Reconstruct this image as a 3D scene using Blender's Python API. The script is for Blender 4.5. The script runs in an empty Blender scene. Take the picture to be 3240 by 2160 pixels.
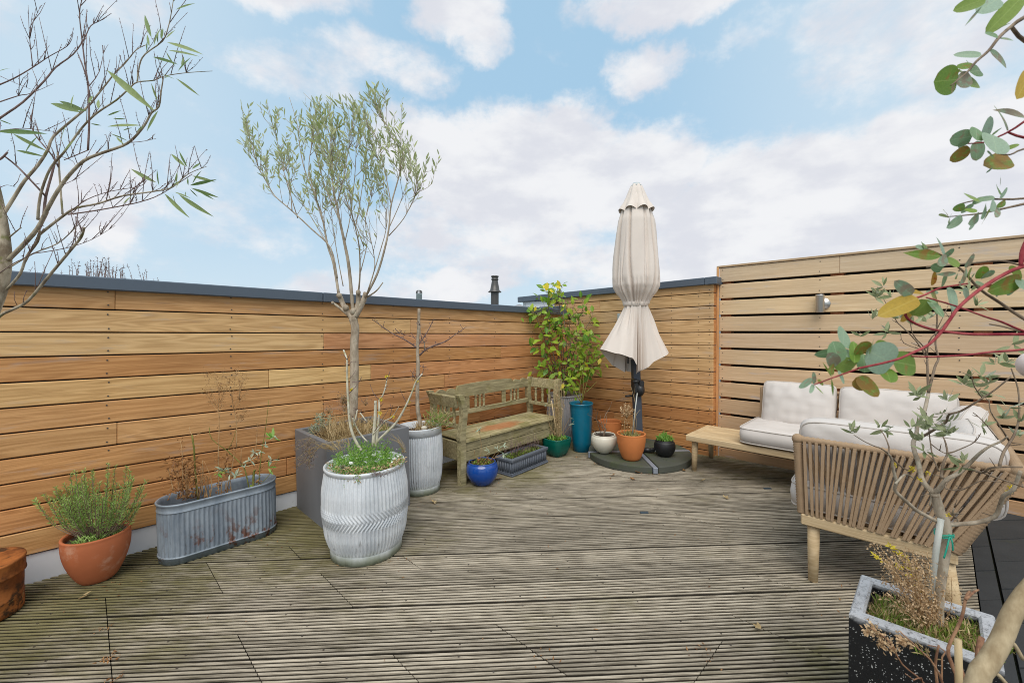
import bpy, math, random
import numpy as np
from mathutils import Vector, Matrix, noise as mnoise

random.seed(7)
scene = bpy.context.scene
COL = scene.collection
R = math.radians
SQ = 0.70710678

# ------------------------------------------------------------------ camera
FPX, CXP, CYP, ROLL, EYE = 1356.5, 1620.0, 1055.0, 0.0048, 1.3
cam_d = bpy.data.cameras.new('camera')
cam = bpy.data.objects.new('camera', cam_d); COL.objects.link(cam)
cam_d.sensor_width = 36.0
cam_d.lens = FPX / 3240 * 36
cam_d.shift_y = -25 / 3240
cam_d.clip_start = 0.02; cam_d.clip_end = 4000
cam_d.dof.use_dof = True; cam_d.dof.focus_distance = 2.9; cam_d.dof.aperture_fstop = 5.6
cam.matrix_world = Matrix.Translation((0, 0, EYE)) @ Matrix.Rotation(R(-45), 4, 'Z') @ Matrix.Rotation(R(90), 4, 'X') @ Matrix.Rotation(ROLL, 4, 'Z')
scene.camera = cam

# ------------------------------------------------------------------ node helper
class NT:
    def __init__(s, tree):
        s.t = tree; s.t.nodes.clear()
    def n(s, typ, props=None, **inp):
        nd = s.t.nodes.new(typ)
        for k, v in (props or {}).items(): setattr(nd, k, v)
        for k, v in inp.items():
            key = int(k[1:]) if k[0] == 'i' and k[1:].isdigit() else k.replace('_', ' ')
            s.put(nd.inputs[key], v)
        return nd
    def put(s, sock, v):
        if isinstance(v, bpy.types.NodeSocket): s.t.links.new(v, sock)
        elif isinstance(v, bpy.types.Node): s.t.links.new(v.outputs[0], sock)
        else:
            if sock.type == 'RGBA' and not hasattr(v, '__len__'): v = (v, v, v, 1)
            if sock.type == 'RGBA' and len(v) == 3: v = (*v, 1)
            sock.default_value = v
    def m(s, op, a, b=0.0, c=0.0, clamp=False):
        nd = s.n('ShaderNodeMath', {'operation': op, 'use_clamp': clamp})
        s.put(nd.inputs[0], a); s.put(nd.inputs[1], b); s.put(nd.inputs[2], c)
        return nd.outputs[0]
    def vm(s, op, a, b=(0, 0, 0)):
        nd = s.n('ShaderNodeVectorMath', {'operation': op})
        s.put(nd.inputs[0], a); s.put(nd.inputs[1], b)
        return nd.outputs[0]
    def mix(s, f, a, b, blend='MIX'):
        nd = s.n('ShaderNodeMix', {'data_type': 'RGBA', 'blend_type': blend, 'clamp_factor': True})
        s.put(nd.inputs[0], f); s.put(nd.inputs[6], a); s.put(nd.inputs[7], b)
        return nd.outputs[2]
    def noise(s, vec, scale=5.0, detail=4.0, rough=0.55, dist=0.0):
        nd = s.n('ShaderNodeTexNoise', {}, Vector=vec, Scale=scale, Detail=detail, Roughness=rough, Distortion=dist)
        return nd.outputs[0]
    def smooth(s, x, lo, hi):
        nd = s.n('ShaderNodeMapRange', {'interpolation_type': 'SMOOTHSTEP', 'clamp': True})
        s.put(nd.inputs[0], x); s.put(nd.inputs[1], lo); s.put(nd.inputs[2], hi)
        return nd.outputs[0]
    def scale(s, vec, sc):
        return s.vm('MULTIPLY', vec, sc)

def C(r, g, b):
    f = lambda c: (c / 255 / 12.92) if c / 255 <= 0.04045 else ((c / 255 + 0.055) / 1.055) ** 2.4
    return (f(r), f(g), f(b))

# ------------------------------------------------------------------ sky and sun
SUN_EL, SUN_AZ_CAM = R(55), R(-176)            # azimuth from the camera's forward direction, to the right positive
world = bpy.data.worlds.new('World'); scene.world = world; world.use_nodes = True
W = NT(world.node_tree)
sd_cam = Vector((math.sin(SUN_AZ_CAM) * math.cos(SUN_EL), math.cos(SUN_AZ_CAM) * math.cos(SUN_EL), math.sin(SUN_EL)))
sd = Vector((SQ * (sd_cam.x + sd_cam.y), SQ * (sd_cam.y - sd_cam.x), sd_cam.z))     # towards the sun, world axes
SKY_STRENGTH = 0.1
sky = W.n('ShaderNodeTexSky', {'sky_type': 'NISHITA', 'sun_disc': False, 'sun_elevation': SUN_EL,
                               'sun_rotation': math.atan2(sd.x, sd.y), 'air_density': 1.0, 'dust_density': 1.5, 'ozone_density': 1.2})
tc = W.n('ShaderNodeTexCoord')
dirv = W.vm('NORMALIZE', tc.outputs['Generated'])
sep = W.n('ShaderNodeSeparateXYZ'); W.put(sep.inputs[0], dirv)
dx, dy, dz = sep.outputs
cx = W.m('MULTIPLY', W.m('SUBTRACT', dx, dy), SQ); cy = W.m('MULTIPLY', W.m('ADD', dx, dy), SQ)
az0 = W.m('ARCTAN2', cx, cy); el0 = W.m('ARCSINE', dz)
warp1 = W.n('ShaderNodeTexNoise', {}, Vector=dirv, Scale=5.0, Detail=7.0, Roughness=0.62)
wsep = W.n('ShaderNodeSeparateColor'); W.put(wsep.inputs[0], warp1.outputs['Color'])
az = W.m('MULTIPLY_ADD', W.m('SUBTRACT', wsep.outputs[0], 0.5), 0.24, az0)
el = W.m('MULTIPLY_ADD', W.m('SUBTRACT', wsep.outputs[1], 0.5), 0.15, el0)
# cloud masses: azimuth, elevation, half widths (degrees), weight
CLOUDS = [(1.5, 20.5, 19, 8.0, 1.25), (-9, 22, 10, 6.0, 1.0), (12, 19, 13, 7, 1.1), (-2, 13, 20, 7, 0.75),
          (31, 13.5, 17, 8.5, 1.15), (45, 14, 15, 8.5, 1.1), (22, 9, 22, 5, 0.8),
          (-30, 36, 10, 3.0, 0.75), (-41, 30, 6, 3.0, .45), (-8, 36.5, 8, 3.0, 0.8), (-4, 34, 5, 2.4, 0.7),
          (-17, 31, 9, 3.4, 0.6), (-25, 28.5, 8, 3.5, 0.55), (24, 36.5, 16, 3.0, 0.9), (17, 30.5, 4.4, 2.9, 0.65), (28, 31, 6, 2.0, 0.42),
          (46, 28, 12, 6.0, 0.6), (-6, 6.5, 9, 2.6, 0.95), (-44, 12, 6, 4.5, 0.7), (-18, 5, 16, 3, .6), (-33, 14, 10, 5, .35),
          (-90, 30, 40, 16, 0.9), (95, 30, 38, 18, 0.9), (178, 35, 50, 20, 0.9), (-178, 35, 50, 20, 0.9), (0, 62, 60, 9, 0.7), (60, 52, 30, 8, .7)]
dens = None
for (a, e, ra, re, w) in CLOUDS:
    u = W.m('MULTIPLY', W.m('SUBTRACT', az, R(a)), 1 / R(ra)); v = W.m('MULTIPLY', W.m('SUBTRACT', el, R(e)), 1 / R(re))
    d2 = W.m('ADD', W.m('MULTIPLY', u, u), W.m('MULTIPLY', v, v))
    b = W.m('MULTIPLY', W.m('SUBTRACT', 1.0, W.smooth(d2, 0.0, 1.5)), w)
    dens = b if dens is None else W.m('MAXIMUM', dens, b)
fb = W.noise(W.scale(dirv, (1, 1, 1.5)), 9.0, 8.0, 0.6, 0.2)
fine = W.noise(W.scale(dirv, (1, 1, 1.6)), 26.0, 6.0, 0.62)
dn = W.m('ADD', dens, W.m('MULTIPLY', W.m('SUBTRACT', fb, 0.5), 1.15))
dn = W.m('ADD', dn, W.m('MULTIPLY', W.m('SUBTRACT', fine, 0.5), 0.55))
mask = W.smooth(dn, 0.08, 0.80)
veil = W.m('MULTIPLY', W.smooth(el0, R(24), R(-2)), 0.72)
veil2 = W.m('MULTIPLY', W.smooth(W.m('ABSOLUTE', az0), R(12), R(46)), 0.55)
veil = W.m('MAXIMUM', veil, veil2)
shade = W.smooth(W.noise(W.scale(dirv, (1, 1, 2.2)), 6.5, 5.0, 0.55), 0.38, 0.66)
k = 1 / SKY_STRENGTH
cloudc = W.mix(shade, tuple(c * k for c in (0.85, 0.85, 0.865)), tuple(c * k for c in (0.70, 0.71, 0.765)))
veilc = tuple(c * k for c in (0.68, 0.78, 0.85))
skyc = W.mix(1.0, sky.outputs[0], (1.0, 1.0, 1.0), 'MULTIPLY')
bluec = W.mix(0.8, skyc, tuple(c * k for c in (0.42, 0.655, 0.855)))
base = W.mix(veil, bluec, veilc)
allc = W.mix(W.m('MULTIPLY', mask, 0.95), base, cloudc)
bg = W.n('ShaderNodeBackground', {}, Color=allc, Strength=SKY_STRENGTH)
wo = W.n('ShaderNodeOutputWorld', {}, Surface=bg)

sun_d = bpy.data.lights.new('sun', 'SUN'); sun = bpy.data.objects.new('sun', sun_d); COL.objects.link(sun)
sun_d.energy = 2.2; sun_d.angle = R(45); sun_d.color = (1.0, 0.94, 0.86)
sun.rotation_euler = sd.to_track_quat('Z', 'Y').to_euler(); sun.location = sd * 30

vs = scene.view_settings
vs.view_transform = 'Standard'; vs.look = 'None'; vs.gamma = 1.0; vs.exposure = 0.10
vs.use_curve_mapping = False
scene.cycles.pixel_filter_type = 'BLACKMAN_HARRIS'; scene.cycles.filter_width = 0.95
scene.cycles.max_bounces = 6; scene.cycles.transparent_max_bounces = 4

# ------------------------------------------------------------------ measuring helpers (photo pixel + distance -> point)
SLOPE, Z0 = 0.0277, -0.0115                    # the deck falls a little along the long wall
def gz(s): return Z0 + SLOPE * s
def ray(x, y):
    u = (x - CXP) / FPX; v = -(y - (CYP + ROLL * (x - CXP))) / FPX
    return Vector((SQ * (u + 1), SQ * (1 - u), v))
def at(x, y, depth): return ray(x, y) * depth + Vector((0, 0, EYE))
def G(x, y, dz=0.0):
    d = ray(x, y); t = (Z0 + dz - EYE) / (d.z - SLOPE * d.x); return d * t + Vector((0, 0, EYE))
def onY(x, y, n): d = ray(x, y); return d * (n / d.y) + Vector((0, 0, EYE))
def onX(x, y, s): d = ray(x, y); return d * (s / d.x) + Vector((0, 0, EYE))

# ------------------------------------------------------------------ mesh helper
class MB:
    def __init__(s): s.v = []; s.f = []; s.m = []; s.sm = []
    def add(s, vs, fs, mat=0, smooth=False):
        o = len(s.v); s.v.extend([tuple(p) for p in vs])
        for f in fs: s.f.append([i + o for i in f]); s.m.append(mat); s.sm.append(smooth)
    def box(s, lo, hi, c=0.003, mat=0, M=None):
        lo = Vector(lo); hi = Vector(hi); ce = (lo + hi) / 2; h = (hi - lo) / 2
        c = min(c, min(h) * 0.49); vs = []; idx = {}
        for sx in (-1, 1):
            for sy in (-1, 1):
                for sz in (-1, 1):
                    S_ = (sx, sy, sz)
                    for ax in range(3):
                        p = [0, 0, 0]
                        for a in range(3): p[a] = S_[a] * (h[a] if a == ax else h[a] - c)
                        idx[(S_, ax)] = len(vs); vs.append(Vector(p))
        fs = []
        for ax in range(3):
            b, d = (ax + 1) % 3, (ax + 2) % 3
            for sg in (-1, 1):
                q = []
                for (p, r) in ((-1, -1), (1, -1), (1, 1), (-1, 1)):
                    S_ = [0, 0, 0]; S_[ax] = sg; S_[b] = p; S_[d] = r; q.append(idx[(tuple(S_), ax)])
                fs.append(q)
        for ax in range(3):
            b, d = (ax + 1) % 3, (ax + 2) % 3
            for p in (-1, 1):
                for r in (-1, 1):
                    S1 = [0, 0, 0]; S1[ax] = -1; S1[b] = p; S1[d] = r; S2 = list(S1); S2[ax] = 1
                    fs.append([idx[(tuple(S1), b)], idx[(tuple(S2), b)], idx[(tuple(S2), d)], idx[(tuple(S1), d)]])
        for sx in (-1, 1):
            for sy in (-1, 1):
                for sz in (-1, 1): fs.append([idx[((sx, sy, sz), a)] for a in range(3)])
        out = []
        for f in fs:
            nrm = (vs[f[1]] - vs[f[0]]).cross(vs[f[2]] - vs[f[0]]); cen = sum((vs[i] for i in f), Vector()) / len(f)
            out.append(f if nrm.dot(cen) > 0 else f[::-1])
        pts = [v + ce for v in vs]
        if M is not None: pts = [M @ p for p in pts]
        s.add(pts, out, mat)
    def tube(s, pts, rad, n=6, mat=0, smooth=True, cap=True):
        pts = [Vector(p) for p in pts]; k = len(pts)
        if not hasattr(rad, '__len__'): rad = [rad] * k
        vs = []; prev = None
        for i, p in enumerate(pts):
            t = (pts[min(i + 1, k - 1)] - pts[max(i - 1, 0)])
            if t.length < 1e-9: t = Vector((0, 0, 1))
            t.normalize()
            if prev is None:
                a = Vector((0, 0, 1)) if abs(t.z) < 0.9 else Vector((1, 0, 0)); u = t.cross(a).normalized()
            else:
                u = prev - t * prev.dot(t)
                if u.length < 1e-6: u = t.orthogonal()
                u.normalize()
            prev = u; w = t.cross(u)
            for j in range(n):
                a = 2 * math.pi * j / n; vs.append(p + (u * math.cos(a) + w * math.sin(a)) * rad[i])
        fs = []
        for i in range(k - 1):
            for j in range(n):
                fs.append([i * n + j, i * n + (j + 1) % n, (i + 1) * n + (j + 1) % n, (i + 1) * n + j])
        if cap: fs.append(list(range(n))[::-1]); fs.append([(k - 1) * n + j for j in range(n)])
        s.add(vs, fs, mat, smooth)
    def lathe(s, prof, n=48, c=(0, 0), mat=0, smooth=True, fun=None, closed=False, sq=1.0):
        vs = []
        for i, (r, z) in enumerate(prof):
            for j in range(n):
                a = 2 * math.pi * j / n; rr, zz = (r, z) if fun is None else fun(a, r, z, i)
                vs.append((c[0] + rr * math.cos(a), c[1] + rr * math.sin(a) * sq, zz))
        fs = []; k = len(prof)
        for i in range(k - 1 + (1 if closed else 0)):
            for j in range(n):
                i2 = (i + 1) % k
                fs.append([i * n + j, i * n + (j + 1) % n, i2 * n + (j + 1) % n, i2 * n + j])
        if not closed:
            if prof[0][0] > 1e-4: fs.append(list(range(n))[::-1])
        s.add(vs, fs, mat, smooth)
    def prism(s, outline, a0, a1, fn, mat=0):
        """outline: 2D points (convex or not); fn(p, q, a) -> xyz"""
        n = len(outline)
        vs = [fn(p, q, a0) for p, q in outline] + [fn(p, q, a1) for p, q in outline]
        fs = [list(range(n))[::-1], list(range(n, 2 * n))] + [[i, (i + 1) % n, n + (i + 1) % n, n + i] for i in range(n)]
        s.add(vs, fs, mat)
    def blade(s, base, d, nrm, L, w, curl=0.15, mat=0, seg=3, p=0.8):
        d = Vector(d).normalized(); nrm = Vector(nrm); side = d.cross(nrm)
        if side.length < 1e-6: side = d.orthogonal()
        side.normalize(); nrm = side.cross(d); base = Vector(base); vs = [base]; fs = []
        for i in range(1, seg):
            t = i / seg; ww = w * 0.5 * math.sin(math.pi * t ** p); c = base + d * (L * t) - nrm * (curl * L * t * t)
            vs += [c + side * ww, c - side * ww]
        vs.append(base + d * L - nrm * (curl * L))
        fs.append([0, 1, 2])
        for i in range(seg - 2): a = 1 + 2 * i; fs.append([a, a + 2, a + 3, a + 1])
        a = 1 + 2 * (seg - 2); fs.append([a, a + 2, a + 1])
        s.add(vs, fs, mat, True)
    def build(s, name, mats, parent=None, kind=None, label=None, cat=None, group=None):
        me = bpy.data.meshes.new(name); me.from_pydata(s.v, [], s.f)
        if not isinstance(mats, (list, tuple)): mats = [mats]
        for m in mats: me.materials.append(m)
        me.polygons.foreach_set('material_index', s.m); me.polygons.foreach_set('use_smooth', s.sm)
        me.update()
        return link(bpy.data.objects.new(name, me), parent, kind, label, cat, group)

def link(o, parent=None, kind=None, label=None, cat=None, group=None):
    COL.objects.link(o)
    if parent is not None: o.parent = parent
    for k_, v_ in (('kind', kind), ('label', label), ('category', cat), ('group', group)):
        if v_: o[k_] = v_
    return o
def thing(name, label, cat, loc, group=None, tilt=True, rz=0.0):
    """an Empty at the thing's base that parents its parts; things standing on the deck follow its fall"""
    o = bpy.data.objects.new(name, None); o.empty_display_size = 0.1
    loc = Vector(loc); o.location = loc
    if tilt: o.matrix_world = Matrix.Translation(loc) @ Matrix.Rotation(-SLOPE, 4, 'Y') @ Matrix.Rotation(rz, 4, 'Z')
    elif rz: o.rotation_euler = (0, 0, rz)
    return link(o, None, None, label, cat, group)
def on_deck(s, n, h=0.0): return Vector((s, n, gz(s) + h))

# ------------------------------------------------------------------ materials
def new_mat(name):
    m = bpy.data.materials.new(name); m.use_nodes = True; return m, NT(m.node_tree)
def finish(nt, color, rough=0.6, bump=None, bstr=0.2, bdist=0.01, metal=0.0, spec=None, trans=0.0, coat=0.0):
    kw = dict(Base_Color=color, Roughness=rough, Metallic=metal)
    p = nt.n('ShaderNodeBsdfPrincipled', {}, **kw)
    if spec is not None: nt.put(p.inputs['Specular IOR Level'], spec)
    if coat: nt.put(p.inputs['Coat Weight'], coat); nt.put(p.inputs['Coat Roughness'], 0.06)
    if bump is not None:
        b = nt.n('ShaderNodeBump', {}, Strength=bstr, Distance=bdist, Height=bump); nt.put(p.inputs['Normal'], b.outputs[0])
    sh = p.outputs[0]
    if trans > 0:
        t = nt.n('ShaderNodeBsdfTranslucent', {}, Color=color); mx = nt.n('ShaderNodeMixShader'); nt.put(mx.inputs[0], trans)
        nt.put(mx.inputs[1], sh); nt.put(mx.inputs[2], t.outputs[0]); sh = mx.outputs[0]
    nt.n('ShaderNodeOutputMaterial', {}, Surface=sh)
def objvec(nt, rand=True, obj=True):
    tc = nt.n('ShaderNodeTexCoord'); v = tc.outputs['Object']
    if rand:
        oi = nt.n('ShaderNodeObjectInfo'); v = nt.vm('ADD', v, nt.vm('MULTIPLY', oi.outputs['Random'], (37.0, 53.0, 71.0)))
    return v

def mat_timber(name, grey=0.35, tint=None, across='z', lo=0.66, hi=1.12, gsc=1.0, rough=0.62, greyc=(0.42, 0.39, 0.37), ringw=0.16):
    """sawn board, the grain along local x; the board's own colour comes from the object's colour"""
    m, t = new_mat(name); v = objvec(t)
    a = (0, 0, 1) if across == 'z' else (0, 1, 0)
    sc = (1.1 * gsc, 5 * gsc, 26 * gsc) if across == 'z' else (1.1 * gsc, 26 * gsc, 5 * gsc)
    g1 = t.noise(t.scale(v, sc), 1.6, 6, 0.62, 0.8)
    sc2 = (0.55 * gsc, 2, 7.5 * gsc) if across == 'z' else (0.55 * gsc, 7.5 * gsc, 2)
    r0 = t.noise(t.scale(v, sc2), 1.0, 2, 0.5, 0.5)
    ring = t.m('MULTIPLY_ADD', t.m('SINE', t.m('MULTIPLY', r0, 70.0)), 0.5, 0.5)
    fine = t.noise(t.scale(v, tuple(c * q for c, q in zip(sc, (3, 4, 4)))), 2.0, 3, 0.6)
    gr = t.m('ADD', t.m('MULTIPLY', g1, 0.62), t.m('MULTIPLY', ring, ringw)); gr = t.m('ADD', gr, t.m('MULTIPLY', fine, 0.22))
    gr = t.smooth(gr, 0.26, 0.74)
    f = t.n('ShaderNodeMapRange'); t.put(f.inputs[0], gr); t.put(f.inputs[3], lo); t.put(f.inputs[4], hi)
    if tint is None:
        oi = t.n('ShaderNodeObjectInfo'); tcol = oi.outputs['Color']
    else: tcol = tint
    rgb = t.n('ShaderNodeCombineColor'); 
    t.put(rgb.inputs[0], t.m('POWER', f.outputs[0], 0.8)); t.put(rgb.inputs[1], f.outputs[0]); t.put(rgb.inputs[2], t.m('POWER', f.outputs[0], 1.25))
    col = t.mix(1.0, tcol, rgb.outputs[0], 'MULTIPLY')
    patch = t.noise(t.scale(v, (1.2, 2.5, 2.5)), 1.5, 3, 0.5)
    col = t.mix(t.m('MULTIPLY', t.smooth(patch, 0.45, 0.72), 0.36), col, t.mix(1.0, col, (1.25, 1.2, 1.12), 'MULTIPLY'))
    w = t.m('MULTIPLY', t.smooth(t.noise(t.scale(v, (2.2, 8, 14)), 1.4, 5, 0.65), 0.56, 0.74), grey)
    col = t.mix(w, col, greyc)
    finish(t, col, rough, t.m('ADD', gr, t.m('MULTIPLY', fine, 0.5)), 0.25, 0.002, spec=0.3)
    return m

def mat_plain(name, color, rough=0.5, var=0.12, nscale=6.0, bump=0.0, bscale=60.0, metal=0.0, spec=0.5, coat=0.0, dirt=None, dirt_rng=(0.55, 0.75), dirt_scale=4.0, dirt_amt=0.6, stretch=(1, 1, 1)):
    m, t = new_mat(name); v = t.scale(objvec(t), stretch)
    n1 = t.noise(v, nscale, 5, 0.6)
    f = t.n('ShaderNodeMapRange'); t.put(f.inputs[0], n1); t.put(f.inputs[1], 0.25); t.put(f.inputs[2], 0.75); t.put(f.inputs[3], 1 - var); t.put(f.inputs[4], 1 + var)
    col = t.mix(1.0, color, f.outputs[0], 'MULTIPLY')
    if dirt is not None:
        d = t.smooth(t.noise(v, dirt_scale, 6, 0.65), *dirt_rng); col = t.mix(t.m('MULTIPLY', d, dirt_amt), col, dirt)
    b = t.noise(v, bscale, 3, 0.6) if bump > 0 else None
    finish(t, col, rough, b, bump, 0.004, metal, spec, coat=coat)
    return m

def mat_leaf(name, c1, c2, back=None, trans=0.25, rough=0.45, vein=None, blush=None):
    m, t = new_mat(name)
    oi = t.n('ShaderNodeObjectInfo'); ge = t.n('ShaderNodeNewGeometry')
    r = t.m('FRACT', t.m('ADD', oi.outputs['Random'], ge.outputs['Random Per Island']))
    col = t.mix(r, c1, c2)
    v = t.n('ShaderNodeTexCoord').outputs['Object']
    col = t.mix(1.0, col, t.m('MULTIPLY_ADD', t.noise(v, 14.0, 3), 0.5, 0.75), 'MULTIPLY')
    if vein is not None:
        sp = t.n('ShaderNodeSeparateXYZ'); t.put(sp.inputs[0], v); ay = t.m('ABSOLUTE', sp.outputs[1])
        rib = t.m('MULTIPLY', t.smooth(t.m('ABSOLUTE', t.m('SINE', t.m('MULTIPLY', t.m('ADD', sp.outputs[0], t.m('MULTIPLY', ay, -0.9)), 26.0))), 0.16, 0.0), 0.35)
        col = t.mix(t.m('MULTIPLY', t.m('MAXIMUM', t.smooth(ay, 0.018, 0.004), rib), 0.6), col, vein)
        if blush is not None: col = t.mix(t.m('MULTIPLY', t.smooth(t.m('ADD', t.noise(v, 3.0, 4, 0.6), t.m('MULTIPLY', t.m('SUBTRACT', oi.outputs['Random'], 0.5), 0.5)), 0.58, 0.78), 0.7), col, blush)
    if back is not None: col = t.mix(t.m('MULTIPLY', ge.outputs['Backfacing'], 0.8), col, back)
    finish(t, col, rough, trans=trans, spec=0.35)
    return m

def mat_bark(name, c1, c2, scale=18.0, lichen=None, lam=0.5):
    m, t = new_mat(name); v = objvec(t, False)
    n1 = t.noise(t.scale(v, (1, 1, 0.45)), scale, 6, 0.65)
    col = t.mix(t.smooth(n1, 0.32, 0.68), c1, c2)
    if lichen is not None:
        l = t.smooth(t.noise(v, scale * 0.8, 4, 0.6), 0.56, 0.66); col = t.mix(t.m('MULTIPLY', l, lam), col, lichen)
    finish(t, col, 0.8, n1, 0.5, 0.004, spec=0.2)
    return m

M = {}
M['clad'] = mat_timber('cladding_timber', 0.36, gsc=1.35, lo=0.64, hi=1.14)
M['slat'] = mat_timber('slat_timber', 0.62, ringw=0.03, lo=0.76, hi=1.12, greyc=(0.50, 0.46, 0.45))
M['teak'] = mat_timber('teak', 0.10, tint=C(208, 184, 146), lo=0.74, hi=1.08, gsc=1.6)
M['cap'] = mat_plain('cap_metal', C(86, 97, 110), 0.42, 0.06, 3.0, spec=0.5)
M['white_render'] = mat_plain('white_render', C(240, 242, 246), 0.7, 0.05, 3.0, 0.1, 40, dirt=C(120, 120, 122), dirt_rng=(0.66, 0.72), dirt_scale=7, dirt_amt=0.4)
M['black'] = mat_plain('black_membrane', (0.008, 0.008, 0.008), 0.8, 0.1)
M['screw'] = mat_plain('screw_steel', (0.10, 0.085, 0.07), 0.5, 0.1, metal=0.5)
M['steel'] = mat_plain('brushed_steel', (0.55, 0.53, 0.50), 0.32, 0.05, 20, 0.05, 200, metal=0.9)
M['soil'] = mat_plain('potting_soil', C(62, 48, 36), 0.95, 0.35, 40, 0.8, 80, dirt=C(96, 84, 50), dirt_scale=12, dirt_amt=0.6)
M['grey_planter'] = mat_plain('slate_grey_planter', C(117, 118, 121), 0.62, 0.12, 5, 0.08, 90, spec=0.35, dirt=C(140, 138, 138), dirt_rng=(0.5, 0.8), dirt_scale=6, dirt_amt=0.35, stretch=(1, 1, 0.25))
M['terracotta'] = mat_plain('terracotta', C(184, 106, 68), 0.72, 0.14, 7, 0.15, 60, spec=0.3, dirt=C(216, 176, 148), dirt_rng=(0.52, 0.70), dirt_scale=8, dirt_amt=0.5)
M['terracotta_new'] = mat_plain('orange_terracotta', C(205, 126, 72), 0.7, 0.10, 6, 0.12, 60, spec=0.3, dirt=C(150, 84, 48), dirt_rng=(0.5, 0.75), dirt_scale=5, dirt_amt=0.45)
M['blue_glaze'] = mat_plain('blue_glaze', C(16, 74, 160), 0.16, 0.25, 5, spec=0.6, coat=0.5, dirt=C(8, 30, 84), dirt_rng=(0.45, 0.7), dirt_scale=5, dirt_amt=0.8)
M['teal_glaze'] = mat_plain('teal_glaze', C(8, 104, 130), 0.28, 0.18, 4, spec=0.5, coat=0.25, dirt=C(60, 132, 150), dirt_rng=(0.62, 0.7), dirt_scale=18, dirt_amt=0.3)
M['green_glaze'] = mat_plain('green_glaze', C(8, 98, 84), 0.25, 0.2, 4, 0.25, 14, spec=0.5, coat=0.3, stretch=(0.4, 0.4, 6))
M['white_glaze'] = mat_plain('off_white_glaze', C(214, 208, 192), 0.4, 0.06, 5, spec=0.5, dirt=C(170, 160, 135), dirt_rng=(0.55, 0.8), dirt_scale=5, dirt_amt=0.4)
M['black_glaze'] = mat_plain('black_stoneware', (0.012, 0.012, 0.013), 0.5, 0.2, 10, 0.3, 40, dirt=C(150, 152, 148), dirt_rng=(0.66, 0.74), dirt_scale=11, dirt_amt=0.5)
M['lead'] = mat_plain('lead_grey', C(98, 104, 114), 0.5, 0.14, 8, 0.05, 50, spec=0.4, dirt=C(140, 146, 152), dirt_rng=(0.5, 0.8), dirt_scale=14, dirt_amt=0.5)
M['fabric'] = mat_plain('cushion_fabric', C(206, 199, 193), 0.85, 0.03, 3, 0.12, 420, spec=0.15)
M['canvas'] = mat_plain('parasol_canvas', C(222, 211, 201), 0.85, 0.03, 2, 0.10, 300, spec=0.15)
M['piping'] = mat_plain('cushion_piping', C(196, 188, 180), 0.85, 0.03, 3, spec=0.15)
M['rope'] = mat_plain('rope_strap', C(166, 140, 112), 0.85, 0.10, 30, 0.4, 260, spec=0.15)
M['parasol_metal'] = mat_plain('dark_parasol_metal', C(70, 76, 86), 0.42, 0.06, 4, spec=0.5)
M['alu'] = mat_plain('grey_steel_beam', C(136, 142, 152), 0.4, 0.06, 6, spec=0.5)
M['plastic'] = mat_plain('black_plastic', (0.018, 0.019, 0.021), 0.4, 0.1)
M['base_slab'] = mat_plain('parasol_base_slab', C(82, 84, 76), 0.75, 0.12, 6, 0.1, 50, spec=0.3, dirt=C(74, 86, 44), dirt_rng=(0.42, 0.7), dirt_scale=5, dirt_amt=0.6)
M['tile'] = mat_plain('dark_roof_tile', C(58, 60, 62), 0.75, 0.2, 5, 0.25, 60, spec=0.3, dirt=C(74, 80, 52), dirt_rng=(0.6, 0.75), dirt_scale=4, dirt_amt=0.3)
M['bamboo'] = mat_plain('bamboo_cane', C(196, 172, 130), 0.5, 0.12, 20)
M['pale_cane'] = mat_plain('pale_stake', C(188, 190, 182), 0.5, 0.06, 10)
M['green_tie'] = mat_plain('green_tie', C(32, 160, 134), 0.45, 0.06)
M['ball'] = mat_plain('pale_pink_ceramic', C(226, 208, 200), 0.5, 0.04)
M['flue'] = mat_plain('dark_flue', C(84, 82, 80), 0.4, 0.1, 3, metal=0.3)
M['vent'] = mat_plain('grey_vent', C(176, 188, 190), 0.6, 0.06)
M['slate_bit'] = mat_plain('blue_slate', C(58, 72, 82), 0.6, 0.1)

def mat_zinc(name, base, hi, rust=0.0, algae=0.72, zalg=0.045):
    m, t = new_mat(name); v = objvec(t, False); oi = t.n('ShaderNodeObjectInfo')
    n1 = t.noise(t.scale(v, (1, 1, 0.35)), 9, 6, 0.62); n2 = t.noise(v, 46, 4, 0.6)
    col = t.mix(t.smooth(n1, 0.3, 0.7), base, hi)
    col = t.mix(1.0, col, t.m('MULTIPLY_ADD', n2, 0.3, 0.85), 'MULTIPLY')
    sp = t.n('ShaderNodeSeparateXYZ'); t.put(sp.inputs[0], v); z = sp.outputs[2]
    sl = t.smooth(t.m('ADD', z, t.m('MULTIPLY', n1, 0.10)), zalg + 0.09, zalg + 0.0)
    col = t.mix(t.m('MULTIPLY', sl, algae), col, C(118, 128, 74))
    st = t.m('MULTIPLY', t.smooth(t.noise(t.scale(v, (1, 1, 0.2)), 60, 3, 0.6), 0.58, 0.72), t.smooth(z, 0.36, 0.05))
    col = t.mix(t.m('MULTIPLY', st, 0.55), col, C(92, 88, 80))
    if rust:
        r = t.m('MULTIPLY', t.smooth(t.noise(t.scale(v, (1, 1, 0.7)), 11, 5, 0.7), 0.53, 0.62), t.smooth(z, 0.30, 0.02)); col = t.mix(t.m('MULTIPLY', r, rust), col, C(112, 62, 30))
    finish(t, col, 0.5, n2, 0.06, 0.003, metal=0.15, spec=0.45)
    return m
M['zinc'] = mat_zinc('weathered_zinc', C(198, 203, 208), C(222, 225, 228))
M['zinc_dark'] = mat_zinc('dull_zinc', C(118, 128, 140), C(156, 165, 174), rust=0.9, algae=0.35, zalg=0.02)
M['zinc_old'] = mat_zinc('old_zinc', C(160, 160, 168), C(190, 188, 190), algae=0.3)

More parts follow.
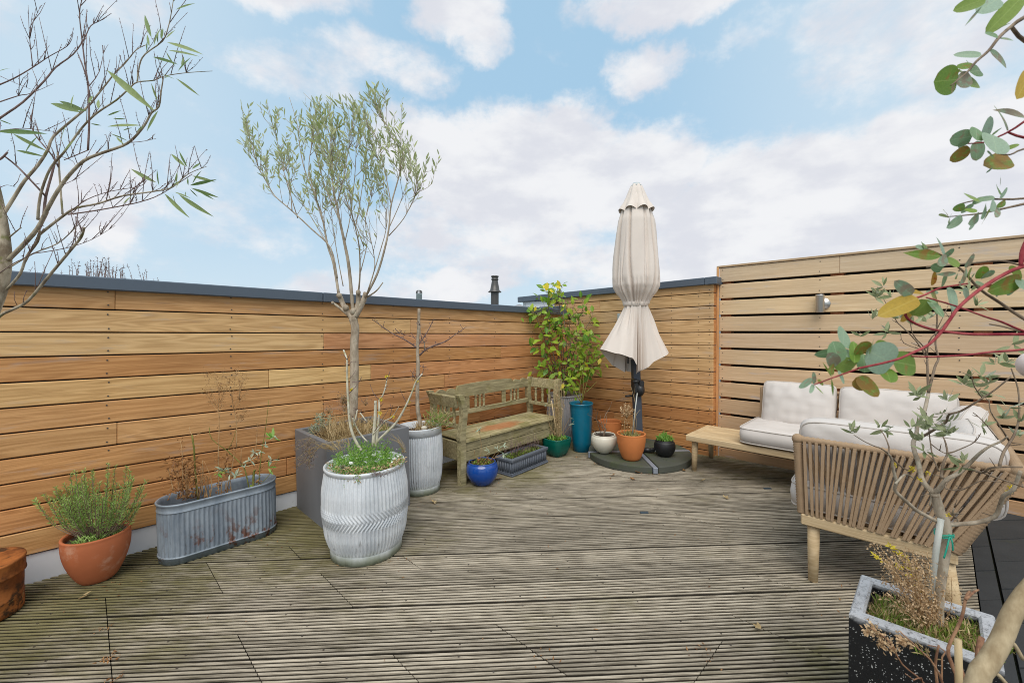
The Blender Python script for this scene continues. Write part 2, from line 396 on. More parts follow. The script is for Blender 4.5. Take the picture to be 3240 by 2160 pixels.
def mat_rusty():
    m, t = new_mat('rusty_tin'); v = objvec(t, False)
    n1 = t.noise(v, 9, 6, 0.65); n2 = t.noise(t.scale(v, (1, 1, 1.2)), 13, 5, 0.6)
    col = t.mix(t.smooth(n1, 0.35, 0.65), C(112, 62, 28), C(172, 104, 52)); col = t.mix(t.smooth(n2, 0.52, 0.62), col, C(72, 48, 28))
    col = t.mix(t.smooth(t.noise(v, 8, 4, 0.6, 0.6), 0.62, 0.70), col, C(206, 170, 112))
    finish(t, col, 0.7, n2, 0.3, 0.004, spec=0.3); return m
M['rust'] = mat_rusty()

def mat_deck():
    m, t = new_mat('grooved_deck_timber'); v = objvec(t); ge = t.n('ShaderNodeNewGeometry'); pos = ge.outputs['Position']
    oi = t.n('ShaderNodeObjectInfo')
    g = t.noise(t.scale(v, (2.2, 60, 20)), 1.5, 6, 0.65, 0.4); g2 = t.noise(t.scale(v, (7, 150, 20)), 1.5, 4, 0.6)
    col = t.mix(t.smooth(t.m('ADD', t.m('MULTIPLY', g, 0.6), t.m('MULTIPLY', g2, 0.4)), 0.32, 0.66), C(102, 93, 78), C(196, 184, 164))
    col = t.mix(1.0, col, t.m('MULTIPLY_ADD', oi.outputs['Random'], 0.28, 0.84), 'MULTIPLY')
    sp = t.n('ShaderNodeSeparateXYZ'); t.put(sp.inputs[0], pos)
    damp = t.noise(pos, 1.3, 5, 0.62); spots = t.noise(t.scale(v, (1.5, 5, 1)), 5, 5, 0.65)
    edge = t.m('MAXIMUM', t.smooth(sp.outputs[1], 1.7, 3.2), t.m('MULTIPLY', t.smooth(sp.outputs[0], 3.0, 4.3), 0.6))  # algae by the long wall; fence end part damp, part sofa shade painted in
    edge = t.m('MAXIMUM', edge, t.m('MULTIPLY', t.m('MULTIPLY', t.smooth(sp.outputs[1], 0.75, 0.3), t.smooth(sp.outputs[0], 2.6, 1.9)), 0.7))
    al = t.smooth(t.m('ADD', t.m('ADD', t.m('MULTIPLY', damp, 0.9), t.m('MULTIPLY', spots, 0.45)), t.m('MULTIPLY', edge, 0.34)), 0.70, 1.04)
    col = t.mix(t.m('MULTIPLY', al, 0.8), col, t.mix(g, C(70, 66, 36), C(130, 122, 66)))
    dk = t.smooth(t.noise(t.scale(v, (1.6, 16, 1)), 3.1, 6, 0.75), 0.52, 0.74)
    col = t.mix(t.m('MULTIPLY', dk, 0.45), col, C(70, 62, 52))
    big = t.smooth(t.noise(pos, 0.9, 4, 0.6), 0.40, 0.62)
    col = t.mix(1.0, col, t.m('MULTIPLY_ADD', big, -0.26, 1.10), 'MULTIPLY')
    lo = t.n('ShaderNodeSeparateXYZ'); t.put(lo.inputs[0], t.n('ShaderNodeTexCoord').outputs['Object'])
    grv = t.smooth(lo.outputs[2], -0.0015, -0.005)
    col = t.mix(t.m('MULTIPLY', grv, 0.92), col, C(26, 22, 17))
    finish(t, col, 0.75, t.m('ADD', g, g2), 0.4, 0.003, spec=0.25); return m
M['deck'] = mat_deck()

def mat_bench():
    m, t = new_mat('weathered_bench_timber'); v = objvec(t, True); ge = t.n('ShaderNodeNewGeometry')
    g = t.noise(t.scale(v, (3, 26, 26)), 1.8, 6, 0.65, 0.5); g2 = t.noise(v, 7, 5, 0.65)
    col = t.mix(t.smooth(g, 0.3, 0.7), C(126, 117, 88), C(180, 169, 132))
    col = t.mix(t.m('MULTIPLY', t.smooth(g2, 0.46, 0.68), 0.5), col, C(134, 128, 76))
    col = t.mix(t.m('MULTIPLY', t.smooth(t.noise(v, 5.3, 6, 0.7), 0.60, 0.70), 0.45), col, C(190, 182, 150))
    finish(t, col, 0.8, g, 0.35, 0.004, spec=0.2); return m
M['bench'] = mat_bench()
def mat_bench_seat():
    m, t = new_mat('worn_bench_seat'); v = objvec(t, False)
    g = t.noise(t.scale(v, (2.4, 22, 20)), 1.8, 6, 0.65, 0.5); g2 = t.noise(v, 6, 5, 0.65)
    col = t.mix(t.smooth(g, 0.3, 0.7), C(128, 116, 84), C(188, 176, 134)); col = t.mix(t.m('MULTIPLY', t.smooth(g2, 0.45, 0.66), 0.6), col, C(116, 112, 58))
    d = t.vm('SUBTRACT', v, (0.55, 0.16, 0.36)); d = t.scale(d, (3.4, 8.0, 1)); ln = t.n('ShaderNodeVectorMath', {'operation': 'LENGTH'}); t.put(ln.inputs[0], d)
    wear = t.smooth(t.m('ADD', ln.outputs['Value'], t.m('MULTIPLY', t.noise(v, 9, 5, 0.7), 1.2)), 1.75, 1.1)
    col = t.mix(t.m('MULTIPLY', wear, 0.75), col, C(178, 112, 72))
    finish(t, col, 0.8, g, 0.35, 0.004, spec=0.2); return m
M['bench_seat'] = mat_bench_seat()
def mat_terrazzo():
    m, t = new_mat('black_terrazzo'); v = objvec(t, False)
    vo = t.n('ShaderNodeTexVoronoi', {'feature': 'F1'}, Vector=v, Scale=150.0)
    chip = t.m('MULTIPLY', t.smooth(vo.outputs['Distance'], 0.30, 0.20), t.smooth(t.noise(v, 60, 2), 0.48, 0.56))
    col = t.mix(chip, (0.012, 0.012, 0.013), (0.52, 0.52, 0.5))
    ge = t.n('ShaderNodeNewGeometry'); sp = t.n('ShaderNodeSeparateXYZ'); t.put(sp.inputs[0], ge.outputs['Normal'])
    sz = t.n('ShaderNodeSeparateXYZ'); t.put(sz.inputs[0], v)
    n1 = t.noise(v, 22, 6, 0.7); lime = t.smooth(t.m('ADD', sz.outputs[2], t.m('MULTIPLY', n1, 0.03)), 0.412, 0.426)
    col = t.mix(t.m('MULTIPLY', lime, t.smooth(t.noise(v, 80, 6, 0.8), 0.24, 0.55)), col, C(180, 181, 184))
    finish(t, col, 0.55, n1, 0.15, 0.003, spec=0.4); return m
M['terrazzo'] = mat_terrazzo()

M['bark_grey'] = mat_bark('grey_bark', C(138, 124, 106), C(190, 176, 156), 22, C(204, 200, 180), 0.35)
M['bark_brown'] = mat_bark('brown_bark', C(104, 88, 74), C(152, 134, 114), 26)
M['bark_cut'] = mat_bark('red_brown_stem', C(120, 84, 66), C(176, 136, 104), 30)
M['bark_euc'] = mat_bark('smooth_tan_bark', C(142, 122, 92), C(206, 188, 154), 13, C(150, 140, 112), 0.5)
M['bark_pale'] = mat_bark('pale_lichen_bark', C(168, 162, 140), C(214, 208, 188), 26, C(172, 170, 110), 0.6)
M['bark_left'] = mat_bark('mossy_bark', C(112, 98, 80), C(190, 178, 156), 24, C(112, 112, 62), 0.75)
M['twig_dark'] = mat_bark('dark_twig', C(104, 84, 80), C(142, 120, 114), 40)
M['stem_red'] = mat_bark('red_stem', C(128, 40, 50), C(170, 84, 84), 30)
M['dry_stem'] = mat_bark('dry_stem', C(166, 130, 90), C(200, 166, 122), 40)
M['green_stem'] = mat_bark('green_stem', C(104, 104, 46), C(140, 140, 76), 40)
M['lf_olive'] = mat_leaf('grey_olive_leaf', C(130, 142, 98), C(174, 180, 140), C(190, 196, 172))
M['lf_willow'] = mat_leaf('willow_leaf', C(154, 168, 104), C(198, 204, 152), C(200, 206, 170), 0.4)
M['lf_long'] = mat_leaf('long_green_leaf', C(100, 130, 74), C(158, 174, 116), C(170, 184, 154), 0.35)
M['lf_euc'] = mat_leaf('blue_green_leaf', C(128, 160, 116), C(166, 190, 166), C(150, 174, 110), 0.3, 0.45, C(186, 204, 170), C(160, 128, 110))
M['lf_euc_green'] = mat_leaf('fresh_green_leaf', C(112, 146, 58), C(146, 170, 86), None, 0.35, 0.4, C(166, 188, 106), C(172, 110, 62))
M['lf_euc_red'] = mat_leaf('reddish_leaf', C(190, 130, 52), C(190, 164, 66), None, 0.35, 0.4, C(204, 180, 90), C(170, 60, 36))
M['lf_camellia'] = mat_leaf('glossy_green_leaf', C(88, 140, 44), C(176, 200, 66), C(180, 200, 90), 0.35, 0.28, C(190, 210, 110))
M['lf_yellow'] = mat_leaf('yellow_leaf', C(226, 206, 50), C(240, 222, 90), None, 0.3)
M['lf_rosemary'] = mat_leaf('rosemary_needle', C(126, 164, 78), C(176, 202, 118), None, 0.3)
M['lf_fresh'] = mat_leaf('fresh_green', C(106, 158, 64), C(154, 186, 92), None, 0.3)
M['lf_grass'] = mat_leaf('dry_green_grass', C(132, 140, 68), C(198, 184, 124), None, 0.25)
M['lf_straw'] = mat_leaf('straw', C(168, 142, 98), C(206, 184, 140), None, 0.2)
M['lf_dry'] = mat_leaf('dry_brown_leaf', C(120, 78, 46), C(178, 134, 88), None, 0.2)
M['lf_silver'] = mat_leaf('silver_leaf', C(142, 158, 130), C(182, 192, 168), None, 0.2)
M['lf_purple'] = mat_leaf('purple_brown_head', C(104, 84, 82), C(140, 122, 118), None, 0.2)
M['lf_seed'] = mat_leaf('dry_seed_head', C(182, 150, 114), C(222, 194, 154), None, 0.25)
M['lf_moss'] = mat_leaf('moss', C(104, 134, 48), C(148, 160, 78), None, 0.2)
M['petal'] = mat_leaf('white_petal', C(240, 240, 236), C(250, 250, 246), None, 0.2)
M['lichen'] = mat_leaf('yellow_lichen', C(198, 172, 32), C(220, 200, 60), None, 0.1)

# ================================================================== ground far below, roof, deck
mb = MB(); mb.add([(-900, -900, -9), (900, -900, -9), (900, 900, -9), (-900, 900, -9)], [[0, 1, 2, 3]])
mb.build('ground', mat_plain('distant_ground', C(110, 112, 98), 0.9, 0.3, 0.05), kind='structure')
mb = MB(); mb.box((-4.0, -5.0, -8.9), (4.30, 3.30, -0.16), 0.01)
mb.build('roof_slab', mat_plain('roof_slab', C(96, 96, 98), 0.9, 0.1), kind='structure')

deck = thing('deck', None, None, (0, 0, Z0)); deck['kind'] = 'structure'
SMIN, SMAX, NMIN, NMAX = -1.7, 4.425, -0.128, 3.368
DA = R(-43.0); EX, EY = math.cos(DA), math.sin(DA); PXX, PYY = -EY, EX
BW, PITCH = 0.1455, 0.1480
joints = []
for seg in [((1611, 2003), (1837, 2158)), ((347, 1913), (352, 2158)), ((786, 2041), (809, 2133)), ((1036, 1829), (1082, 1880)), ((668, 1793), (686, 1837)),
            ((1527, 1589), (1569, 1610)), ((2152, 1628), (2325, 1678)), ((2456, 1717), (2557, 1756)), ((2426, 1827), (2545, 1872)), ((2390, 1976), (2593, 2065)),
            ((1289, 2110), (1334, 2158)), ((1268, 1750), (1292, 1768))]:
    a, b = G(*seg[0]), G(*seg[1]); va, vb = sorted((a.x * PXX + a.y * PYY, b.x * PXX + b.y * PYY)); joints.append((va, vb, 's', (a.x + b.x) / 2))
a, b = G(2265, 2060), G(2206, 2155); va, vb = sorted((a.x * PXX + a.y * PYY, b.x * PXX + b.y * PYY)); joints.append((va, vb, 'n', (a.y + b.y) / 2))

def deck_prof(w, ridges, depth):
    pr = [(0.0, -0.026)]; p = w / ridges
    for i in range(ridges):
        o = i * p; pr += [(o + 0.0006, 0.0), (o + p * 0.48, 0.0), (o + p * 0.57, -depth), (o + p * 0.95, -depth)]
    pr.append((w, -depth)); pr.append((w, -0.026)); return pr
def strip_board(parent, name, v0, prof, lo, hi, mat, limits, dz=0.0):
    """one diagonal board between two end cuts; lo/hi are functions of v giving the u of the ends"""
    n = len(prof); L = []; H_ = []
    for (dv, z) in prof:
        v = v0 + dv; u0, u1 = lo(v), hi(v)
        if u1 - u0 < 0.004: u0 = u1 = (u0 + u1) / 2
        L.append((u0, dv, z)); H_.append((u1, dv, z))
    if max(h[0] - l[0] for h, l in zip(H_, L)) < 0.02: return None
    um = L[0][0]
    vs = [(u - um, d, z) for u, d, z in L] + [(u - um, d, z) for u, d, z in H_]
    fs = [[i, i + 1, n + i + 1, n + i] for i in range(n - 1)] + [list(range(n))[::-1], list(range(n, 2 * n))]
    b = MB(); b.add(vs, fs); o = b.build(name, mat, parent)
    o.rotation_euler = (0, 0, DA); o.location = (um * EX + v0 * PXX, um * EY + v0 * PYY, dz)
    return o
def lims(smin, smax, nmin, nmax):
    lo = lambda v: max((smin - v * PXX) / EX, (v * PYY - nmax) / -EY)
    hi = lambda v: min((smax - v * PXX) / EX, (v * PYY - nmin) / -EY)
    return lo, hi
prof = deck_prof(BW, 7, 0.0085)
LO, HI = lims(SMIN, SMAX, NMIN, NMAX)
rj = random.Random(3)
v0 = SMIN * PXX + NMIN * PYY + 0.04
while v0 < SMAX * PXX + NMAX * PYY:
    vm = v0 + BW / 2; cuts = []
    for (va, vb, kind, c) in joints:
        if va - 0.03 < vm < vb + 0.03:
            cuts.append((lambda v, c=c: (c - v * PXX) / EX) if kind == 's' else (lambda v, c=c: (v * PYY - c) / -EY))
    L_ = HI(vm) - LO(vm)
    if not cuts and L_ > 2.2:
        c = rj.uniform(0.2, 0.8); uu = LO(vm) + c * L_; sj = round((uu * EX + vm * PXX) / 0.4) * 0.4 + 0.08
        cuts.append(lambda v, c=sj: (c - v * PXX) / EX)
    cuts.sort(key=lambda f: f(vm)); ends = [LO] + cuts + [HI]
    dz = rj.uniform(-0.0015, 0.001)
    for a, b in zip(ends[:-1], ends[1:]):
        g1 = 0.0 if a is LO else 0.0022; g2 = 0.0 if b is HI else 0.0022
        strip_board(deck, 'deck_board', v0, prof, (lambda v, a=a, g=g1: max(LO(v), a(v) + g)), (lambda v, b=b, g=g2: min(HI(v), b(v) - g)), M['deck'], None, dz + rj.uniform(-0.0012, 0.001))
    v0 += PITCH
# deck screws along the joists, two to a board
scr = MB(); v0 = SMIN * PXX + NMIN * PYY + 0.04
while v0 < SMAX * PXX + NMAX * PYY:
    for js in np.arange(-1.32, 4.4, 0.4):
        for rdg in (1, 5):
            v = v0 + (rdg + 0.25) * BW / 7; u = (js + 0.02 * (1 if rdg == 1 else -1) - v * PXX) / EX + rj.uniform(-.006, .006)
            if LO(v) + .02 < u < HI(v) - .02:
                x, y = u * EX + v * PXX, u * EY + v * PYY; scr.add([(x + .0042 * math.cos(a), y + .0042 * math.sin(a), .0022) for a in np.arange(0, 6.2, 1.0472)], [list(range(6))])
    v0 += PITCH
scr.build('screw_heads', M['screw'], deck, 'stuff')
mb = MB(); mb.box((SMIN, NMIN + 0.01, -0.09), (SMAX, NMAX, -0.035), 0.002); mb.build('joist_layer', M['black'], deck)

roof = thing('roof_terrace', None, None, (0, 0, Z0)); roof['kind'] = 'structure'
tprof = [(0.0, -0.03), (0.002, 0.0), (0.222, 0.0), (0.224, -0.03)]
for (smin, smax, nmin, nmax) in ((0.2, 4.42, -0.205, NMIN - 0.006), (0.2, 4.42, -2.6, -0.215)):
    lo, hi = lims(smin, smax, nmin, nmax); v0 = smin * PXX + nmin * PYY - 0.1
    while v0 < smax * PXX + nmax * PYY:
        if hi(v0 + 0.112) - lo(v0 + 0.112) > 0.03: strip_board(roof, 'tile', v0, tprof, lo, hi, M['tile'], None, -0.012 + rj.uniform(-0.002, 0.002))
        v0 += 0.228
mb = MB(); mb.box((0.0, -2.7, -0.08), (4.43, NMIN - 0.004, -0.045), 0.002); mb.build('roof_membrane', mat_plain('mossy_membrane', C(62, 66, 48), 0.9, 0.3, 20), roof)

# ================================================================== timber clad walls
rb = random.Random(11)
def tintc(rgb, j=5):
    d = rb.uniform(-j, j) + 12; return (*C(rgb[0] + d + 2, rgb[1] + d * 0.95, rgb[2] + d * 0.9 - 2), 1.0)
def board(parent, name, mat, L, h, th, tint, loc, rz=0.0, tilt=0.0, c=0.003):
    b = MB(); b.box((0, -th / 2, 0), (L, th / 2, h), c); o = b.build(name, mat, parent)
    o.matrix_local = Matrix.Translation(loc) @ Matrix.Rotation(rz, 4, 'Z') @ Matrix.Rotation(tilt, 4, 'Y')
    o.color = tint; return o

LWY, LP, LB = 3.36, 0.1293, 0.135
lw = thing('timber_wall', 'long timber clad wall with a slate grey cap and a white plinth behind the zinc tubs', 'wall', (0, LWY, 0), None, False)
LX0, LX1 = -2.4, 4.346
rows_l = {10: (190, 146, 98), 9: (204, 166, 116), 8: (206, 170, 120), 7: (188, 138, 88), 6: (206, 166, 112), 5: (190, 142, 92), 4: (194, 148, 98), 3: (188, 138, 88), 2: (182, 130, 80), 1: (186, 132, 82), 0: (192, 146, 94)}
fj = lambda x, y: onY(x, y, LWY).x
cuts_l = {10: [fj(364, 940)], 9: [fj(1300, 1020)], 8: [fj(1025, 1070)], 7: [fj(1586, 1100)], 6: [fj(851, 1190), fj(1174, 1170)], 5: [fj(1408, 1200)],
          4: [fj(372, 1370), fj(1026, 1290)], 3: [fj(1300, 1300)], 2: [2.9], 1: [1.05], 0: [1.7]}
scr = MB()
def screw(mb_, x, y, z, ax):
    r = 0.0048; vs = []
    for j in range(6):
        a = j * math.pi / 3; p = (r * math.cos(a), r * math.sin(a))
        vs.append((x + p[0], y, z + p[1]) if ax == 'y' else (x, y + p[0], z + p[1]))
    mb_.add(vs, [list(range(6))])
for k in range(11):
    z = LB + LP * k; xs = [LX0] + sorted(cuts_l[k]) + [LX1]
    for a, b in zip(xs[:-1], xs[1:]):
        t = rows_l[k]
        if k == 6 and a > 0.9: t = (216, 180, 124) if a < 1.6 else (196, 146, 96)
        if k == 8 and a > 1.1: t = (198, 150, 104)
        if a > 1.2: t = (t[0] - 2, t[1] - 8, t[2] - 4)
        board(lw, 'board', M['clad'], b - a - 0.0016, LP - 0.0075, 0.022, tintc(t), (a + 0.0008, 0.011 + rb.uniform(-0.0012, 0.0012), z))
    for sx in np.arange(LX0 + 0.1, LX1, 0.60):
        for dz in (0.022, LP - 0.030): screw(scr, sx + 0.0 + rb.uniform(-.006, .006), -0.0030, z + dz + rb.uniform(-.004, .004), 'y')
scr.build('screw_heads', M['screw'], lw, 'stuff')
mb = MB(); mb.box((LX0, 0.026, -0.3), (LX1 - 0.04, 0.036, 1.55), 0.001); mb.build('backing', M['black'], lw)
mb = MB(); mb.box((LX0, 0.012, -0.35), (LX1 - 0.05, 0.0255, 0.128), 0.001); mb.build('plinth', M['white_render'], lw)
mb = MB(); mb.box((LX0, 0.0365, -0.3), (LX1 - 0.05, 0.30, 1.55), 0.004); mb.build('parapet', M['white_render'], lw)
xj = fj(1016, 940)
for a, b in ((LX0, xj - 0.0015), (xj + 0.0015, 4.312)):
    mb = MB(); mb.box((a, -0.042, 1.5335), (b, 0.34, 1.6055), 0.006); mb.build('capping', M['cap'], lw)

# back wall behind the parasol
BX, BT = 4.346, 0.016
bw_ = thing('timber_wall', 'taller timber clad wall with a grey cap behind the folded parasol', 'wall', (BX, 1.569, 0), None, False)
rows_b = [(176, 122, 74), (182, 130, 80), (184, 132, 82), (178, 124, 76), (190, 142, 92), (196, 150, 100), (196, 154, 108), (204, 166, 118), (206, 170, 124), (204, 168, 122), (206, 170, 124), (200, 168, 128), (206, 172, 126), (204, 168, 122)]
cuts_b = {9: [1.0], 5: [0.8], 2: [1.1], 12: [1.3], 7: [1.45]}
for k in range(14):
    z = 0.033 + LP * k; ys = [0.0] + cuts_b.get(k, []) + ([1.83] if k < 12 else [2.0])
    for a, b in zip(ys[:-1], ys[1:]):
        t = rows_b[k]; t = t if a < 0.5 else (t[0] - 4, t[1] - 10, t[2] - 8)
        o = board(bw_, 'board', M['clad'], b - a - 0.0016, LP - 0.0075, 0.022, tintc(t, 6), (0.011 + rb.uniform(-0.0012, 0.0012), a + 0.0008, z - BT * a), R(90), BT)
    board(bw_, 'board', M['clad'], 0.058, LP - 0.0075, 0.020, tintc((186, 130, 80), 8), (0.0235, 0.0105, z), 0.0)
scr = MB()
for k in range(14):
    for sy in (0.035, 0.14, 0.42, 0.98, 1.55):
        for dz in (0.022, LP - 0.030): screw(scr, -0.0030, sy + rb.uniform(-.004, .004), 0.033 + LP * k + dz - BT * sy + rb.uniform(-.004, .004), 'x')
scr.build('screw_heads', M['screw'], bw_, 'stuff')
mb = MB(); mb.box((0.026, 0.03, -0.3), (0.036, 2.0, 1.80), 0.001); mb.build('backing', M['black'], bw_)
mb = MB(); mb.box((0.0365, 0.03, -0.3), (0.30, 2.60, 1.79), 0.004); mb.build('parapet', M['white_render'], bw_)
mb = MB(); mb.box((0.012, 2.003, 0.6), (0.036, 2.52, 1.74), 0.003); mb.build('render_panel', M['white_render'], bw_)
cz = lambda y: 1.8605 - BT * 1.15 * y
def sloped_cap(y0, y1, x0, x1, h, nm):
    b = MB(); b.box((0, -x1, 0), (y1 - y0, -x0, h), 0.006); o = b.build(nm, M['cap'], bw_)
    o.matrix_local = Matrix.Translation((0, y0, cz(y0) - h)) @ Matrix.Rotation(R(90), 4, 'Z') @ Matrix.Rotation(BT * 1.15, 4, 'Y')
sloped_cap(0.075, 2.545, -0.042, 0.34, 0.0725, 'capping'); sloped_cap(2.548, 2.63, -0.044, 0.34, 0.073, 'capping'); sloped_cap(-0.045, 0.072, -0.044, 0.34, 0.074, 'capping')
mb = MB(); mb.box((-0.012, 1.80, 1.606), (0.0085, 2.25, 1.66), 0.003); mb.build('flashing', M['cap'], bw_)
mb = MB(); mb.box((-0.016, 1.022, 1.45), (-0.003, 1.055, 1.535), 0.003); mb.build('pipe_bracket', M['vent'], bw_)

# slatted fence
FX = 4.436
fe = thing('slatted_fence', 'slatted timber fence with dark open gaps behind the garden sofa', 'fence', (FX, 1.545, 0), None, False)
FP = 0.1602; rf = random.Random(4)
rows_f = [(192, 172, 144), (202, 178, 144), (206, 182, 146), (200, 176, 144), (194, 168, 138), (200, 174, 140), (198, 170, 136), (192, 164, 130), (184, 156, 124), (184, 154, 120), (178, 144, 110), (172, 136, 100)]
for k in range(12):
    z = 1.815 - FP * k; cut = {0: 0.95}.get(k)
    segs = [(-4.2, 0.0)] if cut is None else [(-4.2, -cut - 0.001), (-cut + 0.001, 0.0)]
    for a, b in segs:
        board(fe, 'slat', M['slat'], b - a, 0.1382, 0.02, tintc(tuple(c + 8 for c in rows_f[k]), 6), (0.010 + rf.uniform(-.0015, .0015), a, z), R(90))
mb = MB(); mb.box((-0.012, -4.2, 1.9565), (0.075, 0.024, 1.9755), 0.003); o = mb.build('top_rail', M['slat'], fe); o.color = tintc((178, 156, 128))
for y in (0.0, -0.875, -1.70, -2.6, -3.5):
    b = MB(); b.box((0, -0.04, 0), (1.95, 0.04, 0.09), 0.002); o = b.build('post', M['clad'], fe)
    o.color = tintc((150, 92, 58)); o.matrix_local = Matrix.Translation((0.066, y - 0.055, 0.0)) @ Matrix.Rotation(R(-90), 4, 'Y') @ Matrix.Rotation(R(90), 4, 'X') @ Matrix.Translation((0, 0, -0.045))
b = MB(); b.box((0, -0.010, 0), (1.96, 0.010, 0.022), 0.002); o = b.build('corner_trim', M['clad'], fe); o.color = tintc((200, 150, 100))
o.matrix_local = Matrix.Translation((0.004, 0.0125, 0.0)) @ Matrix.Rotation(R(-90), 4, 'Y') @ Matrix.Rotation(R(0), 4, 'X')
mb = MB(); mb.box((0.125, -4.2, -0.2), (0.135, 0.03, 1.94), 0.001); mb.build('dark_screen', M['black'], fe)
scr = MB()
for k in range(12):
    for y in (-0.03, -0.815, -1.64, -2.54):
        for dz in (0.024, 0.112): screw(scr, -0.0022, y + rf.uniform(-.004, .004), 1.815 - FP * k + dz + rf.uniform(-.004, .004), 'x')
scr.build('screw_heads', M['screw'], fe, 'stuff')

# wall light on the fence
wl = thing('wall_light', 'small steel cylinder wall light on the slatted fence above the sofa', 'wall light', (FX, 0.715, 1.565), None, False)
mb = MB(); mb.lathe([(0.0, -0.006), (0.048, -0.006), (0.05, 0.0), (0.05, 0.008), (0.0, 0.0085)], 28); o = mb.build('back_plate', M['steel'], wl); o.rotation_euler = (0, R(-90), 0); o.location = (-0.004, -0.012, 0)
mb = MB(); mb.lathe([(0.001, -0.072), (0.028, -0.072), (0.0305, -0.0745), (0.0315, -0.072), (0.0315, 0.066), (0.032, 0.068), (0.0315, 0.070), (0.0315, 0.0745), (0.030, 0.0755), (0.001, 0.0745)], 28, (-0.055, 0.004)); mb.build('lamp_body', M['steel'], wl)
mb = MB(); mb.box((-0.03, -0.012, -0.012), (-0.008, 0.008, 0.012), 0.002); mb.build('bracket', M['steel'], wl)

# ================================================================== beyond the walls
p = at(1565, 967, 9.5); fl = thing('flue_pipe', 'dark metal chimney flue with a conical collar beyond the timber wall', 'chimney', (p.x, p.y, -8.9), None, False)
zb = p.z + 8.9; s_ = 9.5 / FPX
mb = MB(); mb.lathe([(12.5 * s_, 0), (12.5 * s_, zb + 52 * s_)], 24); mb.build('pipe', M['flue'], fl)
z1 = zb + 43 * s_
mb = MB(); mb.lathe([(12.6 * s_, z1), (21 * s_, z1 - 1 * s_), (20.5 * s_, z1 + 1.5 * s_), (15 * s_, z1 + 6 * s_), (12 * s_, z1 + 22 * s_), (9.5 * s_, z1 + 36 * s_), (9.5 * s_, z1 + 38 * s_)], 24); mb.build('cone', M['flue'], fl)
mb = MB(); mb.lathe([(9.3 * s_, z1 + 36 * s_), (11 * s_, z1 + 38 * s_), (11.5 * s_, z1 + 42 * s_), (9.8 * s_, z1 + 43 * s_), (9.8 * s_, z1 + 46 * s_), (11.8 * s_, z1 + 47 * s_), (12 * s_, z1 + 51 * s_), (8 * s_, z1 + 52 * s_)], 24); mb.build('terminal', M['flue'], fl)
p = at(1325.5, 950, 8.5); ve = thing('vent_pipe', 'short pale grey vent pipe with a slotted cap beyond the timber wall', 'vent', (p.x, p.y, -8.9), None, False)
zb = p.z + 8.9; s_ = 8.5 / FPX
mb = MB(); mb.lathe([(9.0 * s_, 0), (9.0 * s_, zb + 19 * s_), (10 * s_, zb + 19.5 * s_), (10 * s_, zb + 21.5 * s_), (7 * s_, zb + 22 * s_)], 20); mb.build('pipe', M['vent'], ve)
for j in range(12):
    a = j * math.pi / 6; b = MB(); b.tube([(9 * s_ * math.cos(a), 9 * s_ * math.sin(a), zb + 21 * s_), (8.6 * s_ * math.cos(a), 8.6 * s_ * math.sin(a), zb + 28 * s_), (5 * s_ * math.cos(a), 5 * s_ * math.sin(a), zb + 31.5 * s_)], 1.0 * s_, 5); b.build('cap_bar', M['flue'], ve)
mb = MB(); mb.lathe([(0.01 * s_, zb + 31 * s_), (6 * s_, zb + 31 * s_), (6.3 * s_, zb + 32 * s_), (0.01 * s_, zb + 33 * s_)], 20); mb.build('cap', M['vent'], ve)
p = at(1640, 975, 30); hs = thing('house', 'far pale roof peak just showing over the timber wall', 'house', (p.x, p.y, -9), None, False)
zr = p.z + 9 + 0.08
mb = MB(); mb.box((-4, -3, 0), (4, 3, zr - 1.6), 0.02); mb.build('wall', M['white_render'], hs)
mb = MB(); mb.prism([(-4.3, zr - 1.7), (4.3, zr - 1.7), (0, zr)], -3.2, 3.2, lambda a, b, c: (a * SQ - c * SQ, -a * SQ - c * SQ, b)); mb.build('roof', mat_plain('pale_roof', C(176, 178, 184), 0.8, 0.1), hs)

hd = thing('hedge_top', 'bare twig tips of a plant beyond the long timber wall', 'shrub', (at(300, 880, 6.5).x, at(300, 880, 6.5).y, -8.9), None, False)
tw = MB(); rt = random.Random(5); base = hd.location
def loc_(p, root): return Vector(p) - root.location
tw.tube([(0, 0, 0), (0.1, 0, 4), (0, 0.1, 9.2)], [0.06, 0.05, 0.03], 6)
for i in range(70):
    x = rt.choice([rt.gauss(300, 60), rt.uniform(90, 500), rt.gauss(330, 50)]); hgt = rt.uniform(12, 74) * math.exp(-((x - 320) / 220) ** 2)
    if x < 80 or x > 500: continue
    yb = 861 + 0.068 * (x - 78) + 14; d = rt.uniform(5.6, 7.2); lean = rt.gauss(0, 8)
    p0 = at(x - lean, yb + 40, d); p1 = at(x, yb - hgt * .5, d); p2 = at(x + lean * rt.uniform(.4, 1.2), yb - 10 - hgt, d)
    tw.tube([Vector((0, 0.1, 9.2)), p0 - base, p1 - base, p2 - base], [0.006, 0.004, 0.003, 0.0012], 4)
    for q in range(int(hgt / 5)):
        c = p1.lerp(p2, rt.random()) - base; tw.tube([c, c + Vector((rt.gauss(0, .012), rt.gauss(0, .012), 0.012))], [0.0032, 0.0016], 4)
tw.build('twigs', M['twig_dark'], hd, 'stuff')

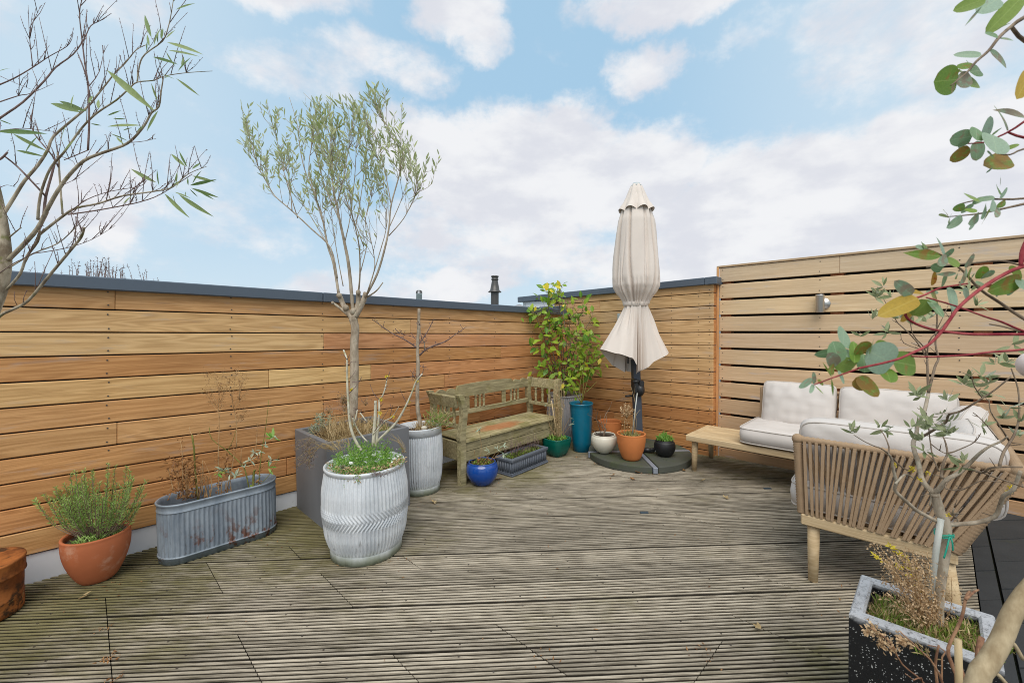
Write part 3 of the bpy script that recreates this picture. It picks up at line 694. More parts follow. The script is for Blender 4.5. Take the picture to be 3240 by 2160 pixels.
# ================================================================== containers
def pot_profile(r0, r1, rm, h, t=0.012, soil=0.03, lip=0.0, n=12, zm=0.5):
    """outer wall from the base up to the rim and down the inside to below the soil"""
    out = [(r0 * 0.9, 0.0), (r0, 0.004)]
    for i in range(1, n):
        u = i / n
        r = (1 - u) ** 2 * r0 + 2 * u * (1 - u) * rm + u * u * r1; out.append((r, h * u))
    out += [(r1 + lip, h - 0.012), (r1 + lip + 0.002, h - 0.005), (r1 + lip, h), (r1 - t * 0.6, h + 0.0005), (r1 - t, h - 0.006)]
    for u in (0.92, 0.8, 0.66):
        r = (1 - u) ** 2 * r0 + 2 * u * (1 - u) * rm + u * u * r1; out.append((r - t, h * u))
    return out
def soil_disc(parent, r, z, sq=1.0, mat='soil', seed=0):
    b = MB(); rs = random.Random(seed); vs = [(0, 0, z + 0.006)]; n = 20
    for ring in (0.5, 1.0):
        for j in range(n): a = 2 * math.pi * j / n; vs.append((r * ring * math.cos(a), r * sq * ring * math.sin(a), z + rs.uniform(-0.006, 0.008)))
    fs = [[0, 1 + j, 1 + (j + 1) % n] for j in range(n)] + [[1 + j, 1 + n + j, 1 + n + (j + 1) % n, 1 + (j + 1) % n] for j in range(n)]
    b.add(vs, fs, 0, True); return b.build('soil', M[mat], parent)
def round_pot(name, label, s, n, prof, mat, soil_r, soil_z, h0=0.0, group=None, cat='plant pot', seg=56):
    t = thing(name, label, cat, on_deck(s, n, h0), group)
    b = MB(); b.lathe(prof, seg); b.build('bowl' if 'bowl' in name else 'pot', M[mat], t); soil_disc(t, soil_r, soil_z, seed=int(s * 100)); return t

def interp(pts, u):
    for (a, x), (b, y) in zip(pts[:-1], pts[1:]):
        if a <= u <= b: return x + (y - x) * (u - a) / (b - a)
    return pts[-1][1]
def dolly_tub(label, s, n, H, rb, rm, rt, mat, chevron, band, nrib, ang0=0.0, group='ribbed zinc dolly tubs used as planters'):
    t = thing('zinc_tub', label, 'tub', on_deck(s, n), group)
    shape = [(0.0, rb), (0.07, rb * 1.015), (0.28, rb + (rm - rb) * 0.72), (0.52, rm), (0.72, rm * 0.995), (1.0, rt)]
    zs = list(np.linspace(0.055, H - (0.055 if band else 0.02), 61)); NS = nrib * 8
    def sm(u): return u * u * (3 - 2 * u)
    def rad(u):
        for (a, x), (b, y) in zip(shape[:-1], shape[1:]):
            if a <= u <= b: return x + (y - x) * sm((u - a) / (b - a)) * 0.5 + (y - x) * 0.5 * (u - a) / (b - a)
        return shape[-1][1]
    b = MB(); vs = []
    for z in zs:
        u = z / H; r = rad(u); env = min(1, (z - 0.055) / 0.02) * min(1, (zs[-1] - z) / 0.02)
        for j in range(NS):
            a = 2 * math.pi * j / NS; ph = a * nrib; amp = 0.0042
            if chevron and 0.40 < u < 0.585:
                w = (u - 0.40) / 0.185; tri = abs(2 * w - 1); ph = (a - (1 - tri) * 0.16) * nrib; amp = 0.0062
                pass
            sv = math.sin(ph); wv = math.copysign(abs(sv) ** 0.75, sv)
            vs.append(((r + amp * env * wv) * math.cos(a), (r + amp * env * wv) * math.sin(a), z))
    fs = [[i * NS + j, i * NS + (j + 1) % NS, (i + 1) * NS + (j + 1) % NS, (i + 1) * NS + j] for i in range(len(zs) - 1) for j in range(NS)]
    b.add(vs, fs, 0, True); body = b.build('body', M[mat], t); body.rotation_euler = (0, 0, ang0)
    b = MB(); b.lathe([(rb - 0.004, 0.0), (rb + 0.004, 0.002), (rb + 0.005, 0.05), (rb + 0.002, 0.056), (rb - 0.006, 0.058)], 64); b.build('base_ring', M[mat], t)
    b = MB(); z1 = zs[-1]; r1 = rad(z1 / H)
    if band: b.lathe([(r1 - 0.002, z1 - 0.004), (r1 + 0.005, z1 - 0.002), (rt + 0.005, H - 0.008), (rt + 0.006, H - 0.002), (rt + 0.003, H + 0.003), (rt - 0.003, H + 0.001), (rt - 0.004, H - 0.10)], 72)
    else:
        b.lathe([(r1 - 0.004, z1 - 0.003), (r1 + 0.003, z1), (rt + 0.006, H - 0.012), (rt + 0.010, H - 0.006), (rt + 0.009, H + 0.003), (rt + 0.002, H + 0.006), (rt - 0.005, H + 0.001), (rt - 0.006, H - 0.10)], 72)
    b.build('rim_band' if band else 'rolled_rim', M[mat], t)
    if band:
        b = MB()
        for j in range(6): a = ang0 + 0.9 + j * math.pi / 3; q = Vector((math.cos(a), math.sin(a), 0)); b.tube([q * (rt + 0.003) + Vector((0, 0, H - 0.028)), q * (rt + 0.0085) + Vector((0, 0, H - 0.028))], [0.006, 0.004], 8)
        b.build('rivets', M['steel'], t, 'stuff')
    soil_disc(t, rt * 0.985, H - 0.05, seed=nrib); return t
tub_front = dolly_tub('front pale zinc dolly tub with a chevron band around its ribs, planted with daisies', 1.196, 2.406, 0.512, 0.198, 0.240, 0.219, 'zinc', True, False, 70)
tub_mid = dolly_tub('ribbed zinc dolly tub with a flat rim band beside the wooden bench', 1.925, 2.962, 0.516, 0.152, 0.181, 0.170, 'zinc', False, True, 60, 0.3)
tub_back = dolly_tub('stained zinc dolly tub in the wall corner holding the yellow green shrub', 3.93, 3.06, 0.51, 0.165, 0.20, 0.192, 'zinc_old', False, False, 50)

# rusty tin at the left
t = thing('rusty_tin', 'rusty round metal tin with a lid against the white plinth', 'tin', on_deck(-0.345, 3.135))
b = MB(); b.lathe([(0.140, 0), (0.150, 0.006), (0.152, 0.03), (0.150, 0.07), (0.153, 0.075), (0.150, 0.08), (0.1525, 0.15), (0.1525, 0.235)], 64); b.build('body', M['rust'], t)
b = MB(); b.lathe([(0.158, 0.178), (0.1615, 0.180), (0.1605, 0.188), (0.159, 0.192), (0.1595, 0.236), (0.162, 0.242), (0.160, 0.249), (0.152, 0.2465), (0.10, 0.244), (0.05, 0.2455), (0.0005, 0.244)], 64); b.build('lid', M['rust'], t)

pot_left = round_pot('terracotta_pot', 'rounded terracotta pot of rosemary by the white plinth', 0.060, 3.165, pot_profile(0.072, 0.137, 0.150, 0.248, 0.014), 'terracotta', 0.125, 0.222, group='terracotta pots')

# oval galvanised trough
def oval(a, r, L):  # stadium: half straight length L, end radius r
    per = 2 * math.pi * r + 4 * L; d = (a % 1.0) * per
    if d < 2 * L: return (-L + d, -r), (0, -1)
    d -= 2 * L
    if d < math.pi * r: q = d / r - math.pi / 2; return (L + r * math.cos(q), r * math.sin(q)), (math.cos(q), math.sin(q))
    d -= math.pi * r
    if d < 2 * L: return (L - d, r), (0, 1)
    d -= 2 * L; q = d / r + math.pi / 2; return (-L + r * math.cos(q), r * math.sin(q)), (math.cos(q), math.sin(q))
def oval_shell(mb_, rows, r, L, NS, fun=None):
    vs = []
    for i, (off, z) in enumerate(rows):
        for j in range(NS):
            (x, y), (nx, ny) = oval(j / NS, r, L); o = off + (fun(j / NS, z) if fun else 0); vs.append((x + nx * o, y + ny * o, z))
    k = len(rows); fs = [[i * NS + j, i * NS + (j + 1) % NS, (i + 1) * NS + (j + 1) % NS, (i + 1) * NS + j] for i in range(k - 1) for j in range(NS)]
    mb_.add(vs, fs, 0, True)
trough = thing('zinc_trough', 'long oval galvanised trough with rust spots and dried plants', 'trough', on_deck(0.606, 3.125))
TR, TL, TH = 0.118, 0.182, 0.335; NR = 64
b = MB(); zs = np.linspace(0.035, TH - 0.045, 12)
oval_shell(b, [(0.002 * (z / TH), z) for z in zs], TR, TL, NR * 8, lambda a, z: 0.0035 * math.sin(a * 2 * math.pi * NR) * min(1, (z - 0.035) / 0.012) * min(1, (TH - 0.045 - z) / 0.012)); b.build('body', M['zinc_dark'], trough)
b = MB(); oval_shell(b, [(-0.01, 0.0), (0.002, 0.001), (0.003, 0.032), (0.007, 0.034), (0.007, 0.040), (0.0, 0.042)], TR, TL, 96); b.build('base_band', M['zinc_dark'], trough)
b = MB(); oval_shell(b, [(0.002, TH - 0.048), (0.006, TH - 0.046), (0.006, TH - 0.042), (0.004, TH - 0.040), (0.005, TH - 0.010), (0.009, TH - 0.006), (0.010, TH + 0.001), (0.006, TH + 0.005), (0.0, TH + 0.002), (-0.003, TH - 0.02), (-0.003, TH - 0.14)], TR, TL, 96); b.build('rim_band', M['zinc_dark'], trough)
b = MB(); vs = [(0, 0, TH - 0.095)] + [(oval(j / 40, TR - .004, TL)[0][0], oval(j / 40, TR - .004, TL)[0][1], TH - 0.10 + random.uniform(-.008, .008)) for j in range(40)]
b.add(vs, [[0, 1 + j, 1 + (j + 1) % 40] for j in range(40)], 0, True); b.build('soil', M['soil'], trough)

def box_planter(name, label, cat, s, n, sx, sy, h, t_, mat, soil_drop=0.04, taper=0.0, rz=0.0, c=0.004):
    r = thing(name, label, cat, on_deck(s, n), None, True, rz)
    def ring(ix, iy, z): return [(-ix, -iy, z), (ix, -iy, z), (ix, iy, z), (-ix, iy, z)]
    x, y = sx / 2, sy / 2; q = taper
    rows = [ring(x - q, y - q, 0), ring(x - c * 0.3, y - c * 0.3, h - c), ring(x - c, y - c, h), ring(x - t_ + c, y - t_ + c, h), ring(x - t_, y - t_, h - c), ring(x - t_, y - t_, h - 0.16)]
    vs = [p for rr in rows for p in rr]; fs = [[3, 2, 1, 0]]
    for i in range(len(rows) - 1):
        for j in range(4): fs.append([i * 4 + j, i * 4 + (j + 1) % 4, (i + 1) * 4 + (j + 1) % 4, (i + 1) * 4 + j])
    b = MB(); b.add(vs, fs); b.build('box', M[mat], r)
    b = MB(); g = 7; vs = [(-x + t_ * .9 + (sx - 1.8 * t_) * i / g, -y + t_ * .9 + (sy - 1.8 * t_) * j / g, h - soil_drop + random.uniform(-.01, .01)) for j in range(g + 1) for i in range(g + 1)]
    b.add(vs, [[j * (g + 1) + i, j * (g + 1) + i + 1, (j + 1) * (g + 1) + i + 1, (j + 1) * (g + 1) + i] for j in range(g) for i in range(g)], 0, True); b.build('soil', M['soil'], r)
    return r
planter = box_planter('square_planter', 'tall slate grey square planter behind the front zinc tub', 'planter', 1.409, 3.045, 0.600, 0.575, 0.578, 0.034, 'grey_planter', 0.055, 0.003)
terr = box_planter('terrazzo_planter', 'black speckled terrazzo planter with pale rim and a small olive tree', 'planter', 1.812, 0.039, 0.285, 0.318, 0.418, 0.037, 'terrazzo', 0.05, 0.0, 0.0, 0.006)

pot_blue = round_pot('blue_pot', 'shiny cobalt blue round pot by the front leg of the wooden bench', 2.349, 2.688, pot_profile(0.072, 0.112, 0.168, 0.188, 0.010, zm=.5), 'blue_glaze', 0.104, 0.165, cat='plant pot')

lead = box_planter('lead_trough', 'small rectangular lead grey trough with vertical ribs in front of the bench', 'trough', 2.868, 2.722, 0.500, 0.178, 0.150, 0.016, 'lead', 0.022, 0.004, R(4.0), 0.003)
for nm, z0, z1, o in (('rim_moulding', 0.126, 0.149, 0.014), ('rim_moulding', 0.114, 0.126, 0.007), ('base_moulding', 0.002, 0.016, 0.014), ('base_moulding', 0.016, 0.028, 0.007)):
    b = MB(); x, y = 0.25, 0.089
    for (lo, hi) in (((-x - o, -y - o, z0), (x + o, -y + 0.002, z1)), ((-x - o, y - 0.002, z0), (x + o, y + o, z1)), ((-x - o, -y + 0.0025, z0), (-x + 0.002, y - 0.0025, z1)), ((x - 0.002, -y + 0.0025, z0), (x + o, y - 0.0025, z1))): b.box(lo, hi, 0.0035)
    b.build(nm, M['lead'], lead)
ribm = None
for side, cnt, ax in ((-1, 19, 'x'), (1, 19, 'x'), (-1, 6, 'y'), (1, 6, 'y')):
    for j in range(cnt):
        q = (j + 0.5) / cnt
        if ribm is None:
            b = MB(); b.tube([(0, 0, 0.029), (0, 0, 0.113)], 0.0082, 8); o = b.build('rib', M['lead'], lead); ribm = o.data
        else: o = link(bpy.data.objects.new('rib', ribm), lead)
        o.location = (-0.25 + 0.5 * q, side * 0.0885, 0) if ax == 'x' else (side * 0.2495, -0.089 + 0.178 * q, 0)

# green square pot with rounded belly
gp_ = thing('green_pot', 'dark green glazed square pot at the far end of the bench', 'plant pot', on_deck(3.372, 2.728), None, True, R(-4))
def sqring(r, z, n=40, e=5.0):
    out = []
    for j in range(n):
        a = 2 * math.pi * j / n; ca, sa = math.cos(a), math.sin(a); k_ = (abs(ca) ** e + abs(sa) ** e) ** (-1 / e); out.append((r * k_ * ca, r * k_ * sa, z))
    return out
rows = [(0.070, 0.0), (0.078, 0.006), (0.098, 0.04), (0.113, 0.09), (0.1195, 0.14), (0.121, 0.170), (0.1215, 0.176), (0.118, 0.179), (0.110, 0.177), (0.107, 0.165), (0.100, 0.10)]
b = MB(); vs = [p for r_, z in rows for p in sqring(r_, z, 40, 4.2 + 0 * r_)]; fs = [list(range(40))[::-1]] + [[i * 40 + j, i * 40 + (j + 1) % 40, (i + 1) * 40 + (j + 1) % 40, (i + 1) * 40 + j] for i in range(len(rows) - 1) for j in range(40)]
b.add(vs, fs, 0, True); b.build('pot', M['green_glaze'], gp_); soil_disc(gp_, 0.112, 0.155)

pot_teal = round_pot('teal_pot', 'tall teal glazed cylinder pot in front of the corner shrub', 3.676, 2.640, [(0.084, 0), (0.090, 0.004), (0.096, 0.10), (0.108, 0.28), (0.1175, 0.44), (0.119, 0.475), (0.123, 0.480), (0.1245, 0.490), (0.122, 0.497), (0.114, 0.497), (0.110, 0.485), (0.108, 0.40)], 'teal_glaze', 0.109, 0.46)

# parasol base: four slabs in a steel cross, with hub
DCX, DCY = 3.862, 2.092
par = thing('parasol', 'tall folded beige parasol tied with a strap on a round dark base', 'parasol', on_deck(DCX, DCY), None, False)
BASE_T = Matrix.Rotation(-SLOPE, 4, 'Y') @ Matrix.Rotation(R(-45), 4, 'Z')   # base axes: x = across the view, y = away
RB = 0.485
for q in range(4):
    b = MB(); g = 0.028; n = 14; out = [(g, g)]
    a0 = math.asin(g / RB)
    for j in range(n + 1): a = a0 + (math.pi / 2 - 2 * a0) * j / n; out.append((RB * math.cos(a), RB * math.sin(a)))
    k = len(out); cx_, cy_ = sum(p[0] for p in out) / k, sum(p[1] for p in out) / k
    inn = [(cx_ + (x - cx_) * 0.975, cy_ + (y - cy_) * 0.975) for x, y in out]
    vs = [(x, y, 0.006) for x, y in out] + [(x, y, 0.056) for x, y in out] + [(x, y, 0.062) for x, y in inn]
    fs = [[i, (i + 1) % k, k + (i + 1) % k, k + i] for i in range(k)] + [[k + i, k + (i + 1) % k, 2 * k + (i + 1) % k, 2 * k + i] for i in range(k)] + [list(range(2 * k, 3 * k)), list(range(k))[::-1]]
    b.add(vs, fs)
    for f in (0.32, 0.5, 0.68):
        a = math.pi / 2 * f; b.box((0.16, -0.004, 0.0615), (0.36, 0.004, 0.0645), 0.001, 0, Matrix.Rotation(a, 4, 'Z'))
    o = b.build('base_slab', M['base_slab'], par); o.matrix_local = BASE_T @ Matrix.Rotation(q * math.pi / 2, 4, 'Z')
for q in range(4):
    b = MB(); b.box((0.05, -0.020, 0.004), (RB + 0.012, 0.020, 0.058), 0.003); o = b.build('base_beam', M['alu'], par); o.matrix_local = BASE_T @ Matrix.Rotation(q * math.pi / 2, 4, 'Z')
b = MB(); b.box((-0.055, -0.055, 0.05), (0.055, 0.055, 0.075), 0.006); b.lathe([(0.05, 0.07), (0.05, 0.10), (0.042, 0.105), (0.040, 0.16), (0.03, 0.165)], 24); o = b.build('hub', M['parasol_metal'], par); o.matrix_local = BASE_T
b = MB(); b.tube([(0.02, -0.05, 0.085), (0.09, -0.09, 0.09)], [0.024, 0.022], 8); b.box((0.08, -0.105, 0.074), (0.125, -0.075, 0.112), 0.006); b.tube([(0.10, -0.09, 0.1), (0.15, -0.10, 0.115), (0.165, -0.10, 0.132)], [0.012, 0.009, 0.007], 8); o = b.build('brake_pedal', M['plastic'], par); o.matrix_local = BASE_T

# pots standing on the base
BZ = 0.064
pot_white = round_pot('white_bowl', 'off white round glazed bowl on the parasol base with bare twigs', 3.578, 2.306, pot_profile(0.052, 0.108, 0.158, 0.180, 0.011), 'white_glaze', 0.10, 0.155, BZ)
pot_orange = round_pot('terracotta_pot', 'orange terracotta pot of dry stalks on the parasol base', 3.575, 2.012, pot_profile(0.076, 0.129, 0.136, 0.240, 0.013), 'terracotta_new', 0.117, 0.205, BZ, group='terracotta pots')
pot_black = round_pot('black_bowl', 'small rough black bowl of green leaves on the parasol base', 3.872, 1.832, pot_profile(0.055, 0.078, 0.124, 0.150, 0.012), 'black_glaze', 0.068, 0.145, BZ)
pot_rear = round_pot('terracotta_pot', 'empty terracotta pot behind the off white bowl', 3.955, 2.475, pot_profile(0.070, 0.118, 0.120, 0.285, 0.012), 'terracotta_new', 0.105, 0.19, 0.0, group='terracotta pots')

# ================================================================== parasol mast and canopy
DK = gz(DCX)
def pl(x, y, d): return at(x, y, d) - par.location
PD = 4.22
foot = Vector((0.0, 0.0, 0.06)); top = pl(2013, 1195, PD)
def bar(p0, p1, w, d, mat, name, parent=par, c=0.004):
    p0, p1 = Vector(p0), Vector(p1); ax = (p1 - p0).normalized(); y = Vector((SQ, SQ, 0)); y = (y - ax * ax.dot(y)).normalized(); x = y.cross(ax)
    Mx = Matrix(((x.x, y.x, ax.x, p0.x), (x.y, y.y, ax.y, p0.y), (x.z, y.z, ax.z, p0.z), (0, 0, 0, 1)))
    b = MB(); b.box((-w / 2, -d / 2, 0), (w / 2, d / 2, (p1 - p0).length), c, 0, Mx); return b.build(name, mat, parent)
bar(foot, top + (top - foot) * 0.25, 0.070, 0.085, M['parasol_metal'], 'mast')
cr = pl(2017, 1222, PD - 0.05); right = Vector((SQ, -SQ, 0)); fwd = Vector((SQ, SQ, 0)); up = Vector((0, 0, 1))
def prim(mb_, c, rx, ry, rz, seg=14):   # ellipsoid
    rows = []; vs = []; n = seg
    for i in range(1, 8):
        a = math.pi * i / 8
        for j in range(n): q = 2 * math.pi * j / n; vs.append(c + right * (rx * math.sin(a) * math.cos(q)) + fwd * (ry * math.sin(a) * math.sin(q)) + up * (rz * math.cos(a)))
    fs = [[i * n + j, (i + 1) * n + j, (i + 1) * n + (j + 1) % n, i * n + (j + 1) % n] for i in range(6) for j in range(n)] + [list(range(n)), [6 * n + j for j in range(n)][::-1]]
    mb_.add(vs, fs, 0, True)
b = MB(); prim(b, cr + right * 0.018 - up * 0.03, 0.052, 0.075, 0.070)
Mc = Matrix.Translation(cr) @ Matrix.Rotation(R(-45), 4, 'Z')
b.box((-0.048, -0.055, -0.06), (0.0, 0.05, 0.075), 0.008, 0, Mc); b.box((0.004, -0.06, 0.0), (0.052, 0.05, 0.06), 0.008, 0, Mc); b.build('crank_housing', M['plastic'], par)
b = MB(); b.tube([cr + right * -0.055 - fwd * 0.05 + up * 0.05, cr + right * 0.0 - fwd * 0.055 + up * 0.055], 0.014, 10); b.build('locking_lever', M['plastic'], par)
b = MB(); h0 = pl(2003, 1252, PD - 0.02); b.tube([h0, h0 - right * 0.03, h0 - right * 0.072 - up * 0.004], [0.009, 0.011, 0.010], 8); b.build('crank_handle', M['plastic'], par)
# canopy centre line and half width (photo) by height
CD = 4.16; mpp = CD / FPX
def zpx(y): return at(2012, y, CD).z - par.location.z
axis = at(2011, 900, CD) - par.location; axis.z = 0
rows = [(600, 16), (625, 30), (650, 40), (675, 47), (700, 54), (740, 58), (780, 61), (820, 65), (850, 67.5), (880, 69), (905, 66), (925, 56), (940, 45), (952, 38), (962, 36)]
NT_ = 220; rc = random.Random(9)
creases = [(a + rc.uniform(-.12, .12), rc.uniform(.045, .10), rc.uniform(.16, .46), rc.uniform(-.2, .2), rc.uniform(0, 6)) for a in np.arange(0, 6.28, 6.2832 / 9)]
small = [(rc.uniform(0, 6.28), rc.uniform(.02, .05), rc.uniform(.06, .16), rc.uniform(0, 1), rc.uniform(0, 6)) for _ in range(16)]
def folds(a, y):
    v = 1.0
    for (c, w, d, dr, ph) in creases:
        q = (a - c - dr * (y - 780) / 180 - .03 * math.sin(y * .02 + ph) + math.pi) % (2 * math.pi) - math.pi
        v -= d * math.exp(-abs(q / w) ** 1.3) - 0.05 * math.exp(-(q / (w * 3.2)) ** 2)
    for (c, w, d, u0, ph) in small:
        q = (a - c - .05 * math.sin(y * .015 + ph) + math.pi) % (2 * math.pi) - math.pi; k_ = math.exp(-((y - 700 - 220 * u0) / 70) ** 2); v -= d * k_ * math.exp(-(q / w) ** 2)
    return v
b = MB(); vs = []
fine_rows = np.linspace(0, len(rows) - 1, 64)
for fr in fine_rows:
    i = min(int(fr), len(rows) - 2); f = fr - i; y = rows[i][0] + (rows[i + 1][0] - rows[i][0]) * f; w = rows[i][1] + (rows[i + 1][1] - rows[i][1]) * f
    for j in range(NT_):
        a = 2 * math.pi * j / NT_; r_ = w * mpp * max(.35, folds(a, y)) * (1.02 + .035 * math.sin(2 * a + y * .01) + .02 * math.sin(5 * a + y * .03))
        if y > 880: r_ *= 1 + 0.09 * math.sin(25 * a + math.sin(7 * a) * 2) * min(1, (y - 880) / 50)
        vs.append((axis.x + r_ * math.cos(a) * SQ + r_ * math.sin(a) * SQ, axis.y - r_ * math.cos(a) * SQ + r_ * math.sin(a) * SQ, zpx(y)))
k = len(fine_rows); b.add(vs, [[i * NT_ + j, i * NT_ + (j + 1) % NT_, (i + 1) * NT_ + (j + 1) % NT_, (i + 1) * NT_ + j] for i in range(k - 1) for j in range(NT_)], 0, True)
b.build('canopy', M['canvas'], par)
# upper valance
b = MB(); vs = []; vr = [(583.5, 13), (592, 19), (610, 26), (630, 34), (648, 42), (660, 50), (672, 57)]
for i, (y, w) in enumerate(vr):
    for j in range(NT_):
        a = 2 * math.pi * j / NT_; q = (a + 0.25) / (2 * math.pi) * 8; sc_ = abs(math.sin(math.pi * q)); u = i / (len(vr) - 1)
        yy = y - u * 11 * sc_ ** 0.8 + u * 3; r_ = w * mpp * (1 - 0.20 * u * (1 - sc_ ** 0.6)) * (1 + .02 * math.sin(q * 5))
        vs.append((axis.x + r_ * math.cos(a) * SQ + r_ * math.sin(a) * SQ, axis.y - r_ * math.cos(a) * SQ + r_ * math.sin(a) * SQ, zpx(yy)))
b.add(vs, [[i * NT_ + j, i * NT_ + (j + 1) % NT_, (i + 1) * NT_ + (j + 1) % NT_, (i + 1) * NT_ + j] for i in range(len(vr) - 1) for j in range(NT_)], 0, True)
b.build('top_valance', M['canvas'], par)
b = MB(); b.lathe([(0.001, zpx(579)), (11 * mpp, zpx(580)), (13 * mpp, zpx(585)), (17 * mpp, zpx(588)), (18 * mpp, zpx(591)), (14 * mpp, zpx(592))][::-1], 32, (axis.x, axis.y)); b.build('finial', M['vent'], par)
b = MB(); vs = []
for y, w in ((955, 36), (956, 38.6), (968, 38.6), (969, 36)):
    for j in range(64): a = 2 * math.pi * j / 64; r_ = w * mpp * (1 + 0.008 * math.sin(9 * a)); vs.append((axis.x + r_ * math.cos(a) * SQ + r_ * math.sin(a) * SQ * .95, axis.y - r_ * math.cos(a) * SQ + r_ * math.sin(a) * SQ * .95, zpx(y)))
b.add(vs, [[i * 64 + j, i * 64 + (j + 1) % 64, (i + 1) * 64 + (j + 1) % 64, (i + 1) * 64 + j] for i in range(3) for j in range(64)], 0, True); b.build('tie_strap', M['canvas'], par)
# skirt below the strap: hem radius and hem height by direction (0 = right, 270 = towards the viewer)
hem = [(0, 0.318, 1112), (22, 0.25, 1138), (40, 0.16, 1172), (60, 0.17, 1172), (85, 0.10, 1182), (110, 0.16, 1178), (130, 0.12, 1180), (150, 0.22, 1160), (172, 0.33, 1112), (181, 0.345, 1104), (192, 0.335, 1106), (222, 0.29, 1116), (245, 0.21, 1128), (259, 0.145, 1150), (264, 0.045, 1182),
       (270, 0.125, 1168), (277, 0.055, 1176), (285, 0.12, 1166), (294, 0.07, 1172), (304, 0.15, 1158), (318, 0.19, 1140), (330, 0.255, 1127), (347, 0.30, 1118), (360, 0.318, 1112)]
def hemf(deg):
    deg %= 360
    for (a, r_, y), (a2, r2, y2) in zip(hem[:-1], hem[1:]):
        if a <= deg <= a2:
            f = (deg - a) / (a2 - a); f2 = f * f * (3 - 2 * f); return r_ + (r2 - r_) * f2, y + (y2 - y) * f2
b = MB(); vs = []; NS = 240; KR = 22
for i in range(KR + 1):
    u = i / KR
    for j in range(NS):
        deg = 360 * j / NS; a = math.radians(deg); r1, y1 = hemf(deg); r0 = 35 * mpp * (1 + 0.05 * math.sin(17 * a)); 
        r_ = r0 + (r1 - r0) * (u ** 1.12); y = 968 + (y1 - 968) * u
        r_ *= 1 + 0.13 * math.sin(math.pi * min(1, u * 1.3 + .12)) * math.sin(13 * a + 2 * math.sin(3 * a)) * (1 - u) ** 1.2 - .10 * (abs(math.sin(6.5 * a + .8)) ** 6) * (1 - u)
        vs.append((axis.x + r_ * math.cos(a) * SQ + r_ * math.sin(a) * SQ, axis.y - r_ * math.cos(a) * SQ + r_ * math.sin(a) * SQ, zpx(y)))
b.add(vs, [[i * NS + j, i * NS + (j + 1) % NS, (i + 1) * NS + (j + 1) % NS, (i + 1) * NS + j] for i in range(KR) for j in range(NS)], 0, True); b.build('skirt', M['canvas'], par)
for q in range(4):
    a = q * math.pi / 2 + 0.6; b = MB(); rr = 0.05; b.tube([axis + Vector((rr * math.cos(a), rr * math.sin(a), zpx(960))), axis + Vector((0.07 * math.cos(a), 0.07 * math.sin(a), zpx(1150)))], 0.008, 6); b.build('rib', M['parasol_metal'], par)

# ================================================================== wooden settle bench
bench = thing('wooden_bench', 'weathered carved wooden settle bench with a box seat against the timber wall', 'bench', on_deck(2.215, 2.765))
BL, BD, BH = 1.275, 0.46, 0.745
def post(x0, y0, mir, h, sy=0.052, back=False):
    pts = [(-0.026, 0), (-0.024, 0.30), (-0.018, 0.345), (-0.028, 0.37), (-0.030, 0.40), (-0.010, 0.47), (0.004, 0.56), (0.004, 0.62), (-0.012, 0.69), (-0.030, 0.725), (-0.036, h)]
    pts2 = [(0.010, h + 0.004), (0.026, 0.72), (0.044, 0.66), (0.052, 0.60), (0.050, 0.54), (0.036, 0.46), (0.026, 0.40), (0.026, 0.36), (0.032, 0.30), (0.026, 0.0)]
    out = [(mir * x, z) for x, z in pts + pts2]
    if mir < 0: out = out[::-1]
    b = MB(); b.prism(out, y0, y0 + sy, lambda p, q, a: (x0 + p, a, q)); return b.build('leg', M['bench'], bench)
post(0.0, 0.0, 1, BH); post(BL, 0.0, -1, BH); post(-0.01, BD - 0.045, 1, BH - 0.005, 0.045); post(BL + 0.01, BD - 0.045, -1, BH - 0.005, 0.045)
# seat box
def bbox(lo, hi, name, mat='bench', c=0.004, lab=None): b = MB(); b.box(lo, hi, c); return b.build(name, M[mat], bench, None, lab)
bbox((0.030, 0.020, 0.268), (BL - 0.03, 0.040, 0.345), 'front_board'); bbox((0.030, 0.022, 0.180), (BL - 0.03, 0.042, 0.264), 'front_board')
bbox((0.014, 0.055, 0.18), (0.034, BD - 0.05, 0.335), 'side_board'); bbox((BL - 0.034, 0.055, 0.18), (BL - 0.014, BD - 0.05, 0.335), 'side_board')
bbox((0.03, BD - 0.03, 0.18), (BL - 0.03, BD - 0.012, 0.34), 'rear_board'); bbox((0.036, 0.045, 0.185), (BL - 0.036, BD - 0.035, 0.20), 'floor_board')
ys = [0.008, 0.118, 0.245, 0.355]
b = MB()
for a, c_ in zip(ys[:-1], ys[1:]):
    z0 = 0.347; b.box((0.034, a, z0), (BL - 0.034, c_ - 0.003, 0.367 - 0.003 * (a > .2)), 0.004)
b.box((0.034, 0.0, 0.345), (0.30, 0.0075, 0.364), 0.003); b.box((0.304, -0.004, 0.348), (BL - .034, 0.0075, 0.366), 0.004)
b.build('seat_lid', M['bench_seat'], bench)
bbox((0.034, 0.357, 0.347), (BL - 0.034, BD - 0.048, 0.366), 'rear_seat_board')
bbox((0.02, 0.06, 0.338), (0.058, BD - 0.05, 0.3605), 'seat_edge') if False else None
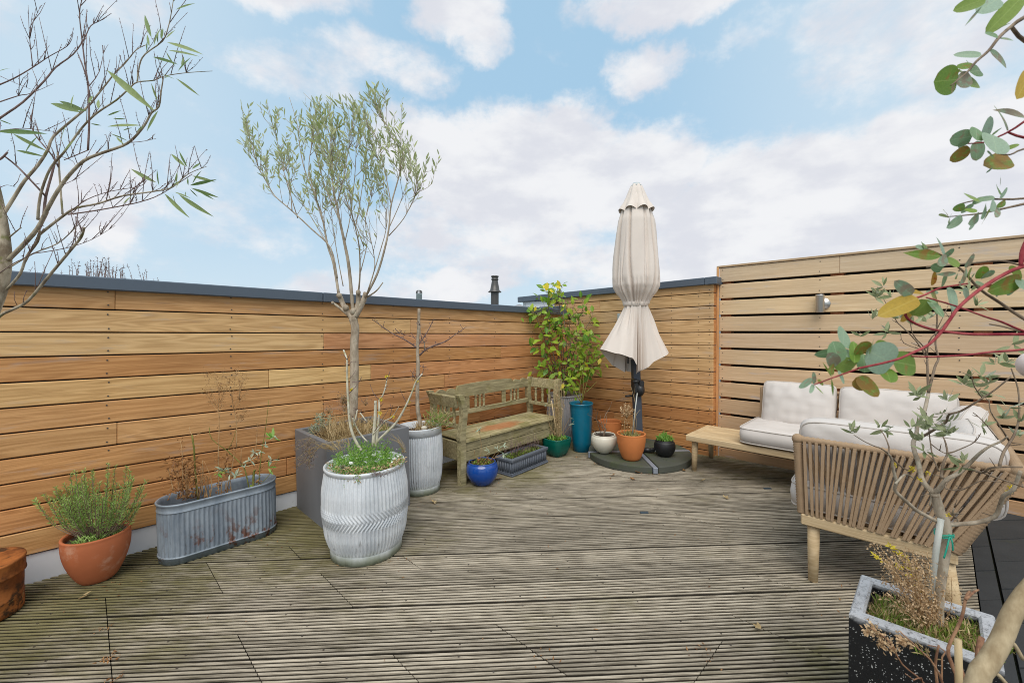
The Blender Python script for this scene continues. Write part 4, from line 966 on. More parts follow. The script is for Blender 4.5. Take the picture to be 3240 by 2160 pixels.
# back: carved top rail, lower rail, splats and turned spindles
def top_z(u):   # u 0..1 along the back
    c = abs(u - 0.5) * 2
    if c < 0.58: return 0.762 - 0.012 * (c / 0.58) ** 2
    if c < 0.62: return 0.750 - 0.045 * ((c - 0.58) / 0.04)
    w = (c - 0.62) / 0.38
    return 0.705 + 0.030 * abs(math.sin(math.pi * (w * 2.0 + 0.08))) ** 0.8 + 0.004 * w
us = np.linspace(0, 1, 90); X0, X1 = 0.028, BL - 0.028
out = [(X0, 0.640)] + [(X1, 0.640)] + [(X0 + (X1 - X0) * u, top_z(u)) for u in us[::-1]]
b = MB(); n = len(us)
vs = []
for y in (BD - 0.037, BD - 0.012):
    for u in us: x = X0 + (X1 - X0) * u; vs += [(x, y, 0.640), (x, y, top_z(u))]
fs = []
for i in range(n - 1):
    a = 2 * i; fs += [[a, a + 2, a + 3, a + 1], [2 * n + a + 1, 2 * n + a + 3, 2 * n + a + 2, 2 * n + a], [a + 1, a + 3, 2 * n + a + 3, 2 * n + a + 1], [a, 2 * n + a, 2 * n + a + 2, a + 2]]
fs += [[0, 1, 2 * n + 1, 2 * n], [2 * n - 2, 4 * n - 2, 4 * n - 1, 2 * n - 1]]
b.add(vs, fs); b.build('top_rail', M['bench'], bench)
bbox((X0, BD - 0.034, 0.470), (X1, BD - 0.012, 0.516), 'lower_rail')
for x in (0.375, 0.86): bbox((x, BD - 0.030, 0.516), (x + 0.052, BD - 0.014, 0.641), 'splat', c=0.003)
def spindle_prof(h, r): return [(r * .5, 0), (r, 0.002), (r, 0.012), (r * .6, 0.016), (r * .95, 0.024), (r * .6, 0.030), (r * 1.0, h * .42), (r * 1.05, h * .55), (r * .6, h - 0.034), (r * .95, h - 0.026), (r * .6, h - 0.018), (r, h - 0.012), (r, h - 0.002), (r * .5, h)]
spm = None
def spindle(x, y, z, h=0.125):
    global spm
    if spm is None: b = MB(); b.lathe(spindle_prof(0.125, 0.0150), 12); o = b.build('spindle', M['bench'], bench); spm = o.data
    else: o = link(bpy.data.objects.new('spindle', spm), bench)
    o.location = (x, y, z); o.scale = (1, 1, h / 0.125)
for g in (0.155, 0.56, 1.045):
    for j in (-1, 0, 1): spindle(g + 0.052 * j + (0.03 if g < .2 else 0), BD - 0.022, 0.516)
# arms
for x, sg in ((0.0, 1), (BL, -1)):
    b = MB(); Ma = Matrix.Translation((x - sg * 0.012, 0, 0.633)) @ Matrix.Rotation(sg * R(-15), 4, 'Y'); b.box((-0.013, 0.050, 0.0), (0.013, BD - 0.044, 0.104), 0.005, 0, Ma); b.build('arm_panel', M['bench'], bench)
    bbox((x + sg * 0.018 - 0.012, 0.050, 0.452), (x + sg * 0.018 + 0.012, BD - 0.044, 0.488), 'arm_rail')
    for j in range(3): spindle(x + sg * 0.016, 0.135 + 0.095 * j, 0.488, 0.150)

# ================================================================== corner garden sofa
sofa = thing('garden_sofa', 'rope backed teak corner sofa with a built-in side table', 'sofa', on_deck(3.4, 0.5))
SX, SY = 3.4, 0.5
def L3(s, n, z): return Vector((s - SX, n - SY, z))
TOPZ = 0.333; RH = 0.052
A_S0, A_S1, A_N1 = 3.735, 4.225, 1.575      # long part along the fence (front edge, rear edge, far end)
C_S0, C_N0, C_N1 = 2.585, -0.055, 0.500     # short part along the deck edge
def sbox(s0, s1, n0, n1, z0, z1, name, mat='teak', c=0.006, rz=0.0):
    ce = L3((s0 + s1) / 2, (n0 + n1) / 2, (z0 + z1) / 2); hx, hy, hz = (s1 - s0) / 2, (n1 - n0) / 2, (z1 - z0) / 2
    b = MB(); o = None
    if hy > hx: b.box((-hy, -hx, -hz), (hy, hx, hz), c); o = b.build(name, M[mat], sofa); o.matrix_local = Matrix.Translation(ce) @ Matrix.Rotation(R(90), 4, 'Z')
    else: b.box((-hx, -hy, -hz), (hx, hy, hz), c); o = b.build(name, M[mat], sofa); o.location = ce
    return o
fr = 0.045
sbox(A_S0, A_S0 + fr, C_N1, A_N1, TOPZ - RH, TOPZ, 'frame_rail'); sbox(A_S1 - fr, A_S1, C_N0, A_N1 - fr - .001, TOPZ - RH, TOPZ, 'frame_rail')
sbox(A_S0 + fr + .001, A_S1, A_N1 - fr, A_N1, TOPZ - RH, TOPZ + 0.0005, 'frame_rail')
sbox(C_S0, C_S0 + fr, C_N0, C_N1, TOPZ - RH, TOPZ + 0.002, 'frame_rail'); sbox(C_S0 + fr + .001, A_S0 - .001 + fr, C_N1 - fr, C_N1 - .001, TOPZ - RH, TOPZ, 'frame_rail'); sbox(C_S0 + fr + .001, A_S1 - fr - .001, C_N0, C_N0 + fr, TOPZ - RH, TOPZ, 'frame_rail')
# table top boards on the far end, slats below the cushions
tw_ = (A_S1 - A_S0 - 2 * fr - 0.004) / 6
for j in range(6): sbox(A_S0 + fr + 0.002 + tw_ * j, A_S0 + fr + 0.002 + tw_ * (j + 1) - 0.002, 1.0, A_N1 - fr - 0.004, TOPZ - 0.022, TOPZ - 0.002, 'table_board', c=0.0015)
for n0 in np.arange(0.06, 0.98, 0.11): sbox(A_S0 + fr, A_S1 - fr, n0, n0 + 0.07, TOPZ - 0.03, TOPZ - 0.014, 'seat_slat', c=0.002)
for s0 in np.arange(C_S0 + 0.08, A_S0 - 0.05, 0.11): sbox(s0, s0 + 0.07, C_N0 + fr, C_N1 - fr, TOPZ - 0.03, TOPZ - 0.014, 'seat_slat', c=0.002)
def sleg(s, n, ds=0.0, dn=0.0, r0=0.027, r1=0.020):
    b = MB(); b.tube([L3(s, n, TOPZ - RH + 0.001), L3(s + ds * .5, n + dn * .5, 0.14), L3(s + ds, n + dn, 0.0)], [r0, (r0 + r1) / 2 + .001, r1], 14); b.build('leg', M['teak'], sofa)
sleg(3.805, 1.520, 0.025, 0.02); sleg(4.19, 1.53, 0.12, 0.04); sleg(2.63, 0.452, -0.02, 0.0, 0.027, 0.021); sleg(2.62, -0.02, -0.02, -0.035, 0.026, 0.024); sleg(4.18, -0.01, 0.03, -0.03); sleg(3.76, 0.46, 0, 0); sleg(4.19, .7, .08, 0)
# rope wrapped rails: arm panel (facing the viewer), right back, fence back
AT = 0.705
pA0, pA1 = L3(2.61, 0.498, TOPZ), L3(2.625, 0.520, AT)            # left front post
pB0, pB1 = L3(2.60, -0.040, TOPZ), L3(2.63, -0.222, AT)           # leaning corner post
pC0, pC1 = L3(4.215, -0.04, TOPZ), L3(4.33, -0.190, AT + 0.005)   # inner corner by the fence
pD0, pD1 = L3(4.20, 1.105, TOPZ), L3(4.30, 1.125, AT + 0.02)      # far end of the back
def wrapped(p0, p1, r, turns, name):
    p0, p1 = Vector(p0), Vector(p1); n = turns * 2 + 1; pts = []; rad = []
    for i in range(n): pts.append(p0.lerp(p1, i / (n - 1))); rad.append(r if i % 2 else r * 0.80)
    b = MB(); b.tube(pts, rad, 12, smooth=True); return b.build(name, M['rope'], sofa)
wrapped(pA0, pA1, 0.023, 28, 'rope_post'); wrapped(pB0, pB1, 0.028, 26, 'rope_post'); wrapped(pC0, pC1, 0.020, 30, 'rope_post'); wrapped(pD0, pD1, 0.017, 30, 'rope_post')
wrapped(pA1 + Vector((0, 0.012, 0)), pB1, 0.019, 34, 'rope_rail'); wrapped(pB1, pC1, 0.022, 64, 'rope_rail'); wrapped(pC1, pD1, 0.017, 60, 'rope_rail')
b = MB(); prim(b, pA1, 0.026, 0.026, 0.026); b.build('rope_knot', M['rope'], sofa)
b = MB(); prim(b, pB1, 0.030, 0.030, 0.028); b.build('rope_knot', M['rope'], sofa)
def strap(p0, p1, nrm, w, sag, name='strap'):
    """flat woven strap from the rail down to the frame"""
    p0, p1 = Vector(p0), Vector(p1); d = (p1 - p0); nrm = Vector(nrm).normalized(); side = d.cross(nrm).normalized(); vs = []; k = 6
    for i in range(k + 1):
        u = i / k; c = p0 + d * u + nrm * (sag * math.sin(math.pi * u)); h = w / 2
        vs += [c - side * h, c - side * h * .7 + nrm * 0.0045, c + side * h * .7 + nrm * 0.0045, c + side * h, c + side * h * .7 - nrm * 0.0035, c - side * h * .7 - nrm * 0.0035]
    fs = [[i * 6 + j, i * 6 + (j + 1) % 6, (i + 1) * 6 + (j + 1) % 6, (i + 1) * 6 + j] for i in range(k) for j in range(6)] + [list(range(6))[::-1], [k * 6 + j for j in range(6)]]
    b = MB(); b.add(vs, fs); return b.build(name, M['rope'], sofa)
rs = random.Random(21); N1 = 29
for j in range(N1):                                     # outer layer, facing the viewer
    u = (j + 0.5) / N1; t0 = pA1.lerp(pB1, min(1, u * 0.975 + 0.03)); t0 = t0 + Vector((-0.020, 0, -0.004)); f0 = pA0.lerp(pB0, u * 0.93 + 0.045) + Vector((-0.022, 0, 0.004))
    strap(t0 + Vector((0, rs.gauss(0, .002), 0)), f0 + Vector((0, rs.gauss(0, .006), 0)), (-1, 0, 0), 0.0138 + rs.uniform(-.0015, .0015), rs.uniform(.0, .008))
    t1 = pA1.lerp(pB1, min(1, u * 0.975 + 0.012)) + Vector((0.018, 0, -0.004)); f1 = pA0.lerp(pB0, min(1, (u + 0.055 + rs.gauss(0, .012)) * 0.93 + 0.045)) + Vector((0.034, 0, 0.004))
    strap(t1, f1, (1, 0, 0), 0.0115, 0.004)
N2 = 66
for j in range(N2):
    u = (j + 0.5) / N2; t0 = pB1.lerp(pC1, u) + Vector((0, 0.018, -0.006)); f0 = pB0.lerp(pC0, u) + Vector((0, 0.0, 0.004)); strap(t0, f0, (0, 1, 0.3), 0.013, 0.0)
    if j % 2 == 0: strap(pB1.lerp(pC1, u + .005) + Vector((0, -0.02, -0.006)), f0 + Vector((0.0, -0.03, 0)), (0, -1, 0), 0.014, 0.0)
N3 = 44
for j in range(N3):
    u = (j + 0.5) / N3; t0 = pC1.lerp(pD1, u) + Vector((-0.014, 0, -0.006)); f0 = pC0.lerp(pD0, u) + Vector((-0.0, 0, 0.004)); strap(t0, f0, (-1, 0, 0.3), 0.014, 0.0)
b = MB(); b.add([pB0 + Vector((0, .02, 0)), pC0 + Vector((0, .02, 0)), pC0 + Vector((0, .02, .01)), pB0 + Vector((0, .02, .01))], [[0, 1, 2, 3]]); b.build('lower_cord', M['rope'], sofa)

# ---- cushions
def cushion(name, label, loc, rot, lx, ly, lz, group, puff=0.25, seed=0, e=7.0, wr=0.0055, pip=True, sagx=0.0):
    """boxed cushion: lx long, ly deep, lz thick, its two large faces bulging, seams piped"""
    t = thing(name, label, 'cushion', loc, group, False); t.matrix_world = Matrix.Translation(loc) @ rot
    rr = random.Random(seed); NX, NY = 34, 18
    def edge(u, v):     # squarish rounded rectangle
        k_ = max(abs(u), abs(v)); 
        if k_ < 1e-6: return 0.0, 0.0
        ang = (abs(u / k_) ** e + abs(v / k_) ** e) ** (-1 / e); return u * (1 - k_ + k_ * ang), v * (1 - k_ + k_ * ang)
    off = Vector((rr.uniform(0, 50), rr.uniform(0, 50), 0))
    def surf(u, v, sgn):
        x, y = edge(u, v); m_ = (1 - abs(u) ** 2.6) * (1 - abs(v) ** 2.6); m_ = max(m_, 0)
        z = lz * (0.5 - puff * 0.5 + puff * m_ ** 0.55)
        near = max(abs(u), abs(v)); w_ = mnoise.noise(Vector((x * 4, y * 4, sgn)) + off) * wr * 2 + (mnoise.noise(Vector((x * 3, y * 17, sgn * 3)) + off) * (abs(u) ** 4) + mnoise.noise(Vector((x * 17, y * 3, sgn * 5)) + off) * (abs(v) ** 4)) * wr * 1.6
        return Vector((x * lx / 2, y * ly / 2, sgn * (z + w_ * m_ ** 0.2) - sagx * (1 - x * x)))
    b = MB(); vs = []; fs = []
    for sgn in (1, -1):
        o = len(vs)
        for j in range(NY + 1):
            for i in range(NX + 1): vs.append(surf(-1 + 2 * i / NX, -1 + 2 * j / NY, sgn))
        for j in range(NY):
            for i in range(NX):
                q = [o + j * (NX + 1) + i, o + j * (NX + 1) + i + 1, o + (j + 1) * (NX + 1) + i + 1, o + (j + 1) * (NX + 1) + i]; fs.append(q if sgn > 0 else q[::-1])
    ring = [i for i in range(NX)] + [NX + j * (NX + 1) for j in range(NY)] + [NY * (NX + 1) + NX - i for i in range(NX)] + [(NY - j) * (NX + 1) for j in range(NY)]
    o = (NX + 1) * (NY + 1); n = len(ring); M0 = len(vs); mids = []
    for r_ in ring:
        a, c_ = vs[r_], vs[o + r_]; mid = (a + c_) / 2; d = Vector((mid.x / lx, mid.y / ly, 0)); d.normalize() if d.length else None
        vs.append(mid + d * lz * (0.07 + 0.05 * mnoise.noise(mid * 9 + off)))
    for k_ in range(n):
        k2 = (k_ + 1) % n; fs.append([ring[k_], M0 + k_, M0 + k2, ring[k2]]); fs.append([M0 + k_, o + ring[k_], o + ring[k2], M0 + k2])
    b.add(vs, fs, 0, True); cov = b.build('cover', M['fabric'], t)
    if pip:
        for sgn in (0, 1):
            pts = [vs[r_ + (o if sgn else 0)] for r_ in ring]; pts.append(pts[0]); b = MB(); b.tube(pts, 0.0042, 5, cap=False); b.build('piping', M['piping'], cov)
    return t
def ori(xa, za):
    xa = Vector(xa).normalized(); za = Vector(za); za = (za - xa * xa.dot(za)).normalized(); ya = za.cross(xa)
    return Matrix(((xa.x, ya.x, za.x, 0), (xa.y, ya.y, za.y, 0), (xa.z, ya.z, za.z, 0), (0, 0, 0, 1)))
ds = lambda s, n, z: Vector((s, n, gz(s) + z))
gseat = 'pale seat cushions of the garden sofa'; gback = 'pale back cushions of the garden sofa'
cushion('seat_cushion', 'pale seat cushion beside the bare wooden table end of the sofa', ds(4.005, 0.60, TOPZ + 0.075), ori((0, 1, 0), (SLOPE * -1, 0, 1)), 1.10, 0.60, 0.135, gseat, 0.18, 1, 12.0, .007)
cushion('seat_cushion', 'pale seat cushion behind the rope arm panel, its front edge poking out past the post', ds(3.12, 0.245, TOPZ + 0.075), ori((1, 0, SLOPE), (0, 0, 1)), 1.00, 0.64, 0.135, gseat, 0.18, 2, 12.0, .007)
cushion('back_cushion', 'upright back cushion nearest the side table, leaning on the fence side', ds(4.185, 0.835, 0.595), ori((0, 1, 0), (-1, 0, 0.22)), 0.50, 0.40, 0.13, gback, 0.5, 3, 14.0, 0.006)
cushion('back_cushion', 'long upright back cushion in the middle of the fence side', ds(4.19, 0.235, 0.590), ori((0, 1, 0), (-1, 0, 0.22)), 0.64, 0.40, 0.13, gback, 0.45, 4, 14.0, 0.006)
cushion('back_cushion', 'bright corner cushion with a curved seam leaning on the right rope back', ds(3.80, -0.075, 0.575), ori((1, -0.10, 0.0), (0, 1, 0.45)), 0.52, 0.40, 0.15, gback, 0.5, 5, 6.0, 0.006)
cushion('back_cushion', 'cushion leaning on the right rope back next to the arm bolster', ds(3.22, -0.070, 0.575), ori((1, 0.03, 0.0), (0, 1, 0.42)), 0.52, 0.40, 0.15, gback, 0.5, 6, 6.0, 0.006)
cushion('arm_cushion', 'long bolster cushion lying along the inside of the rope arm panel', ds(2.745, 0.165, 0.625), ori((0, 1, 0.0), (1, 0, 0.10)), 0.72, 0.34, 0.15, None, 0.3, 7, 8.0, 0.005)

# ================================================================== plants
def cv(pts, ox=0, oy=0, sc=1.0): return [(ox + x / sc, oy + y / sc) for x, y in pts]
def line3(pts, d0, root, d1=None, wob=0.0, seed=0):
    """a traced stem: picture points at distances running from d0 to d1 -> local points"""
    rr = random.Random(seed); n = len(pts); d1 = d0 if d1 is None else d1; out = []
    for i, (x, y) in enumerate(pts):
        f = i / max(1, n - 1); out.append(at(x, y, d0 + (d1 - d0) * f + (rr.uniform(-wob, wob) if 0 < i else 0)) - root.location)
    return out
def smooth(pts, k=3):
    pts = [Vector(p) for p in pts]
    if len(pts) < 3: return pts
    out = []
    for i in range(len(pts) - 1):
        p0 = pts[max(i - 1, 0)]; p1 = pts[i]; p2 = pts[i + 1]; p3 = pts[min(i + 2, len(pts) - 1)]
        for j in range(k):
            t = j / k; out.append(0.5 * ((2 * p1) + (p2 - p0) * t + (2 * p0 - 5 * p1 + 4 * p2 - p3) * t * t + (3 * p1 - p0 - 3 * p2 + p3) * t ** 3))
    out.append(pts[-1]); return out
def taper(n, r0, r1): return [r0 + (r1 - r0) * i / max(1, n - 1) for i in range(n)]
def stem(mb_, pts, r0, r1, n=6, k=3, mat=0):
    p = smooth(pts, k); mb_.tube(p, taper(len(p), r0, r1), n, mat); return p
def rdir(rr, zmin=-1):
    while True:
        v = Vector((rr.uniform(-1, 1), rr.uniform(-1, 1), rr.uniform(zmin, 1)))
        if 0.05 < v.length < 1: return v.normalized()

LEAF = {}
def leaf_mesh(kind, mat):
    key = (kind, mat)
    if key in LEAF: return LEAF[key]
    w, p, curl, fold = {'long': (0.105, 0.9, 0.10, 0.25), 'slim': (0.16, 0.9, 0.08, 0.2), 'thin': (0.10, 1.0, 0.05, 0.1), 'lance': (0.24, 0.85, 0.12, 0.22), 'olive': (0.27, 0.85, 0.08, 0.2), 'mid': (0.36, 0.8, 0.10, 0.12),
                        'oval': (0.52, 0.8, 0.10, 0.12), 'round': (0.92, 0.85, 0.08, 0.06), 'cam': (0.50, 0.95, 0.16, 0.2)}[kind]
    vs = [(0, 0, 0)]; n = 12 if kind in ('round', 'oval', 'mid') else 7
    for i in range(1, n):
        t = i / n; ww = 0.5 * w * (math.sqrt(max(0, 1 - (2 * t ** p - 1) ** 2)) if kind in ('round', 'oval', 'mid') else math.sin(math.pi * t ** p)); z = -curl * t * t
        vs += [(t, -ww, z + fold * ww), (t, 0, z), (t, ww, z + fold * ww)]
    vs.append((1, 0, -curl)); fs = [[0, 1, 2], [0, 2, 3]]
    for i in range(n - 2): a = 1 + 3 * i; fs += [[a, a + 3, a + 4, a + 1], [a + 1, a + 4, a + 5, a + 2]]
    a = 1 + 3 * (n - 2); fs += [[a, a + 3, a + 1], [a + 1, a + 3, a + 2]]
    me = bpy.data.meshes.new('leaf'); me.from_pydata(vs, [], fs); me.materials.append(M[mat]); me.polygons.foreach_set('use_smooth', [True] * len(me.polygons)); LEAF[key] = me; return me
def leaf(parent, kind, mat, p, d, nrm, L, name='leaf'):
    d = Vector(d).normalized(); nrm = Vector(nrm); y = nrm.cross(d)
    if y.length < 1e-5: y = d.orthogonal()
    y.normalize(); z = d.cross(y); p = Vector(p)
    o = bpy.data.objects.new(name, leaf_mesh(kind, mat)); link(o, parent)
    o.matrix_local = Matrix(((d.x * L, y.x * L, z.x * L, p.x), (d.y * L, y.y * L, z.y * L, p.y), (d.z * L, y.z * L, z.z * L, p.z), (0, 0, 0, 1))); return o
TOCAM = Vector((-SQ, -SQ, 0.0))
def leaf_px(parent, kind, mat, a, b, d, rr, tip=None, rnd=0.45):
    p0 = at(a[0], a[1], d) - parent.location; p1 = at(b[0], b[1], d + (rr.uniform(-.03, .03) if tip is None else tip)) - parent.location
    nrm = (TOCAM + rdir(rr) * rnd); leaf(parent, kind, mat, p0, p1 - p0, nrm, (p1 - p0).length)
def mass(mb_, rr, c, rx, ry, h, n, L, w, up=0.6, mat=0, seg=3, curl=0.3, zj=0.01):
    """many small blades standing on an area: ground cover"""
    for _ in range(n):
        a = rr.uniform(0, 6.283); q = math.sqrt(rr.random()); x, y = c[0] + rx * q * math.cos(a), c[1] + ry * q * math.sin(a)
        d = rdir(rr, 0.0); d = (d * (1 - up) + Vector((0, 0, 1)) * up); z = c[2] + h * (1 - q * q) * rr.random() + rr.uniform(-zj, zj)
        mb_.blade((x, y, z), d, rdir(rr), L * rr.uniform(0.5, 1.3), w * rr.uniform(0.7, 1.3), curl * rr.random(), mat, seg)
def plant(name, label, cat, p, group=None): return thing(name, label, cat, p, group, False)

# ---------------------------------------------------------------- rosemary
rr = random.Random(31)
t = plant('rosemary', 'bushy rosemary growing in the terracotta pot by the white plinth', 'rosemary', pot_left.location + Vector((0, 0, 0.222)))
st = MB(); nd = MB()
Rt, Fw = Vector((SQ, -SQ, 0)), Vector((SQ, SQ, 0))
for i in range(95):
    if i < 14: a = rr.uniform(2.5, 3.9)         # long ones leaning to the left
    else: a = rr.uniform(0, 6.283)
    sp = rr.uniform(0.15, 0.85) if i >= 14 else rr.uniform(0.5, 1.0); L = rr.uniform(0.22, 0.42) * (1.0 - 0.25 * sp)
    h = Rt * math.cos(a) + Fw * math.sin(a) * 0.55
    b0 = h * rr.uniform(0.0, 0.085); b1 = b0 + (h * sp * 1.05 + Vector((0, 0, 0.55))).normalized() * L * 0.45; b2 = b1 + (h * sp * 0.75 + Vector((0, 0, 1))).normalized() * L * 0.55
    if (t.location + b2).y > 3.33: b2.y = 3.32 - t.location.y
    p = smooth([b0, b1, b2], 7); st.tube(p, taper(len(p), 0.0024, 0.0010), 4)
    tot = sum((p[j + 1] - p[j]).length for j in range(len(p) - 1)); s0 = rr.uniform(0.3, 0.55)
    m_ = int(tot * (1 - s0) / 0.0024)
    for j in range(m_):
        u = s0 + (1 - s0) * j / m_; k_ = u * (len(p) - 1); q = min(int(k_), len(p) - 2); c = p[q].lerp(p[q + 1], k_ - q); ax = (p[q + 1] - p[q]).normalized()
        dv = rdir(rr); dv = (dv - ax * dv.dot(ax)).normalized() * 0.8 + ax * 0.75; nd.blade(c, dv, rdir(rr), rr.uniform(0.016, 0.030) * (0.7 + 0.3 * (1 - u)), 0.0034, 0.1)
mass(nd, rr, (0.0, -0.05, 0.0), 0.10, 0.05, 0.02, 240, 0.035, 0.006, 0.4)
st.build('stems', M['bark_brown'], t); nd.build('needles', M['lf_rosemary'], t, 'stuff')

# ---------------------------------------------------------------- dried plants in the oval trough
rr = random.Random(32)
t = plant('dried_plants', 'dead brown plants and tall seed stems in the oval galvanised trough', 'plant', trough.location + Vector((0, 0, 0.24)))
TO = (520, 1150, 3.485); dep = lambda x: 2.47 + 0.33 * (x - 0) / 1300
dry = MB(); grn = MB(); bits = MB(); slf = MB()
def tstem(pts, r0, r1, mb_=dry): x = pts[0][0]; return stem(mb_, line3(cv(pts, *TO), dep(x), t, dep(x), 0.02, int(x)), r0, r1, 5)
tstem([(380, 1500), (345, 1150), (335, 950), (310, 785)], 0.0055, 0.0045, grn); tstem([(312, 790), (290, 750), (282, 700)], 0.002, 0.0012); tstem([(330, 800), (380, 775), (420, 750)], 0.002, 0.0012)
tstem([(1040, 1420), (1070, 1050), (1100, 850), (1130, 650), (1155, 395)], 0.003, 0.0012, grn); tstem([(985, 1450), (995, 1200), (1010, 1180)], 0.008, 0.006, grn)
tstem([(950, 1420), (900, 1180), (840, 1090), (700, 960), (530, 830), (500, 700)], 0.0042, 0.0018, grn); tstem([(700, 960), (760, 850), (790, 740)], 0.002, 0.001, grn)
tstem([(1060, 1340), (1160, 1230), (1240, 1090), (1275, 1000)], 0.002, 0.001, grn); tstem([(1060, 1140), (1130, 1070), (1195, 1000)], 0.002, 0.001)
for pts in ([(610, 1500), (602, 1000), (610, 700), (603, 400), (630, 220)], [(800, 930), (800, 650), (770, 500), (740, 350), (690, 250)], [(430, 1440), (425, 1250), (428, 1070)], [(210, 1400), (205, 1000), (180, 840)], [(110, 1400), (60, 1200), (50, 1150)], [(850, 1100), (855, 920)], [(700, 1400), (770, 1050), (770, 930)], [(1010, 1000), (1025, 800), (1030, 660)], [(830, 400), (835, 250), (790, 60)]):
    p = tstem(pts, 0.0032, 0.0009)
    for j in range(46):
        k_ = rr.randrange(len(p)); 
        if rr.random() < 0.75: bits.blade(p[k_] + rdir(rr) * 0.008, rdir(rr), rdir(rr), rr.uniform(0.006, 0.014), 0.005, 0.3)
for (x0, y0, x1, y1) in [(605, 480, 470, 90), (605, 450, 560, 120), (608, 430, 650, 110), (620, 420, 720, 170), (770, 480, 880, 120), (750, 380, 800, 90), (770, 500, 690, 160), (780, 520, 900, 330), (605, 520, 500, 330), (610, 600, 660, 330), (800, 650, 890, 500), (800, 640, 870, 580), (600, 540, 460, 300), (820, 390, 910, 130)]:
    p = tstem([(x0, y0), ((x0 + x1) / 2 + rr.uniform(-20, 20), (y0 + y1) / 2), (x1, y1)], 0.0013, 0.0006)
    for j in range(34):
        k_ = rr.randrange(len(p) // 2, len(p)); c = p[k_]; e = c + rdir(rr) * rr.uniform(0.008, 0.035); dry.tube([c, e], 0.0005, 3); bits.blade(e, rdir(rr), rdir(rr), rr.uniform(0.004, 0.009), 0.004, 0.2)
for _ in range(420):
    x = rr.gauss(230, 95); y = rr.uniform(1040, 1490); x += (1490 - y) * 0.05 * rr.uniform(-1, 1); d = dep(x) + rr.uniform(-.06, .06)
    bits.blade(at(*cv([(x, y)], *TO)[0], d) - t.location, rdir(rr, -.4), rdir(rr), rr.uniform(0.015, 0.036), 0.008, 0.5)
for _ in range(26):
    x = rr.uniform(100, 760); tstem([(x, 1490), (x + rr.uniform(-40, 40), 1300), (x + rr.uniform(-90, 90), rr.uniform(1050, 1250))], 0.0022, 0.0008)
for _ in range(140):
    x = rr.choice([rr.gauss(600, 22), rr.gauss(700, 30), rr.gauss(1030, 26)]); bits.blade(at(*cv([(x, rr.uniform(1000, 1480))], *TO)[0], dep(x)) - t.location, rdir(rr), rdir(rr), rr.uniform(0.012, 0.03), 0.008, 0.5)
dry.build('dry_stems', M['dry_stem'], t); grn.build('green_stems', M['green_stem'], t); bits.build('withered_leaves', M['lf_dry'], t, 'stuff')
for (x, y, n, L, mt) in [(1195, 820, 7, .075, 'lf_fresh'), (1215, 800, 4, .045, 'lf_silver'), (1190, 1065, 7, .05, 'lf_silver'), (1165, 1150, 4, .055, 'lf_fresh'), (640, 1180, 9, .055, 'lf_silver'), (600, 1200, 4, .06, 'lf_fresh'), (955, 1065, 8, .045, 'lf_silver'), (790, 1235, 10, .045, 'lf_silver'), (720, 1215, 6, .04, 'lf_silver'), (1000, 985, 7, .04, 'lf_silver'), (1060, 960, 6, .035, 'lf_silver'), (1110, 900, 6, .035, 'lf_silver'), (900, 1140, 6, .035, 'lf_silver'), (970, 1370, 9, .05, 'lf_fresh')]:
    c = at(*cv([(x, y)], *TO)[0], dep(x) - 0.01) - t.location
    for j in range(n): d = rdir(rr, -0.6); leaf(t, 'lance', mt, c + rdir(rr) * 0.006, d, Vector((0, 0, 1)) + TOCAM * .5, L * rr.uniform(0.6, 1.1))

# ---------------------------------------------------------------- pollarded tree in the grey planter
rr = random.Random(33)
t = plant('pollard_tree', 'slim pollarded tree with narrow green leaves in the slate grey planter', 'tree', planter.location + Vector((-0.02, 0.0, 0.52)))
DP = px_d = SQ * (t.location.x + t.location.y)
tr = MB(); W2 = (750, 230, 2.036)
stem(tr, line3([(1117, 1352), (1119, 1290), (1122, 1180), (1121, 1090), (1124, 1040), (1119, 1015), (1117, 1000)], DP, t, DP), 0.0315, 0.027, 12)
tr_root = tr
def knob(mb_, x, y, r, dd=0.0): prim(mb_, at(x, y, DP + dd) - t.location, r, r, r * 1.1, 10)
for (x, y, r) in [(1118, 1012, .031), (1094, 974, .022), (1072, 935, .019), (1150, 950, .021), (1133, 925, .018), (1118, 985, .025), (1052, 958, .012), (1128, 1065, .010)]: knob(tr, x, y, r)
mains = []
def main(pts, r0, r1, d0, d1, trace=True): r0, r1 = (r0 * .64, r1 * .7) if trace else (r0 * .82, r1 * .78); p = stem(tr, line3(pts, DP + d0, t, DP + d1, 0.015, len(mains)), r0, r1, 7, 4); mains.append((p, r1)) if trace else None; return p
main([(1116, 1010), (1089, 971), (1071.7, 930)], 0.026, 0.022, 0, .02, False); main([(1110, 1005), (1080, 978), (1049, 955)], 0.014, 0.011, 0, 0, False); main([(1122, 1005), (1145, 962), (1157, 925)], 0.026, 0.022, 0, -.02, False); main([(1125, 985), (1133, 955), (1133, 925)], 0.022, 0.02, 0, .02, False)
main([(1071, 930), (1054.5, 834), (1034.9, 775), (1020, 697), (1000.5, 633)], 0.016, 0.007, .02, .10)
main([(1066, 880), (1044.7, 785), (985.8, 726), (921.9, 667), (867.9, 620), (841, 576), (814, 525), (787, 441)], 0.010, 0.003, .02, .25)
main([(1118, 1000), (1103.6, 849), (1089, 770), (1074, 701), (1064, 652), (1052, 593), (1044.7, 505), (1054, 436)], 0.021, 0.003, 0, -.05)
main([(1133, 930), (1138, 868), (1135.6, 785), (1123, 721), (1108, 662)], 0.010, 0.004, .02, -.20)
main([(1155, 940), (1192, 868), (1216.6, 785), (1229, 721), (1236, 647), (1263, 544), (1263, 485), (1231, 417), (1192, 348)], 0.014, 0.002, -.02, -.12)
main([(1160, 940), (1190, 920), (1211, 893)], 0.008, 0.005, 0, 0, False)
main([(1229, 746), (1275, 692), (1305, 633), (1312, 608)], 0.006, 0.002, -.10, -.25)
